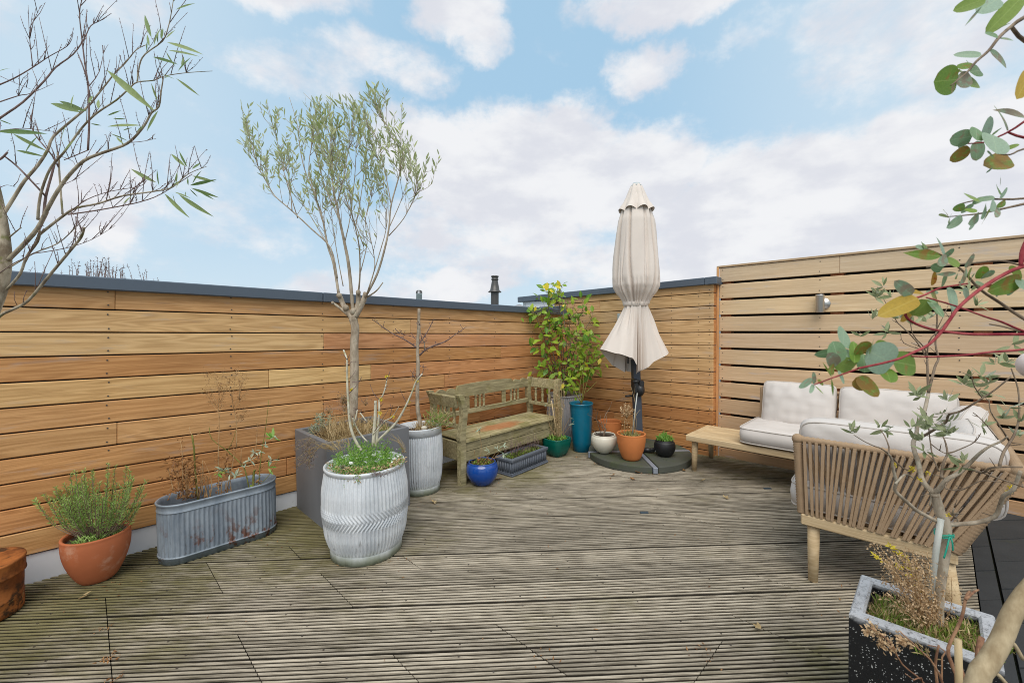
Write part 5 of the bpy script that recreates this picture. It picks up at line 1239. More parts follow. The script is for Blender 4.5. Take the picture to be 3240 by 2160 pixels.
main([(1020, 697), (995, 623), (961, 535), (946, 466), (937, 392), (912, 309)], 0.008, 0.002, .10, .20)
main([(1052, 560), (1044, 450), (1015, 358), (956, 294)], 0.006, 0.0015, -.05, .12)
main([(940, 690), (900, 560), (872, 440), (840, 318)], 0.006, 0.0015, .15, .1)
main([(1140, 860), (1160, 770), (1155, 690), (1180, 600), (1195, 480)], 0.006, 0.002, .1, .2)
main([(1165, 915), (1185, 840), (1170, 750), (1150, 680)], 0.006, 0.002, -.1, -.2)
main([(1085, 905), (1065, 800), (1050, 700), (1045, 640)], 0.006, 0.002, .1, .22)
main([(1160, 930), (1200, 800), (1222, 700), (1208, 560)], 0.007, 0.002, -.05, .1)
for pts, dd in (([(1074, 701), (1030, 600), (1000, 500), (985, 400), (975, 340)], .1), ([(1064, 652), (1085, 560), (1100, 470), (1112, 400)], -.12), ([(1123, 721), (1140, 620), (1150, 540), (1160, 440)], .2), ([(1108, 662), (1120, 560), (1125, 450)], -.2), ([(1000, 633), (975, 540), (985, 450), (1000, 380)], .0), ([(1089, 770), (1110, 640), (1075, 520)], .15), ([(1236, 647), (1215, 540), (1190, 440), (1160, 400)], .1), ([(1229, 721), (1265, 640), (1290, 560)], .1), ([(922, 667), (915, 600), (890, 530)], .1), ([(1035, 775), (985, 690), (940, 620), (905, 540)], .25), ([(1150, 780), (1100, 650), (1070, 560), (1030, 470)], -.2)): main(pts, .006, .002, 0, dd)
spots = []
def shoot(p0, d, L, r, lv, dens=1.0):
    side = rdir(rr) * 0.25; p1 = p0 + (d + side).normalized() * L * .5; p2 = p1 + (d * .6 + Vector((0, 0, .9)) + Rt * rr.uniform(-.25, .05)).normalized() * L * .5
    if (t.location + p2).z > at(1000, 305, DP).z: return
    p = smooth([p0, p1, p2], 4); tr.tube(p, taper(len(p), r * .75, 0.0009), 4)
    if lv > 0:
        for _ in range(rr.randint(1, 2)): k_ = rr.randrange(2, len(p)); shoot(p[k_], (d + rdir(rr) * .7).normalized(), L * rr.uniform(.4, .7), r * .6, lv - 1, dens)
    m_ = int(L * 0.6 / 0.0105 * dens)
    for j in range(m_):
        u = 0.42 + 0.58 * j / max(1, m_ - 1); k_ = u * (len(p) - 1); q = min(int(k_), len(p) - 2); c = p[q].lerp(p[q + 1], k_ - q); ax = (p[q + 1] - p[q]).normalized()
        dv = rdir(rr); dv = (dv - ax * dv.dot(ax)).normalized() * .55 + ax * .85 - Rt * .12; zz = (t.location.z + c.z - at(1000, 700, DP).z) / .35
        if rr.random() < .12 + .88 * min(1, max(0, zz)) and (t.location + c).z < at(1000, 300, DP).z - .1 * max(0, (c.x - c.y)): spots.append((c, dv, rdir(rr), rr.uniform(0.040, 0.066)))
for p, r1 in mains:
    n = len(p)
    for _ in range(int(n * 0.9)):
        k_ = int(n * (0.38 + 0.62 * rr.random() ** .7)); k_ = min(k_, n - 2); ax = (p[k_ + 1] - p[k_]).normalized(); y = px_y = None
        shoot(p[k_], (ax * .55 + rdir(rr) * .6 + Vector((0, 0, .5))).normalized(), rr.uniform(.10, .26), 0.0028, 1 if rr.random() < .7 else 0, 0.62)
    shoot(p[-1], (p[-1] - p[-3]).normalized(), .14, r1, 1, 1.0)
tr.build('trunk', M['bark_grey'], t)
rr.shuffle(spots); rest = MB()
for i, (c, d, nr, L) in enumerate(spots):
    if i < 300: leaf(t, 'lance', 'lf_willow', c, d, nr, L)
    else: rest.blade(c, d, nr, L, L * 0.24, 0.1, 0, 3)
rest.build('foliage', M['lf_willow'], t, 'stuff')

# plants at its foot in the grey planter
rr = random.Random(34)
t = plant('planter_grasses', 'silver sprigs and straw coloured grasses in the slate grey planter', 'plant', planter.location + Vector((0, 0, 0.515)))
g = MB(); s_ = MB(); f = MB(); pu = MB()
mass(g, rr, (0, -0.02, 0), 0.24, 0.22, 0.03, 900, 0.12, 0.004, .35, 0, 3, .8); mass(g, rr, (-0.10, -0.08, 0.0), 0.15, 0.13, 0.05, 500, 0.15, 0.004, .35, 0, 3, .9)
mass(f, rr, (0.17, -0.03, 0.0), 0.09, 0.18, 0.02, 260, 0.045, 0.016, .5, 0, 3, .3)
for _ in range(16):
    c = Vector((rr.uniform(-.26, -.10), rr.uniform(.02, .24), 0)); h = rr.uniform(.08, .19); top_ = c + Vector((rr.uniform(-.03, .03), rr.uniform(-.03, .03), h)); g.tube([c, top_], [0.0015, 0.001], 3)
    for _ in range(40): u = rr.uniform(.35, 1); s_.blade(c.lerp(top_, u), rdir(rr, -.2), rdir(rr), rr.uniform(.014, .028), .005, .2)
for _ in range(9):
    c = Vector((rr.uniform(-.1, .15), rr.uniform(.0, .24), 0)); top_ = c + Vector((rr.uniform(-.06, .06), rr.uniform(-.04, .04), rr.uniform(.16, .30))); g.tube([c, (c + top_) / 2 + rdir(rr) * .01, top_], [0.0016, .0013, 0.0008], 3)
    for _ in range(36): e = top_ + rdir(rr, -.3) * rr.uniform(.01, .06); g.tube([top_ - Vector((0, 0, .03)), e], 0.0005, 3); pu.blade(e, rdir(rr), rdir(rr), .009, .005)
g.build('grass', M['lf_straw'], t, 'stuff'); s_.build('silver_sprigs', M['lf_silver'], t, 'stuff'); f.build('green_rosettes', M['lf_fresh'], t, 'stuff'); pu.build('seed_heads', M['lf_purple'], t, 'stuff')

# ---------------------------------------------------------------- lichened shrub and daisies in the front tub
rr = random.Random(35)
t = plant('bare_shrub', 'bare shrub with pale lichen covered branches in the front zinc tub', 'shrub', tub_front.location + Vector((0, 0.02, 0.47)))
b = MB(); tw2 = MB(); li = MB(); FO = (920, 1180, 4.126); D1 = SQ * (t.location.x + t.location.y)
def fs_(pts, r0, r1, d0=0.0, d1=0.0, mb_=b): r0, r1 = r0 * .8, r1 * .8; return stem(mb_, line3(cv(pts, *FO), D1 + d0, t, D1 + d1, 0.01, int(pts[0][0])), r0, r1, 7)
A = [fs_([(930, 1010), (850, 880), (800, 750), (770, 600), (755, 400), (745, 250), (738, 50), (735, -60), (733, -180), (690, -300)], 0.0115, 0.006, -.02, .06),
     fs_([(1120, 960), (1140, 890), (1250, 780), (1380, 650), (1470, 500), (1530, 380), (1590, 240), (1640, 110), (1720, 10)], 0.011, 0.005, 0, -.08),
     fs_([(1010, 900), (920, 800), (850, 680), (815, 580)], 0.0065, 0.005, -.08, -.12), fs_([(1085, 960), (1090, 850), (1100, 700), (1110, 500), (1110, 360)], 0.016, 0.010, .02, .05),
     fs_([(1125, 930), (1150, 650), (1160, 480), (1160, 350), (1200, 300), (1240, 180), (1265, 40)], 0.009, 0.004, 0, .08), fs_([(820, 700), (850, 600), (872, 478)], 0.006, 0.005, .02, 0), fs_([(1000, 640), (910, 515)], 0.006, 0.005, .05, .08),
     fs_([(1080, 800), (1180, 690), (1240, 620), (1330, 570), (1420, 430)], 0.005, 0.0022, -.03, -.1)]
for pts in ([(1150, 345), (1090, 270), (1050, 180), (1035, 130)], [(1225, 1020), (1260, 940), (1300, 885)], [(770, 260), (830, 200), (890, 120), (930, 45)], [(760, 80), (810, 30), (850, -30)], [(745, -100), (800, -150), (860, -140)], [(1520, 390), (1470, 300), (1430, 205)], [(1250, 100), (1290, 0), (1300, -30)], [(1600, 90), (1590, 20)], [(730, -180), (690, -240), (650, -230)], [(735, -170), (780, -260)], [(1300, 560), (1320, 480), (1300, 400)], [(800, 120), (900, 110), (925, 60)], [(1100, 760), (1220, 570), (1290, 460)], [(1180, 430), (1215, 390)]):
    fs_(pts, 0.0028, 0.0011, -.02, -.04, tw2)
for p in A:
    for _ in range(10):
        k_ = rr.randrange(len(p) // 3, len(p)); c = p[k_]; d = rdir(rr, -.2); e = c + d * rr.uniform(.008, .03); tw2.tube([c, e], [.0022, .001], 4)
for (x, y) in [(1640, 105), (1260, 45), (1180, 345), (800, 215), (1540, 370), (1170, 520), (1330, 570)]:
    c = at(*cv([(x, y)], *FO)[0], D1 - .02) - t.location
    for _ in range(26): li.blade(c + rdir(rr) * .008, rdir(rr), rdir(rr), .009, .007, .3)
b.build('branches', M['bark_pale'], t); tw2.build('twigs', M['twig_dark'], t, 'stuff'); li.build('lichen_tufts', M['lichen'], t, 'stuff')

t = plant('daisies', 'white flowered green ground cover spilling over the front zinc tub', 'flowers', tub_front.location + Vector((0, 0, 0.478)))
g = MB(); y_ = MB(); br = MB(); sv = MB(); pu = MB()
for _ in range(120):
    a = rr.uniform(0, 6.283); q = math.sqrt(rr.random()) * .19; c = Vector((q * math.cos(a), q * math.sin(a), 0)); hh = rr.uniform(.05, .13) * (1.3 if q < .12 else 0.85)
    for _ in range(48):
        o = rdir(rr, 0) * rr.uniform(.005, .03); g.blade(c + Vector((o.x, o.y, rr.uniform(0, hh))), rdir(rr, 0.0), rdir(rr), rr.uniform(.010, .024), .0045, .2)
for _ in range(46):
    a = rr.uniform(2.9, 5.6); c = Vector((.205 * math.cos(a), .205 * math.sin(a), .045))
    for _ in range(16): (br if rr.random() < .65 else g).blade(c + rdir(rr) * .02, rdir(rr, -.6), rdir(rr), .018, .006, .4)
for (x, y, n, sp) in [(880, 1330, 160, .030), (895, 1400, 80, .018), (760, 1380, 60, .015), (735, 1470, 40, .012)]:
    c = at(*cv([(x, y)], *FO)[0], D1 - .235) - t.location
    for _ in range(n): (br if rr.random() < (.3 if x > 800 else .8) else g).blade(c + rdir(rr) * sp * rr.random(), rdir(rr, -1), rdir(rr), .016, .005, .3)
for (x, y) in [(705, 1250), (680, 1225), (735, 1265)]:
    c = at(*cv([(x, y)], *FO)[0], D1 - .19) - t.location
    for _ in range(40): sv.blade(c, rdir(rr, -.1), rdir(rr), rr.uniform(.014, .026), .004, .1)
c = at(*cv([(1140, 1310)], *FO)[0], D1 - .225) - t.location
for _ in range(120): pu.blade(c + Rt * rr.gauss(0, .03) + rdir(rr) * .012, rdir(rr), rdir(rr), .012, .004, .2)
g.build('foliage', M['lf_fresh'], t, 'stuff'); br.build('withered_leaves', M['lf_seed'], t, 'stuff'); sv.build('silver_rosette', M['lf_silver'], t, 'stuff'); pu.build('purple_sprigs', M['lf_purple'], t, 'stuff')
fl_me = None
for (x, y, s0) in [(1090, 1070, .017), (795, 1175, .014), (980, 1165, .014), (1118, 1158, .013), (685, 1158, .009), (1355, 1122, .010), (1290, 1110, .008), (1000, 1095, .007), (925, 1075, .008), (870, 1105, .007), (1160, 1120, .007), (765, 1200, .008), (835, 1160, .007), (1410, 1085, .007), (1180, 1090, .007), (1330, 1160, .006), (1500, 1025, .006), (1390, 995, .005), (795, 1290, .009), (950, 1185, .006), (1195, 915, .006)]:
    if fl_me is None:
        b = MB()
        for j in range(10): a = j * .6283; b.blade((0, 0, 0), (math.cos(a), math.sin(a), .25), (0, 0, 1), 1.0, .62, .1)
        for j in range(8): a = j * .785; b.blade((0, 0, .1), (math.cos(a) * .5, math.sin(a) * .5, .5), (0, 0, 1), .55, .5, .3)
        o = b.build('flower', M['petal'], t); fl_me = o.data
    else: o = link(bpy.data.objects.new('flower', fl_me), t)
    o.location = at(*cv([(x, y)], *FO)[0], D1 - .10 - (.07 if y > 1140 else 0) + (.06 if y < 1090 else 0)) - t.location; o.scale = (s0,) * 3; o.rotation_euler = (R(rr.uniform(10, 40)), R(rr.uniform(-30, 10)), rr.random() * 6)

t = plant('wispy_grass', 'thin arching dry stems with purple seed heads hanging left of the front zinc tub', 'grass', tub_front.location + Vector((-.10, .12, 0.49)))
g = MB(); pu = MB()
for i in range(16):
    x1, y1 = rr.uniform(0, 330), rr.uniform(960, 1240); p = line3(cv([(560 + rr.uniform(-30, 60), 1000), (420, rr.uniform(900, 980)), (250, y1 - rr.uniform(60, 130)), (x1, y1)], *FO), D1 + .12, t, D1 + .05, .03, i); p = smooth(p, 4); g.tube(p, taper(len(p), .0012, .0006), 3)
    for _ in range(26):
        k_ = rr.randrange(int(len(p) * .6), len(p)); e = p[k_] + rdir(rr) * rr.uniform(.006, .03); g.tube([p[k_], e], .0004, 3); pu.blade(e, rdir(rr), rdir(rr), .009, .005, .2)
for i in range(16):
    x1 = rr.uniform(1380, 1500); p = smooth(line3(cv([(1480 + rr.uniform(-20, 40), 1040), (1450 + rr.uniform(-40, 40), 920), (1330 + rr.uniform(-60, 100), rr.uniform(780, 870))], *FO), D1 + .02, t, D1 + .04, .02, i + 50), 4); g.tube(p, taper(len(p), .0010, .0005), 3)
for i in range(120):
    x, y = rr.uniform(520, 800), rr.uniform(880, 1060); c = at(*cv([(x, y)], *FO)[0], D1 + rr.uniform(.02, .12)) - t.location; g.blade(c, (Vector((0, 0, .8)) + rdir(rr) * .7 - Rt * .4), rdir(rr), rr.uniform(.05, .10), .0022, .4)
g.build('stems', M['lf_straw'], t, 'stuff'); pu.build('seed_heads', M['lf_purple'], t, 'stuff')

# ---------------------------------------------------------------- bare standard tree in the tub beside the bench
rr = random.Random(36)
t = plant('bare_tree', 'bare young standard tree with a cut trunk in the banded zinc tub', 'tree', tub_mid.location + Vector((0, 0, 0.465)))
D2 = SQ * (t.location.x + t.location.y); BO = (1200, 850, 2.6133); b = MB(); tw2 = MB()
def bs(pts, r0, r1, d1=0.0, mb_=b, n=8): return stem(mb_, line3(cv(pts, *BO), D2, t, D2 + d1, 0.008, int(pts[0][1])), r0, r1, n)
bs([(345, 1310), (335, 1240), (320, 1150), (318, 1000), (322, 800), (316, 650), (325, 480), (328, 328)], 0.0185, 0.0115, 0, b, 10)
br_ = [bs([(312, 655), (280, 630), (200, 580), (100, 530), (0, 460), (-60, 420)], .0065, .0022, -.12, tw2), bs([(316, 640), (360, 580), (410, 500), (445, 425)], .006, .0025, .1, tw2), bs([(335, 715), (390, 665), (470, 630), (550, 600), (620, 550), (720, 480)], .0085, .002, -.10, tw2),
       bs([(372, 668), (372, 610), (345, 570), (338, 470)], .005, .002, -.08), bs([(312, 925), (350, 880), (372, 815)], .004, .0018, -.05), bs([(306, 925), (288, 890), (272, 860)], .0035, .0018, -.03), bs([(318, 590), (270, 560), (200, 545), (160, 530)], .003, .0012, .08, tw2)]
for p in br_:
    for _ in range(12): k_ = rr.randrange(2, len(p)); e = p[k_] + rdir(rr, -.1) * rr.uniform(.012, .05); tw2.tube([p[k_], e], [.0024, .0012], 4); prim(tw2, e, .0035, .0035, .0045, 5)
b.build('trunk', M['bark_grey'], t); tw2.build('twigs', M['twig_dark'], t, 'stuff')
t = plant('grass_tuft', 'spiky green and brown grass tuft in the banded zinc tub by the bench arm', 'grass', tub_mid.location + Vector((0.045, -0.04, 0.47)))
g = MB(); s_ = MB()
c0 = at(1385, 1318, D2 - .05) - t.location; mass(s_, rr, (0.0, 0.02, 0), .10, .10, .03, 300, .075, .004, .45, 0, 3, .6)
for _ in range(420): (g if rr.random() < .5 else s_).blade(c0 + Vector((rr.gauss(0, .04), rr.gauss(0, .04), rr.gauss(-.03, .03))) , rdir(rr, -.3) + Vector((.3, 0, .5)), rdir(rr), rr.uniform(.03, .075), .004, .5)
g.build('green_blades', M['lf_fresh'], t, 'stuff'); s_.build('dry_blades', M['lf_straw'], t, 'stuff')
t = thing('stone', 'pale ridged stone lying on the soil of the banded zinc tub', 'stone', at(1344, 1354, D2 - .04) - Vector((0, 0, .012)), None, False); b = MB(); prim(b, Vector((0, 0, .012)), .028, .02, .02, 16); b.build('pebble', M['white_glaze'], t)

# ---------------------------------------------------------------- corner shrub and the climber in the teal pot
rr = random.Random(37)
t = plant('camellia', 'leafy yellow green shrub in the wall corner behind the teal pot', 'shrub', tub_back.location + Vector((0, 0, 0.46)))
D3 = SQ * (t.location.x + t.location.y); sb = MB(); fo = MB()
CL = [(1765, 960, 45, 42, 42, 1), (1735, 925, 22, 22, 12, 2), (1775, 920, 22, 18, 10, 2), (1690, 985, 28, 22, 18, 1), (1750, 1020, 52, 40, 48, 0), (1800, 1010, 45, 45, 40, 1), (1835, 1000, 30, 40, 16, 0), (1740, 1060, 40, 30, 22, 0), (1815, 1080, 55, 40, 52, 0), (1866, 1075, 34, 40, 34, 0), (1715, 1100, 30, 22, 12, 3), (1745, 1165, 42, 38, 40, 0), (1800, 1150, 50, 40, 44, 0), (1860, 1150, 42, 42, 40, 0), (1790, 1215, 40, 30, 26, 0), (1895, 1140, 22, 30, 12, 0), (1762, 905, 20, 14, 8, 1), (1870, 1010, 14, 14, 8, 3), (1820, 1205, 36, 30, 16, 0)]
total = 0
for ci, (x, y, rx, ry, n, kind) in enumerate(CL):
    dd = rr.uniform(-.16, .06); c = at(x, y, D3 + dd) - t.location; base0 = Vector((rr.uniform(-.08, .08), rr.uniform(-.08, .08), 0)); midp = base0.lerp(c, .5) + Vector((rr.uniform(-.06, .06), rr.uniform(-.06, .06), .1)); p = smooth([base0, midp, c], 6); sb.tube(p, taper(len(p), .008, .003), 5)
    n = int(n * 0.95)
    for _ in range(n):
        total += 1; g_ = lambda s: max(-1.6, min(1.6, rr.gauss(0, .62))) * s
        q = at(x + g_(rx), y + g_(ry), D3 + dd + rr.uniform(-.13, .13)); q.x = min(q.x, 4.26); q.y = min(q.y, 3.27); q = q - t.location
        k_ = min(range(len(p)), key=lambda i: (p[i] - q).length); sb.tube([p[k_], p[k_].lerp(q, .6) - Vector((0, 0, .012)), q], [.0026, .002, .0014], 3)
        d = ((q - c).normalized() * .6 + rdir(rr) + TOCAM * .4 + Vector((0, 0, -.15))).normalized()
        mt = 'lf_yellow' if rr.random() < (.02, .12, .6, 0)[kind] else 'lf_camellia'
        nv = Vector((0, 0, 1)) * .8 + TOCAM * .7 + rdir(rr) * .6; L_ = rr.uniform(.060, .112)
        if total % 3: leaf(t, 'cam', mt, q, d, nv, L_)
        else: fo.blade(q, d, nv, L_, L_ * .5, .16, 0, 4)
fo.build('foliage', M['lf_camellia'], t, 'stuff')
sb.build('stems', M['bark_brown'], t)
t = plant('thin_climber', 'thin stemmed plant growing from the tall teal pot', 'plant', pot_teal.location + Vector((0, 0, 0.46)))
D4 = SQ * (t.location.x + t.location.y); sb = MB()
for i, pts in enumerate([[(1842, 1275), (1835, 1225), (1850, 1150), (1870, 1060)], [(1840, 1275), (1810, 1215), (1800, 1170)], [(1842, 1275), (1858, 1210), (1877, 1150), (1885, 1100)], [(1842, 1270), (1846, 1190), (1820, 1090), (1805, 1000)], [(1855, 1240), (1875, 1222), (1890, 1205)]]):
    p = stem(sb, line3(pts, D4, t, D4 + .12, .02, i), .0065 if i < 2 else .0045, .0018, 5)
    for _ in range(6 if i < 4 else 0): k_ = rr.randrange(len(p) // 2, len(p)); leaf(t, 'cam', 'lf_camellia', p[k_], rdir(rr, -.3), Vector((0, 0, 1)) + TOCAM * .5, rr.uniform(.05, .085))
sb.build('stems', M['green_stem'], t)

# ---------------------------------------------------------------- small plants in the pots near the bench
rr = random.Random(38)
t = plant('silver_sprigs', 'leggy silver leaved sprigs in the cobalt blue pot', 'plant', pot_blue.location + Vector((0, 0, 0.165))); D5 = SQ * (t.location.x + t.location.y); SO = (1340, 1150, 3.92); sb = MB(); g = MB(); dr = MB()
ends = []
for i, pts in enumerate([[(715, 1200), (722, 1000), (700, 850), (698, 815)], [(790, 1190), (808, 1030)], [(830, 1200), (880, 1140), (920, 1060)], [(800, 1210), (850, 1180), (950, 1150), (1010, 1125)], [(880, 1180), (950, 1090), (1000, 1020)], [(720, 1190), (650, 1150), (640, 1080)], [(760, 1200), (830, 1130), (825, 1085)]]): p = stem(sb, line3(cv(pts, *SO), D5, t, D5 - .05, .01, i), .0022, .0012, 5); ends.append(p[-1])
for e, n in zip(ends, (10, 0, 9, 10, 10, 0, 5)):
    for _ in range(n): leaf(t, 'lance', 'lf_silver', e, rdir(rr, -.5), Vector((0, 0, 1)) + TOCAM * .4, rr.uniform(.025, .05))
mass(g, rr, (0, -.01, 0), .095, .095, .02, 220, .022, .006, .4); mass(dr, rr, (.02, .0, 0), .09, .09, .01, 60, .04, .012, .2)
sb.build('stems', M['dry_stem'], t); g.build('moss', M['lf_moss'], t, 'stuff'); dr.build('withered_leaves', M['lf_dry'], t, 'stuff')

t = plant('trough_seedlings', 'thin dead stems and moss in the small lead grey trough', 'plant', lead.location + Vector((0, 0, 0.13))); g = MB(); dr = MB(); D6 = SQ * (t.location.x + t.location.y)
for _ in range(70):
    x = rr.uniform(-.20, .22); c = Vector((x, rr.uniform(-.05, .05) + x * .07, 0)); e = c + Vector((rr.uniform(-.05, .05), rr.uniform(-.04, .04), rr.uniform(.04, .17))); dr.tube([c, (c + e) / 2 + rdir(rr) * .008, e], [.0014, .001, .0006], 3)
    for _ in range(7): dr.blade(c.lerp(e, rr.uniform(.4, 1)), rdir(rr), rdir(rr), rr.uniform(.006, .014), .004, .3)
for x in np.arange(-.2, .22, .03): mass(g, rr, (x, x * .07, 0), .03, .055, .01, 60, .018, .006, .4)
dr.build('dead_stems', M['twig_dark'], t, 'stuff'); g.build('moss', M['lf_moss'], t, 'stuff')

t = plant('straw_stalks', 'tall bunch of straw coloured dead stalks in the dark green pot', 'plant', pot_g.location + Vector((0, 0, 0.155)) if 'pot_g' in globals() else gp_.location + Vector((0, 0, 0.155))); D7 = SQ * (t.location.x + t.location.y); s_ = MB(); g = MB(); sb = MB(); bits = MB()
for i in range(44):
    x0 = rr.gauss(1766, 9); x1 = x0 + rr.gauss(2, 12); y1 = rr.uniform(1180, 1330); p = smooth(line3([(x0, 1392), ((x0 + x1) / 2 + rr.gauss(0, 3), (1392 + y1) / 2), (x1, y1)], D7 + rr.uniform(-.03, .03), t, D7 + rr.uniform(-.03, .03)), 3); s_.tube(p, taper(len(p), .0022, .001), 4)
    for _ in range(9): bits.blade(p[rr.randrange(len(p))], rdir(rr, -.4), rdir(rr), rr.uniform(.012, .035), .005, .5)
for i, pts in enumerate([[(1775, 1390), (1795, 1360), (1812, 1343)], [(1765, 1390), (1735, 1330), (1728, 1285)], [(1770, 1390), (1800, 1330), (1806, 1322)]]):
    p = stem(sb, line3(pts, D7, t, D7 - .04, .01, i), .002, .001, 4)
    for _ in range(9 if i == 0 else 3): leaf(t, 'lance', 'lf_silver', p[-1], rdir(rr, -.4), Vector((0, 0, 1)) + TOCAM * .4, rr.uniform(.025, .05))
mass(g, rr, (0, 0, .0), .10, .10, .02, 170, .045, .012, .35)
s_.build('stalks', M['lf_straw'], t, 'stuff'); bits.build('dry_husks', M['lf_seed'], t, 'stuff'); sb.build('sprigs', M['dry_stem'], t); g.build('green_leaves', M['lf_fresh'], t, 'stuff')
b = MB(); b.tube(line3([(1765, 1388), (1746, 1267)], D7 - .04, t, D7 - .06), [.0055, .005], 8); b.build('cane', M['bamboo'], t)

PO = (1800, 1150, 3.92)
t = plant('bare_twigs', 'bare branching twigs in the off white bowl', 'twigs', pot_white.location + Vector((0, 0, 0.155))); D8 = SQ * (t.location.x + t.location.y); sb = MB()
stem(sb, line3(cv([(435, 905), (445, 850), (462, 810), (440, 790)], *PO), D8, t), .010, .007, 7)
tips = [stem(sb, line3(cv(pts, *PO), D8, t, D8 + dd, .01, i), .0036, .0012, 5) for i, (pts, dd) in enumerate([([(440, 830), (400, 760), (340, 690), (235, 628)], -.1), ([(450, 800), (440, 690), (480, 600), (515, 540), (535, 470)], .08), ([(415, 890), (350, 700), (338, 580)], -.05), ([(430, 800), (400, 700), (395, 640)], .05), ([(350, 860), (300, 800), (295, 740)], -.1), ([(445, 800), (475, 690), (450, 610)], .02), ([(340, 690), (360, 620), (368, 590)], -.08)])]
for p in tips:
    for _ in range(5): k_ = rr.randrange(len(p)); tw_e = p[k_] + rdir(rr, -.2) * rr.uniform(.01, .03); sb.tube([p[k_], tw_e], [.0014, .0008], 3)
sb.build('branches', M['bark_brown'], t)
t = plant('dry_stalks', 'dry stalks with a papery flower head in the orange terracotta pot', 'plant', pot_orange.location + Vector((0, 0, 0.205))); D9 = SQ * (t.location.x + t.location.y); sb = MB(); hd_ = MB(); g = MB()
for i, (pts, r0) in enumerate([([(800, 900), (830, 620), (825, 480), (770, 280)], .003), ([(825, 480), (820, 320), (828, 280)], .0018), ([(810, 880), (830, 660), (890, 570)], .0026), ([(700, 890), (695, 720), (710, 620)], .0022), ([(720, 900), (730, 740), (715, 600)], .002), ([(760, 890), (790, 760), (800, 560)], .0026), ([(770, 900), (770, 720), (740, 690)], .002), ([(830, 900), (840, 700), (815, 560)], .0026)]): stem(sb, line3(cv(pts, *PO), D9 + rr.uniform(-.03, .03), t, D9 + rr.uniform(-.04, .04), .005, i), r0, r0 * .5, 5)
c = at(*cv([(722, 575)], *PO)[0], D9) - t.location
for _ in range(170):
    q = rdir(rr); q = Vector((q.x * .075, q.y * .06, q.z * .065)) * rr.random() ** .4; hd_.blade(c + q, rdir(rr), rdir(rr), rr.uniform(.010, .018), .010, .4)
    if rr.random() < .3: sb.tube([c - Vector((0, 0, .08)), c + q], .0006, 3)
for _ in range(30): hd_.blade(c + Vector((rr.gauss(0, .03), rr.gauss(0, .02), rr.uniform(-.16, -.05))), rdir(rr), rdir(rr), .012, .007, .4)
mass(g, rr, (-.01, 0, 0), .09, .09, .02, 190, .05, .004, .55)
sb.build('stalks', M['lf_straw'], t); hd_.build('flower_head', M['lf_seed'], t, 'stuff'); g.build('grass', M['lf_grass'], t, 'stuff')
b = MB(); b.tube(line3(cv([(790, 890), (851, 365)], *PO), D9 - .02, t, D9 - .01), [.0052, .0045], 8); b.build('cane', M['pale_cane'], t)
t = plant('green_rosette', 'low bright green leaves filling the small black bowl', 'plant', pot_black.location + Vector((0, 0, 0.145))); g = MB()
mass(g, rr, (0, 0, 0), .07, .07, .03, 330, .040, .010, .35); mass(g, rr, (.0, 0, .02), .03, .03, .03, 90, .04, .012, .5); g.build('leaves', M['lf_fresh'], t, 'stuff')

# ---------------------------------------------------------------- olive tree, stake and dry plant in the terrazzo planter
rr = random.Random(39)
t = plant('olive_tree', 'small grey stemmed olive tree in the black terrazzo planter', 'olive tree', terr.location + Vector((0.0, 0.0, 0.37)))
D10 = 1.30; b = MB(); tw2 = MB(); li = MB()
def ob(pts, r0, r1, d1=0.0, mb_=b, n=7, d0=0.0): r0, r1 = r0 * .82, r1 * .8; return stem(mb_, line3(pts, D10 + d0, t, D10 + d1, 0.006, int(pts[0][0] + pts[-1][1])), r0, r1, n)
stem(b, line3([(2976, 2010), (2968, 1930), (2976, 1837), (2989, 1752), (2995, 1681), (2988, 1640), (2978, 1625), (2969, 1594), (2958, 1559)], D10, t), .0165, .012, 12)
O = []
O.append(ob([(2958, 1559), (2937, 1541), (2921, 1520), (2914, 1495), (2907, 1461), (2896, 1431), (2891, 1401), (2901, 1376), (2905, 1341), (2924, 1307), (2939, 1241)], .0095, .006, .10, b, 9))
O.append(ob([(2939, 1241), (2936, 1180), (2934, 1134)], .005, .0035, .12, tw2, 7, .10)); O.append(ob([(2939, 1241), (2959, 1160), (2970, 1133), (2960, 1088), (2965, 1016), (2962, 960)], .005, .002, .14, tw2, 7, .10))
O.append(ob([(2934, 1134), (2898, 1077), (2850, 1030), (2837, 1016), (2806, 965), (2790, 935)], .003, .0013, .18, tw2, 5, .12)); O.append(ob([(2934, 1134), (2940, 1080), (2975, 1040), (3010, 1000), (3040, 960), (3068, 935)], .003, .0012, .05, tw2, 5, .12))
O.append(ob([(2936, 1140), (2925, 1100), (2890, 1060), (2880, 1010), (2885, 975)], .0028, .0012, .1, tw2, 5, .12)); O.append(ob([(2965, 1040), (2985, 1000), (3000, 965)], .002, .001, .14, tw2, 5, .13)); O.append(ob([(2930, 1110), (2860, 1085), (2850, 1050)], .002, .001, .14, tw2, 5, .13))
O.append(ob([(2970, 1650), (2933, 1631), (2903, 1614), (2880, 1594), (2855, 1572), (2833, 1548), (2838, 1525), (2832, 1500), (2826, 1474), (2823, 1451), (2810, 1432)], .0072, .0038, -.06, b, 7)); O.append(ob([(2812, 1434), (2790, 1418), (2770, 1411), (2735, 1395), (2703, 1375)], .0028, .0012, -.12, tw2, 5, -.06)); O.append(ob([(2812, 1434), (2814, 1413), (2800, 1378), (2786, 1358)], .003, .0015, -.02, tw2, 5, -.06)); O.append(ob([(2812, 1434), (2846, 1469), (2864, 1483), (2895, 1491)], .003, .002, 0, tw2, 5, -.06))
O.append(ob([(2835, 1530), (2866, 1500), (2890, 1510)], .004, .003, .0, b, 5, -.05))
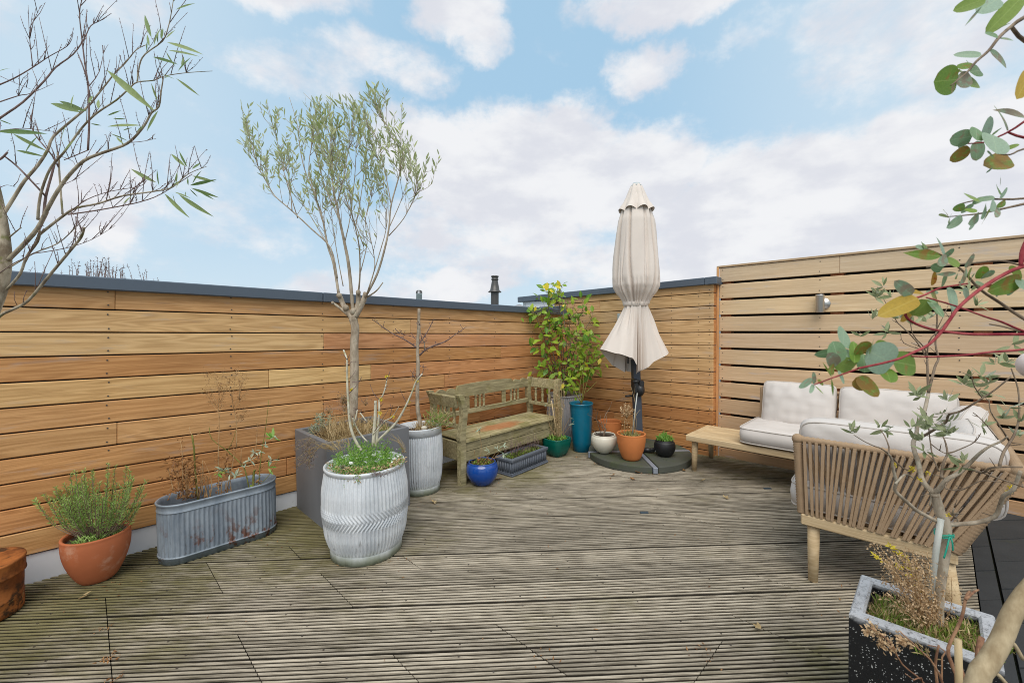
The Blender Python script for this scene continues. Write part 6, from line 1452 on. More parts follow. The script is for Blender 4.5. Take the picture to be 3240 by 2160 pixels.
O.append(ob([(2958, 1559), (2976, 1543), (2999, 1516), (3029, 1500), (3054, 1481), (3086, 1449), (3105, 1431), (3132, 1412), (3169, 1396), (3190, 1380)], .009, .0025, -.10, b, 8)); O.append(ob([(3070, 1482), (3110, 1495), (3132, 1481), (3167, 1477), (3238, 1477)], .0042, .003, -.16, tw2, 6, -.05)); O.append(ob([(3164, 1475), (3176, 1433), (3197, 1399), (3211, 1373), (3222, 1341), (3226, 1300), (3222, 1230), (3200, 1165)], .0045, .002, -.05, tw2, 6, -.12))
O.append(ob([(3075, 1482), (3132, 1502), (3212, 1530), (3245, 1542)], .0034, .002, -.15, tw2, 5, -.05)); O.append(ob([(3000, 1659), (3052, 1656), (3098, 1651), (3151, 1633), (3167, 1598), (3178, 1568), (3206, 1550), (3218, 1525), (3231, 1490)], .0080, .0055, -.12, b, 8)); O.append(ob([(3034, 1657), (3032, 1640)], .004, .002, -.02, b, 5)); O.append(ob([(2990, 1630), (3015, 1626), (3035, 1622)], .004, .0025, -.03, b, 5)); O.append(ob([(3015, 1626), (3022, 1605)], .003, .002, -.03, b, 5, -.02))
O.append(ob([(2984, 1511), (2981, 1499), (2988, 1461), (2999, 1435), (2993, 1399), (2985, 1380)], .0055, .002, .06, tw2, 6)); O.append(ob([(2972, 1490), (2953, 1442), (2946, 1403), (2940, 1357), (2933, 1307)], .003, .0014, .05, tw2, 5)); O.append(ob([(2903, 1390), (2937, 1371), (2972, 1350), (2995, 1334), (3004, 1311), (3041, 1300), (3100, 1265), (3150, 1232), (3200, 1190)], .0055, .002, -.14, tw2, 6, .05))
O.append(ob([(3000, 1436), (3040, 1420), (3085, 1398), (3105, 1370)], .0024, .0012, 0, tw2, 5, .02)); O.append(ob([(2946, 1403), (2975, 1425), (2999, 1436)], .002, .0015, .03, tw2, 5, .03)); O.append(ob([(3110, 1260), (3085, 1225), (3075, 1190)], .0024, .0012, -.12, tw2, 5, -.08)); O.append(ob([(3196, 1396), (3160, 1340), (3135, 1300), (3130, 1260)], .003, .0013, -.1, tw2, 5, -.08)); O.append(ob([(3160, 1390), (3110, 1330), (3080, 1305)], .002, .001, -.1, tw2, 5, -.09)); O.append(ob([(2999, 1525), (2995, 1545), (3040, 1550), (3075, 1535), (3110, 1520), (3170, 1525)], .0028, .0014, -.12, tw2, 5, -.03)); O.append(ob([(2945, 1600), (2948, 1570), (2940, 1550)], .003, .002, -.01, b, 5))
for p in O[1:8] + O[14:]:
    for _ in range(3): k_ = rr.randrange(1, len(p)); e = p[k_] + rdir(rr, -.2) * rr.uniform(.012, .035); tw2.tube([p[k_], e], [.0014, .0008], 4)
b.build('trunk', M['bark_grey'], t); tw2.build('twigs', M['bark_brown'], t, 'stuff')
K = lambda pts: [(2480 + x / 1.9605, 700 + y / 1.9605) for x, y in pts]
OL = [(2695, 1362, .03), (2699, 1368, .03), (2790, 1350, .03), (2800, 1365, .03), (2897, 1347, 0), (2915, 1392, 0), (2960, 1342, 0), (2998, 1372, 0), (2930, 1330, 0), (3050, 1462, -.05), (3040, 1475, -.05), (3010, 1330, 0)] + [(x, y, .12) for x, y in K([(560, 440), (575, 470), (620, 400), (665, 470), (548, 600), (640, 690), (480, 715), (800, 640), (930, 580), (1150, 430), (1190, 520), (880, 620), (720, 600)])] + [(x, y, -.08) for x, y in K([(1140, 970), (1120, 1010), (1185, 1030), (1240, 960), (1270, 1010), (1295, 1080), (1400, 1160), (1385, 880), (1320, 880), (1420, 770), (1360, 1220), (1470, 1250), (1460, 1330), (820, 1070), (845, 1080), (790, 1280), (870, 1290), (925, 1260), (1010, 1290), (1040, 1310), (990, 1190), (1020, 1110), (880, 1420), (1225, 1275)])]
for (x, y, dd) in OL:
    c = at(x, y, D10 + dd) - t.location; ax = (Vector((0, 0, 1)) + rdir(rr) * .7).normalized()
    for j in range(rr.randint(4, 7)): d = (ax * .8 + rdir(rr)).normalized(); leaf(t, 'olive', 'lf_olive', c + rdir(rr) * .004, d, TOCAM + rdir(rr) * .9, rr.uniform(.026, .044))
for (x, y) in [(2887, 1487), (2890, 1480), (2938, 1497), (2912, 1515), (3200, 1540), (3207, 1533), (3194, 1553), (3004, 1629), (2832, 1470)]:
    c = at(x, y, D10 - .03) - t.location
    for _ in range(14): li.blade(c + rdir(rr) * .004, rdir(rr), rdir(rr), .006, .004, .3)
li.build('lichen_tufts', M['lichen'], t, 'stuff')
t = plant('stake', 'grey green support stake tied to the olive tree trunk', 'stake', terr.location + Vector((-0.015, 0.01, 0.37))); b = MB(); b.tube(line3([(2938, 1960), (2966, 1736), (2980, 1640)], D10 - .012, t, D10 - .012), .0078, 14); b.build('tube', M['pale_cane'], t)
t = plant('plant_tie', 'turquoise green tie knotted round the olive trunk and stake', 'tie', at(2990, 1692, D10)); b = MB()
for dz in (0, .004, .008):
    b.tube([Vector((.024 * math.cos(a) * 1.1, .024 * math.sin(a) * .9, dz + .003 * math.sin(a * 2))) for a in np.linspace(0, 6.283, 19)], .0016, 5)
kn = at(3008, 1693, D10 - .022) - t.location; b.tube(smooth([kn, kn + (at(3000, 1730, D10 - .03) - at(3008, 1693, D10 - .022)), at(2990, 1765, D10 - .03) - t.location], 4), .0024, 5); b.tube(smooth([kn, at(3016, 1715, D10 - .03) - t.location, at(3018, 1741, D10 - .028) - t.location], 4), .0022, 5); prim(b, kn, .004, .004, .004, 6); b.build('cord', M['green_tie'], t)

rr = random.Random(40)
t = plant('dried_flowers', 'brown dried flower heads round the olive trunk in the terrazzo planter', 'dried flowers', terr.location + Vector((-0.01, -0.01, 0.37))); sb = MB(); hd_ = MB(); g = MB(); st2 = MB()
for i in range(46):
    x1, y1 = rr.gauss(2895, 62), rr.uniform(1715, 1930); x1 = min(max(x1, 2765), 3020); x1 += (1930 - y1) * -.10 + 10; x0 = rr.gauss(2955, 25); d1 = D10 + rr.uniform(-.10, .06); p = smooth(line3([(x0, 1985), ((x0 + x1) / 2 + rr.gauss(10, 8), (1985 + y1) / 2 + 20), (x1, y1)], D10 + rr.uniform(-.04, .04), t, d1), 4); sb.tube(p, taper(len(p), .0014, .0007), 4)
    for _ in range(60):
        k_ = rr.randrange(len(p) // 3, len(p)); q = p[k_] + rdir(rr) * rr.uniform(.004, .026); hd_.blade(q, rdir(rr), rdir(rr), rr.uniform(.005, .009), .0042, .5)
        if rr.random() < .3: sb.tube([p[k_], q], .0004, 3)
for (ax_, ay_) in ((-.06, .09), (.03, .06), (-.08, -.0), (.0, -.09), (.06, -.11), (-.02, .0)): mass(g, rr, (ax_, ay_, 0), .07, .06, .015, 330, .032, .004, .35, 0, 3, .5); mass(st2, rr, (ax_, ay_, .005), .07, .06, .015, 200, .03, .004, .3, 0, 3, .5)
sb.build('stems', M['dry_stem'], t, 'stuff'); hd_.build('dry_heads', M['lf_seed'], t, 'stuff'); g.build('moss', M['lf_moss'], t, 'stuff'); st2.build('straw', M['lf_straw'], t, 'stuff')
t = plant('yellow_sprig', 'thin twigs of small yellow leaves beside the dried flowers in the terrazzo planter', 'twig', terr.location + Vector((0.06, 0.03, 0.37))); sb = MB(); lf_ = MB()
for i, pts in enumerate([[(2930, 1960), (2905, 1850), (2870, 1780), (2840, 1745), (2815, 1725)], [(2905, 1850), (2860, 1800), (2800, 1775), (2765, 1755)], [(2920, 1900), (2895, 1800), (2850, 1750)]]):
    p = stem(sb, line3(pts, D10 + .03, t, D10 + .0, .01, i), .0014, .0007, 4)
    for _ in range(46): k_ = rr.randrange(len(p) // 4, len(p)); lf_.blade(p[k_] + rdir(rr) * .003, rdir(rr, -.2), rdir(rr), rr.uniform(.008, .014), .0055, .3)
sb.build('twigs', M['bark_brown'], t, 'stuff'); lf_.build('leaves', M['lf_yellow'], t, 'stuff')

t = plant('cut_stems', 'golden brown dead stems and a cut cane in front of the terrazzo planter', 'dried plant', Vector((1.42, -0.075, gz(1.42)))); DF = .98; sb = MB(); hd_ = MB()
def df(pts, r0, r1, mb_=sb, d1=0.0): return stem(mb_, line3(pts, DF, t, DF + d1, .01, int(pts[-1][0])), r0, r1, 6)
foot_ = (3040, 2780)
df([foot_, (3036, 2200), (3020, 2110), (3005, 2050), (3045, 1960), (3060, 1890), (3072, 1870)], .0046, .0026, sb, .05); df([(3060, 1895), (3085, 1872), (3100, 1865)], .003, .002, sb, .05)
tips = [df([foot_, (3000, 2240), (2965, 2110), (2910, 2050), (2855, 2000)], .003, .0014, sb, -.03), df([foot_, (2990, 2260), (2930, 2160), (2860, 2100), (2820, 2030), (2760, 1985)], .0022, .0012), df([foot_, (2975, 2200), (2965, 2100), (2975, 2040)], .003, .002), df([foot_, (2940, 2200), (2895, 2150), (2870, 2130)], .002, .001), df([foot_, (3060, 2230), (3050, 2120), (3030, 2060)], .003, .002), df([foot_, (3110, 2160), (3100, 2080), (3110, 2015)], .007, .006, sb, .04), df([foot_, (3060, 2150), (3090, 2180), (3100, 2050)], .002, .001), df([foot_, (2985, 2150), (2995, 2060), (2940, 2040)], .002, .001)]
for (x, y, n, sp) in [(2765, 1985, 50, .020), (2750, 2000, 30, .014), (2795, 2035, 50, .018), (2830, 2050, 60, .018), (2850, 2020, 50, .02), (2870, 2035, 36, .016), (2790, 2010, 30, .014)]:
    c = at(x, y, DF + .01) - t.location
    for _ in range(n): q = c + rdir(rr) * sp * rr.random(); hd_.blade(q, rdir(rr), rdir(rr), rr.uniform(.005, .009), .0055, .6)
sb.build('stems', M['bark_cut'], t); hd_.build('dry_heads', M['lf_seed'], t, 'stuff'); b = MB(); b.tube(line3([foot_, (3040, 2160), (3036, 2022)], DF - .02, t), [.0068, .0066, .0064], 12); b.build('cane', M['bamboo'], t)

# ---------------------------------------------------------------- eucalyptus at the right edge
rr = random.Random(41)
DE = .80
base_ = at(3040, 3170, DE); t = plant('eucalyptus', 'eucalyptus with round blue green leaves and red stems at the right edge', 'eucalyptus', Vector((base_.x, base_.y, gz(base_.x))))
b = MB(); rd = MB(); bn = MB()
stem(b, line3([(3040, 3170), (3030, 2500), (3095, 2165), (3130, 2098), (3172, 2025), (3205, 1945), (3245, 1880), (3320, 1780), (3400, 1550), (3440, 1200), (3430, 700), (3400, 250), (3380, -60)], DE, t, DE + .02), .018, .009, 14)
stem(b, line3([(3192, 2020), (3215, 2040), (3242, 2085)], DE, t), .004, .003, 6); stem(b, line3([(3143, 2125), (3165, 2135), (3200, 2175)], DE, t), .004, .003, 6)
E1 = lambda pts: [(2640 + x / 2.6133, 700 + y / 2.6133) for x, y in pts]
E2 = lambda pts: [(2480 + x / 2.063, y / 2.063) for x, y in pts]
def es(pts, r0, r1, mb_, d0=0.0, d1=0.0): return stem(mb_, line3(pts, DE + d0, t, DE + d1, .006, int(pts[0][1] * 7)), r0, r1, 7)
es(E1([(2050, 250), (1568, 370), (1400, 440), (1250, 530), (1130, 620), (1020, 720), (950, 820), (880, 920), (780, 1020), (640, 1090), (490, 1150), (200, 1215)]), .0036, .0019, rd, 0, -.08); es([(2716, 1165), (2705, 1170), (2632, 1196), (2576, 1217)], .0017, .0009, rd, -.08, -.08)
es(E1([(2080, 960), (1568, 935), (1150, 935), (900, 910), (760, 880), (640, 830), (590, 780), (590, 710), (640, 650), (740, 610), (850, 560), (930, 540), (1100, 515)]), .0030, .0016, rd, .02, .02); es(E1([(2080, 1100), (1568, 910), (1380, 830), (1250, 790), (1000, 700), (760, 630)]), .0024, .0014, rd, .05, .0); es(E1([(2080, 1000), (1568, 1060), (1300, 1080), (1090, 1105), (800, 1120), (640, 1115)]), .0026, .0014, rd, 0, -.04)
es(E1([(2080, 1100), (1560, 800), (1380, 680), (1200, 560), (1060, 410), (900, 290), (740, 220)]), .0036, .0012, bn, .06, .06); es(E1([(2080, 500), (1470, 345), (1300, 330), (1100, 350), (760, 380)]), .0024, .0014, bn, .1, .1); es(E1([(1700, -100), (1568, 200), (1545, 280), (1540, 370)]), .0038, .0032, rd, 0, 0); es(E1([(1540, 910), (1400, 870), (1280, 850)]), .0022, .0014, bn, .06, .08)
es(E2([(1960, -100), (1568, 110), (1480, 170), (1400, 240), (1330, 330), (1250, 400), (1190, 470), (1120, 530), (1080, 560)]), .0040, .0010, bn, .02, -.03); es(E2([(1480, 180), (1568, 270), (1800, 350)]), .003, .004, bn, .02, .05); es(E2([(1950, 500), (1568, 790), (1460, 860), (1400, 890), (1300, 930), (1130, 940)]), .0024, .0010, rd, .02, 0); es(E2([(1460, 865), (1568, 900), (1900, 950)]), .0018, .003, rd, .02, .02); es(E2([(1900, 900), (1568, 970), (1470, 1010), (1380, 1000)]), .0022, .001, bn, 0, 0)
es(E2([(1900, 1250), (1568, 1330), (1480, 1350), (1300, 1390), (1180, 1405), (1065, 1415)]), .0030, .0008, bn, .05, .02); es(E2([(1900, 1230), (1568, 1295), (1370, 1300), (1240, 1310), (1150, 1330)]), .0026, .0010, bn, .05, .05)
b.build('trunk', M['bark_euc'], t); rd.build('red_stems', M['stem_red'], t); bn.build('brown_stems', M['bark_brown'], t)
def kindof(r_): return 'thin' if r_ < .2 else 'lance' if r_ < .3 else 'mid' if r_ < .45 else 'oval' if r_ < .68 else 'round'
MT = {'e': 'lf_euc', 'g': 'lf_euc_green', 'r': 'lf_euc_red'}
LV = [(490, 1180, 290, 1070, .8, 'e'), (250, 1250, 250, 1095, 1, 'e'), (235, 1100, 235, 1005, .95, 'g'), (160, 1210, 20, 1160, .5, 'g'), (420, 1205, 475, 1325, .9, 'g'), (200, 1280, 370, 1450, .5, 'g'), (180, 1290, 290, 1390, .8, 'g'), (340, 1000, 450, 1030, .5, 'g'), (290, 1060, 340, 985, .7, 'e'), (165, 1170, 175, 980, .3, 'g'), (70, 1030, 90, 880, .9, 'e'), (480, 1160, 722, 1195, .45, 'g'), (120, 1150, 130, 1050, .6, 'e'), (10, 1080, 50, 1000, .3, 'e'),
      (880, 290, 612, 260, .28, 'g'), (1025, 378, 925, 290, .8, 'g'), (895, 275, 865, 120, .4, 'e'), (900, 300, 985, 230, .5, 'e'), (740, 222, 742, 165, .4, 'g'), (740, 222, 680, 205, .3, 'e'), (1080, 385, 1160, 270, .3, 'e'), (1010, 430, 850, 442, .25, 'e'), (890, 395, 815, 370, .6, 'e'), (810, 530, 835, 420, .6, 'r'), (740, 602, 530, 545, .28, 'r'), (690, 635, 388, 765, .42, 'r'), (660, 690, 565, 832, .5, 'r'), (780, 650, 650, 785, .8, 'g'), (770, 640, 915, 785, .3, 'e'), (800, 610, 885, 690, .7, 'g'), (945, 540, 1010, 745, .62, 'e'), (1060, 560, 1135, 655, .4, 'e'), (1090, 385, 1060, 535, .4, 'e'), (1200, 475, 1240, 372, .8, 'g'), (1240, 470, 1300, 415, .6, 'e'), (1120, 490, 1155, 455, .6, 'e'), (1545, 480, 1297, 580, .5, 'g'), (1550, 450, 1450, 385, .7, 'g'), (640, 610, 520, 505, .4, 'e'), (905, 440, 905, 560, .5, 'e'), (1160, 500, 1265, 545, .6, 'e'), (930, 300, 870, 350, .6, 'e'), (1020, 420, 1010, 470, .6, 'e'), (1330, 560, 1350, 620, .4, 'e'), (1500, 530, 1440, 610, .3, 'e'), (1100, 430, 1145, 440, .6, 'g'), (1568, 490, 1540, 540, .7, 'e'), (860, 590, 760, 580, .4, 'e')]
for i, (x0, y0, x1, y1, r_, m_) in enumerate(LV):
    (a_, c_) = E1([(x0, y0), (x1, y1)]); leaf_px(t, kindof(r_), MT[m_], a_, c_, DE + (-.05 if x0 < 700 and y0 > 900 else .03) + rr.uniform(-.02, .02), rr)
for (x0, y0, x1, y1, r_, m_) in [(2672, 1105, 2578, 1128, .5, 'e'), (2648, 1156, 2626, 1122, .6, 'e'), (2568, 1212, 2530, 1212, .9, 'e'), (2577, 1214, 2577, 1178, .42, 'e'), (2574, 1216, 2566, 1242, .42, 'e'), (2588, 1200, 2607, 1219, .5, 'g'), (2652, 1172, 2676, 1214, .4, 'e'), (2631, 1196, 2640, 1256, .1, 'g'), (2633, 1194, 2604, 1144, .1, 'g'), (2577, 1217, 2608, 1247, .1, 'g'), (2640, 1165, 2628, 1172, .5, 'g'), (2655, 1150, 2640, 1080, .7, 'e')]: leaf_px(t, kindof(r_), MT[m_], (x0, y0), (x1, y1), DE - .07, rr)
LV2 = [(1310, -10, 1105, 62, .5, 'g'), (1290, 35, 1175, 168, .1, 'e'), (1395, -10, 1272, 62, .6, 'e'), (1545, -20, 1335, 200, .42, 'g'), (1475, 150, 1385, 185, .4, 'e'), (1390, 245, 1312, 208, .6, 'e'), (1390, 250, 1498, 258, .28, 'e'), (1282, 362, 1105, 348, .32, 'e'), (1335, 335, 1474, 428, .34, 'e'), (1195, 450, 1150, 408, .85, 'g'), (1205, 472, 1302, 448, .5, 'e'), (1185, 485, 1130, 455, .6, 'e'), (1130, 520, 988, 530, .7, 'g'), (1135, 525, 1292, 540, .62, 'g'), (1215, 500, 1130, 545, .8, 'e'), (1095, 550, 1100, 608, .7, 'g'), (1105, 500, 1125, 460, .8, 'g'), (1600, 460, 1545, 625, .42, 'r'), (1215, 430, 1205, 408, .8, 'g'),
       (1450, 855, 1395, 675, .42, 'e'), (1575, 770, 1395, 695, .28, 'e'), (1225, 890, 1080, 915, .8, 'e'), (1210, 965, 1083, 1052, .7, 'g'), (1255, 920, 1262, 1048, 1, 'e'), (1290, 915, 1358, 757, .45, 'e'), (1250, 915, 1258, 828, .9, 'e'), (1355, 880, 1400, 990, 1, 'e'), (1440, 975, 1532, 940, .5, 'g'), (1482, 1045, 1326, 1065, .55, 'g'), (1400, 850, 1365, 870, .8, 'g'), (1320, 985, 1365, 1022, .4, 'e'), (1355, 1095, 1318, 1130, .3, 'e'), (1370, 1005, 1445, 990, .5, 'g'), (1130, 950, 1200, 930, .4, 'e'),
       (1070, 1415, 1018, 1398, .35, 'e'), (1065, 1410, 1045, 1362, .35, 'e'), (1080, 1420, 1086, 1448, .6, 'e'), (1162, 1415, 1078, 1484, .34, 'e'), (1245, 1312, 1195, 1258, .8, 'g'), (1375, 1290, 1238, 1305, .3, 'e'), (1180, 1345, 1108, 1365, .5, 'g'), (1235, 1330, 1150, 1392, .4, 'e'), (1255, 1385, 1178, 1360, .5, 'g'), (1270, 1405, 1225, 1458, .4, 'e'), (1330, 1372, 1305, 1455, 1, 'g'), (1315, 1330, 1310, 1422, .4, 'e'), (1370, 1310, 1360, 1372, .5, 'e'), (1400, 1262, 1402, 1218, .8, 'g'), (1405, 1295, 1466, 1222, .3, 'e'), (1445, 1318, 1393, 1348, .6, 'g'), (1390, 1350, 1396, 1408, .4, 'e'), (1405, 1218, 1418, 1142, .1, 'e'), (1240, 1450, 1212, 1500, .3, 'e'), (1300, 1290, 1230, 1330, .6, 'e')]
for (x0, y0, x1, y1, r_, m_) in LV2:
    (a_, c_) = E2([(x0, y0), (x1, y1)]); leaf_px(t, kindof(r_), MT[m_], a_, c_, DE + rr.uniform(-.03, .03), rr)
t = plant('garden_ball', 'pale pink round ball on a cane cut off by the right edge of the view', 'ball', (lambda p: Vector((p.x, p.y, gz(p.x))))(at(3280, 1155, 1.02))); z_ = at(3280, 1155, 1.02).z - t.location.z
b = MB(); prim(b, Vector((0, 0, z_)), .034, .034, .034, 32); b.build('ball', M['ball'], t); b = MB(); b.tube([(0, 0, 0), (0, 0, z_ - .03)], .005, 8); b.build('cane', M['bamboo'], t)

# ---------------------------------------------------------------- tree at the left edge
rr = random.Random(42)
DL = 1.50; bl_ = at(-115, 2240, DL); t = plant('mossy_tree', 'gnarled mossy tree with long narrow leaves and many bare twigs at the left edge', 'tree', Vector((bl_.x, bl_.y, gz(bl_.x))))
b = MB(); tw2 = MB(); LK = 0.52; U = lambda pts: [(x / 1.4519, y / 1.4519) for x, y in pts]
def ls(pts, r0, r1, mb_=b, d1=0.0, d0=0.0, n=7, k=3): r0, r1 = r0 * LK, r1 * LK; return stem(mb_, line3(U(pts), DL + d0, t, DL + d1, .006, int(pts[0][1] + pts[-1][0])), r0, r1, n, k)
ls([(-167, 3252), (-160, 2500), (-130, 1800), (-50, 1480), (4, 1330), (24, 1200), (18, 1090), (5, 1000), (-15, 900), (-60, 700), (-80, 500)], .042, .020, b, 0, 0, 14)
Bq = []
Bq.append(ls([(30, 1200), (100, 1130), (170, 1050), (210, 970), (260, 880), (310, 810), (380, 740), (460, 705), (560, 670), (610, 635), (660, 575), (690, 520), (725, 490), (735, 420), (745, 355)], .014, .003, b, -.12))
Bq.append(ls([(200, 990), (208, 900), (245, 760), (240, 720), (150, 610), (135, 530)], .009, .002, tw2, .08)); Bq.append(ls([(400, 690), (405, 560), (400, 400), (385, 300), (370, 180), (358, 60), (372, -10)], .006, .0022, tw2, -.06, -.05)); Bq.append(ls([(10, 990), (60, 910), (110, 830), (170, 760), (215, 690), (240, 630), (330, 550), (400, 490), (440, 440), (480, 390), (520, 340), (570, 290), (620, 230), (670, 205)], .011, .0022, b, .12))
Bq.append(ls([(172, 1010), (175, 950), (190, 870), (230, 770), (290, 700), (370, 590), (440, 520), (530, 460), (590, 405), (625, 378), (700, 370), (750, 350), (850, 335), (970, 327)], .0085, .0016, b, -.05)); Bq.append(ls([(625, 378), (635, 300), (660, 250), (740, 190), (765, 130), (780, 60), (792, -20)], .0045, .002, b, -.06, -.04)); Bq.append(ls([(175, 1080), (290, 990), (350, 955), (450, 935), (560, 900), (700, 880), (790, 860), (860, 800), (945, 765)], .0085, .0014, b, -.15, 0)); Bq.append(ls([(310, 985), (420, 970), (560, 945), (650, 925), (740, 890), (880, 800)], .0045, .002, tw2, -.12, -.04)); Bq.append(ls([(335, 960), (400, 915), (500, 880), (640, 855), (670, 828)], .003, .0014, tw2, -.05, -.05))
Bq.append(ls([(40, 1230), (150, 1165), (260, 1120), (330, 1060), (352, 1035)], .005, .0018, b, -.1)); Bq.append(ls([(150, 1165), (300, 1140), (420, 1100), (527, 1036)], .003, .001, tw2, -.1, -.05)); Bq.append(ls([(-60, 1520), (0, 1450), (60, 1420), (130, 1380), (230, 1260), (330, 1140), (370, 1090), (384, 1047)], .0095, .006, b, -.22, -.1)); Bq.append(ls([(30, 1330), (90, 1260), (120, 1180), (170, 1110), (180, 1060)], .008, .007, b, -.05, -.02)); Bq.append(ls([(-10, 1260), (60, 1210), (120, 1180), (140, 1150)], .003, .002, tw2, -.12, -.1)); Bq.append(ls([(285, 985), (275, 870), (265, 740), (260, 700)], .006, .005, b, .02, .0))
Bq.append(ls([(-60, 590), (0, 540), (100, 470), (200, 370), (250, 310), (330, 250), (380, 180), (410, 120), (455, 95), (505, 62)], .007, .0016, tw2, .1)); Bq.append(ls([(-40, 480), (80, 440), (135, 430), (240, 385)], .004, .001, tw2, .12)); Bq.append(ls([(-20, 395), (60, 360), (145, 310), (220, 260), (300, 215), (320, 185)], .005, .0014, tw2, .2, .15)); Bq.append(ls([(145, 310), (130, 180), (122, 25)], .0035, .001, tw2, .2, .18)); Bq.append(ls([(130, 130), (155, 80), (182, 25)], .002, .001, tw2, .2, .19)); Bq.append(ls([(400, 400), (450, 330), (475, 210)], .003, .001, tw2, .02)); Bq.append(ls([(-40, 745), (0, 730), (30, 700)], .007, .005, tw2, -.1, -.1)); Bq.append(ls([(20, 720), (70, 760), (130, 820), (205, 900)], .0045, .006, tw2, 0, -.05)); Bq.append(ls([(320, 980), (340, 970), (370, 930), (400, 915)], .003, .002, tw2, -.04)); Bq.append(ls([(285, 850), (330, 830), (365, 815)], .002, .001, tw2, -.06, -.04)); Bq.append(ls([(595, 655), (650, 650), (713, 637)], .0022, .001, tw2, -.1, -.1)); Bq.append(ls([(290, 735), (340, 715), (400, 690)], .003, .003, tw2, 0, -.03)); Bq.append(ls([(40, 1090), (70, 1065), (95, 1045)], .005, .003, b, -.02)); Bq.append(ls([(280, 720), (330, 740), (345, 770)], .002, .001, tw2, 0)); Bq.append(ls([(0, 860), (30, 850), (68, 860)], .0022, .001, tw2, .05)); Bq.append(ls([(0, 600), (100, 590), (200, 600), (245, 605)], .0025, .001, tw2, -.1, -.1)); Bq.append(ls([(-5, 350), (60, 380), (135, 410)], .002, .001, tw2, .1, .1))
for p in Bq:
    if p[-1].z + t.location.z < 1.55: continue
    L_ = sum((p[j + 1] - p[j]).length for j in range(len(p) - 1))
    for _ in range(int(L_ / .032)):
        k_ = rr.randrange(len(p) // 3, len(p) - 1); ax = (p[k_ + 1] - p[k_]).normalized(); d = (Vector((0, 0, 1)) * .8 + ax * .35 + rdir(rr) * .45).normalized(); L2 = rr.choice([.02, .03, .05, .08, .12, .16]) * rr.uniform(.6, 1.1); q = [p[k_], p[k_] + d * L2 * .5 + rdir(rr) * .004, p[k_] + d * L2]
        tw2.tube(q, [.0012, .0009, .0006], 4)
        for _ in range(int(L2 / .016)): c = p[k_].lerp(q[2], rr.random()); tw2.tube([c, c + rdir(rr) * .004], [.001, .0006], 3)
b.build('trunk', M['bark_left'], t); tw2.build('twigs', M['twig_dark'], t, 'stuff')
for (x0, y0, x1, y1) in [(690, 175, 645, 52), (680, 215, 665, 150), (700, 212, 722, 118), (755, 178, 795, 135), (800, 46, 880, 8), (760, 195, 917, 236), (765, 232, 906, 250), (695, 262, 802, 287), (757, 238, 792, 305), (830, 312, 835, 252), (812, 328, 864, 258), (740, 342, 795, 360), (803, 360, 910, 438), (485, 322, 690, 500), (718, 465, 688, 382), (722, 508, 662, 602), (368, 517, 198, 461), (395, 512, 240, 459), (322, 495, 325, 428), (488, 582, 638, 566), (515, 546, 580, 547), (488, 532, 548, 507), (518, 618, 582, 647), (500, 612, 562, 640), (412, 568, 462, 578), (302, 572, 260, 652), (340, 642, 282, 694), (172, 625, 92, 704), (-20, 605, 188, 602), (55, 615, 195, 692), (68, 690, 192, 716), (-10, 550, 48, 572), (-10, 328, 36, 310), (658, 577, 612, 612), (735, 180, 742, 130), (720, 200, 712, 140), (790, 10, 810, -30), (770, 350, 745, 360), (740, 130, 728, 175), (670, 190, 665, 240), (450, 500, 440, 450), (420, 440, 400, 470), (560, 600, 600, 585), (530, 630, 560, 660),
                           (850, 766, 768, 697), (858, 769, 810, 688), (716, 839, 578, 772), (727, 852, 712, 776), (805, 842, 809, 788), (878, 777, 920, 744), (880, 808, 978, 834), (868, 852, 984, 826), (875, 864, 996, 907), (900, 870, 978, 917), (868, 868, 907, 907), (818, 893, 962, 994), (752, 888, 853, 997), (790, 890, 806, 952), (798, 882, 870, 907), (850, 880, 846, 902), (562, 937, 598, 898), (862, 852, 856, 812), (835, 815, 800, 860), (880, 845, 915, 780), (770, 870, 830, 820)]:
    (a_, c_) = U([(x0, y0), (x1, y1)]); leaf_px(t, 'long' if math.hypot(x1 - x0, y1 - y0) > 55 else 'slim', 'lf_long', a_, c_, DL - .12 + rr.uniform(-.05, .05), rr)

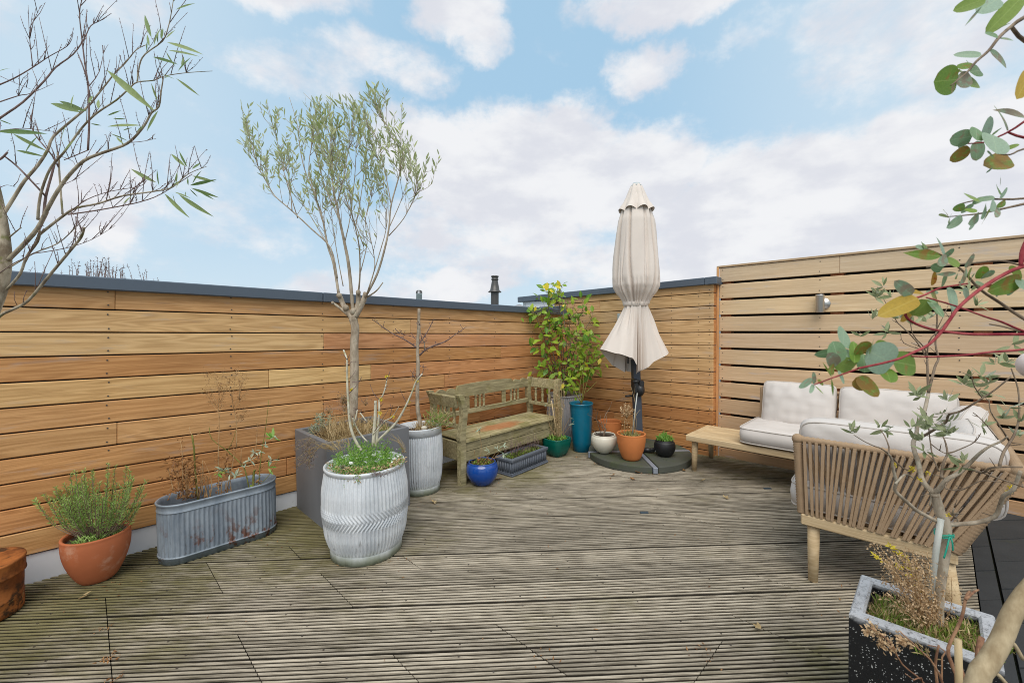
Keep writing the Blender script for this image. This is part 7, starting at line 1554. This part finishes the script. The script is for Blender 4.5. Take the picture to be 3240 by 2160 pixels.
# ---------------------------------------------------------------- litter on the deck
rr = random.Random(43)
SL = [((1850, 1428), 'curled brown leaf beside the left side of the parasol base', 2), ((1893, 1465), 'reddish dry leaf in front of the parasol base', 2), ((2028, 1497), 'brown crumpled leaf touching the front of the parasol base', 2), ((1940, 1503), 'small dark brown leaf on the deck before the parasol base', 1), ((2001, 1517), 'pale straw coloured leaf scrap on the deck ahead of the parasol base beam', 1), ((2222, 1521), 'pale starry leaf scrap on the deck in front of the side table leg', 1), ((1580, 1515), 'red brown leaf on the deck between the blue pot and lead trough', 2), ((1933, 1515), 'tiny pale chip on the deck left of the straw coloured scrap', 0), ((2298, 1577), 'pale leaf scrap on the open deck left of the arm panel', 1), ((2410, 1990), 'pale round leaf on the mossy deck boards in the right foreground', 1), ((266, 1888), 'tan leaf on the dark deck boards in front of the rosemary pot', 1), ((1375, 1592), 'dry twiggy leaf on the deck in front of the banded zinc tub', 1), ((2170, 1490), 'brown leaf tucked by the right side of the parasol base', 1), ((1862, 1445), 'ragged brown leaf between the teal pot and the parasol base', 2)]
for (x, y), lab, sz in SL:
    p = G(x, y, .003); o = thing('fallen_leaf', lab, 'fallen leaf', p, 'dry leaves fallen on the deck', True, rr.random() * 6)
    b = MB(); L = (.02, .035, .055)[sz]
    for j in range(3 if sz else 1): b.blade((0, 0, .002 + .004 * j), (math.cos(j * 1.1), math.sin(j * 1.1), .18), (0, 0, 1), L * rr.uniform(.7, 1), L * .5, -.1, 0, 4)
    b.build('blade', M['lf_dry' if 'brown' in lab or 'red' in lab else 'lf_straw'], o)
for (x, y), lab in [((2041, 1622), 'small blue grey slate chip in the middle of the open deck'), ((2431, 1546), 'dark blue grey slate chip on the shaded deck near the sofa')]:
    o = thing('slate_chip', lab, 'slate chip', G(x, y, .0), None, True, R(-45)); b = MB(); b.box((-.028, -.012, 0), (.028, .012, .007), .002); b.build('chip', M['slate_bit'], o)

lt = MB()
def lit(s_, n_, k, sp):
    for _ in range(k):
        x, y = s_ + rr.gauss(0, sp), n_ + rr.gauss(0, sp); d = rdir(rr, -.05); d.z = abs(d.z) * .25
        if y > 3.35 or x > 4.33: continue
        lt.blade((x, y, gz(x) + .003), d, (0, 0, 1), rr.uniform(.006, .024), rr.uniform(.002, .007), .1, 0, 3)
for (s_, n_, k, sp) in [(.08, 2.35, 26, .02), (.08, 2.6, 14, .02), (.085, 2.2, 18, .015), (1.28, 1.1, 10, .03), (3.45, 2.5, 40, .05), (3.4, 2.25, 26, .04), (3.5, 1.8, 26, .06), (2.35, 2.55, 20, .06), (1.85, 2.7, 20, .07), (3.2, 2.6, 26, .06), (.1, 3.0, 16, .08), (.9, 2.95, 16, .08), (1.3, 2.1, 12, .1), (3.6, 2.9, 30, .1), (4.2, 1.6, 20, .05), (2.2, 1.5, 14, .5), (1.2, 1.6, 14, .5), (2.9, 1.4, 14, .5), (1.75, .65, 16, .03), (2.4, .3, 14, .12)]: lit(s_, n_, k, sp)
lt.build('leaf_litter', M['lf_dry'], None, 'stuff')
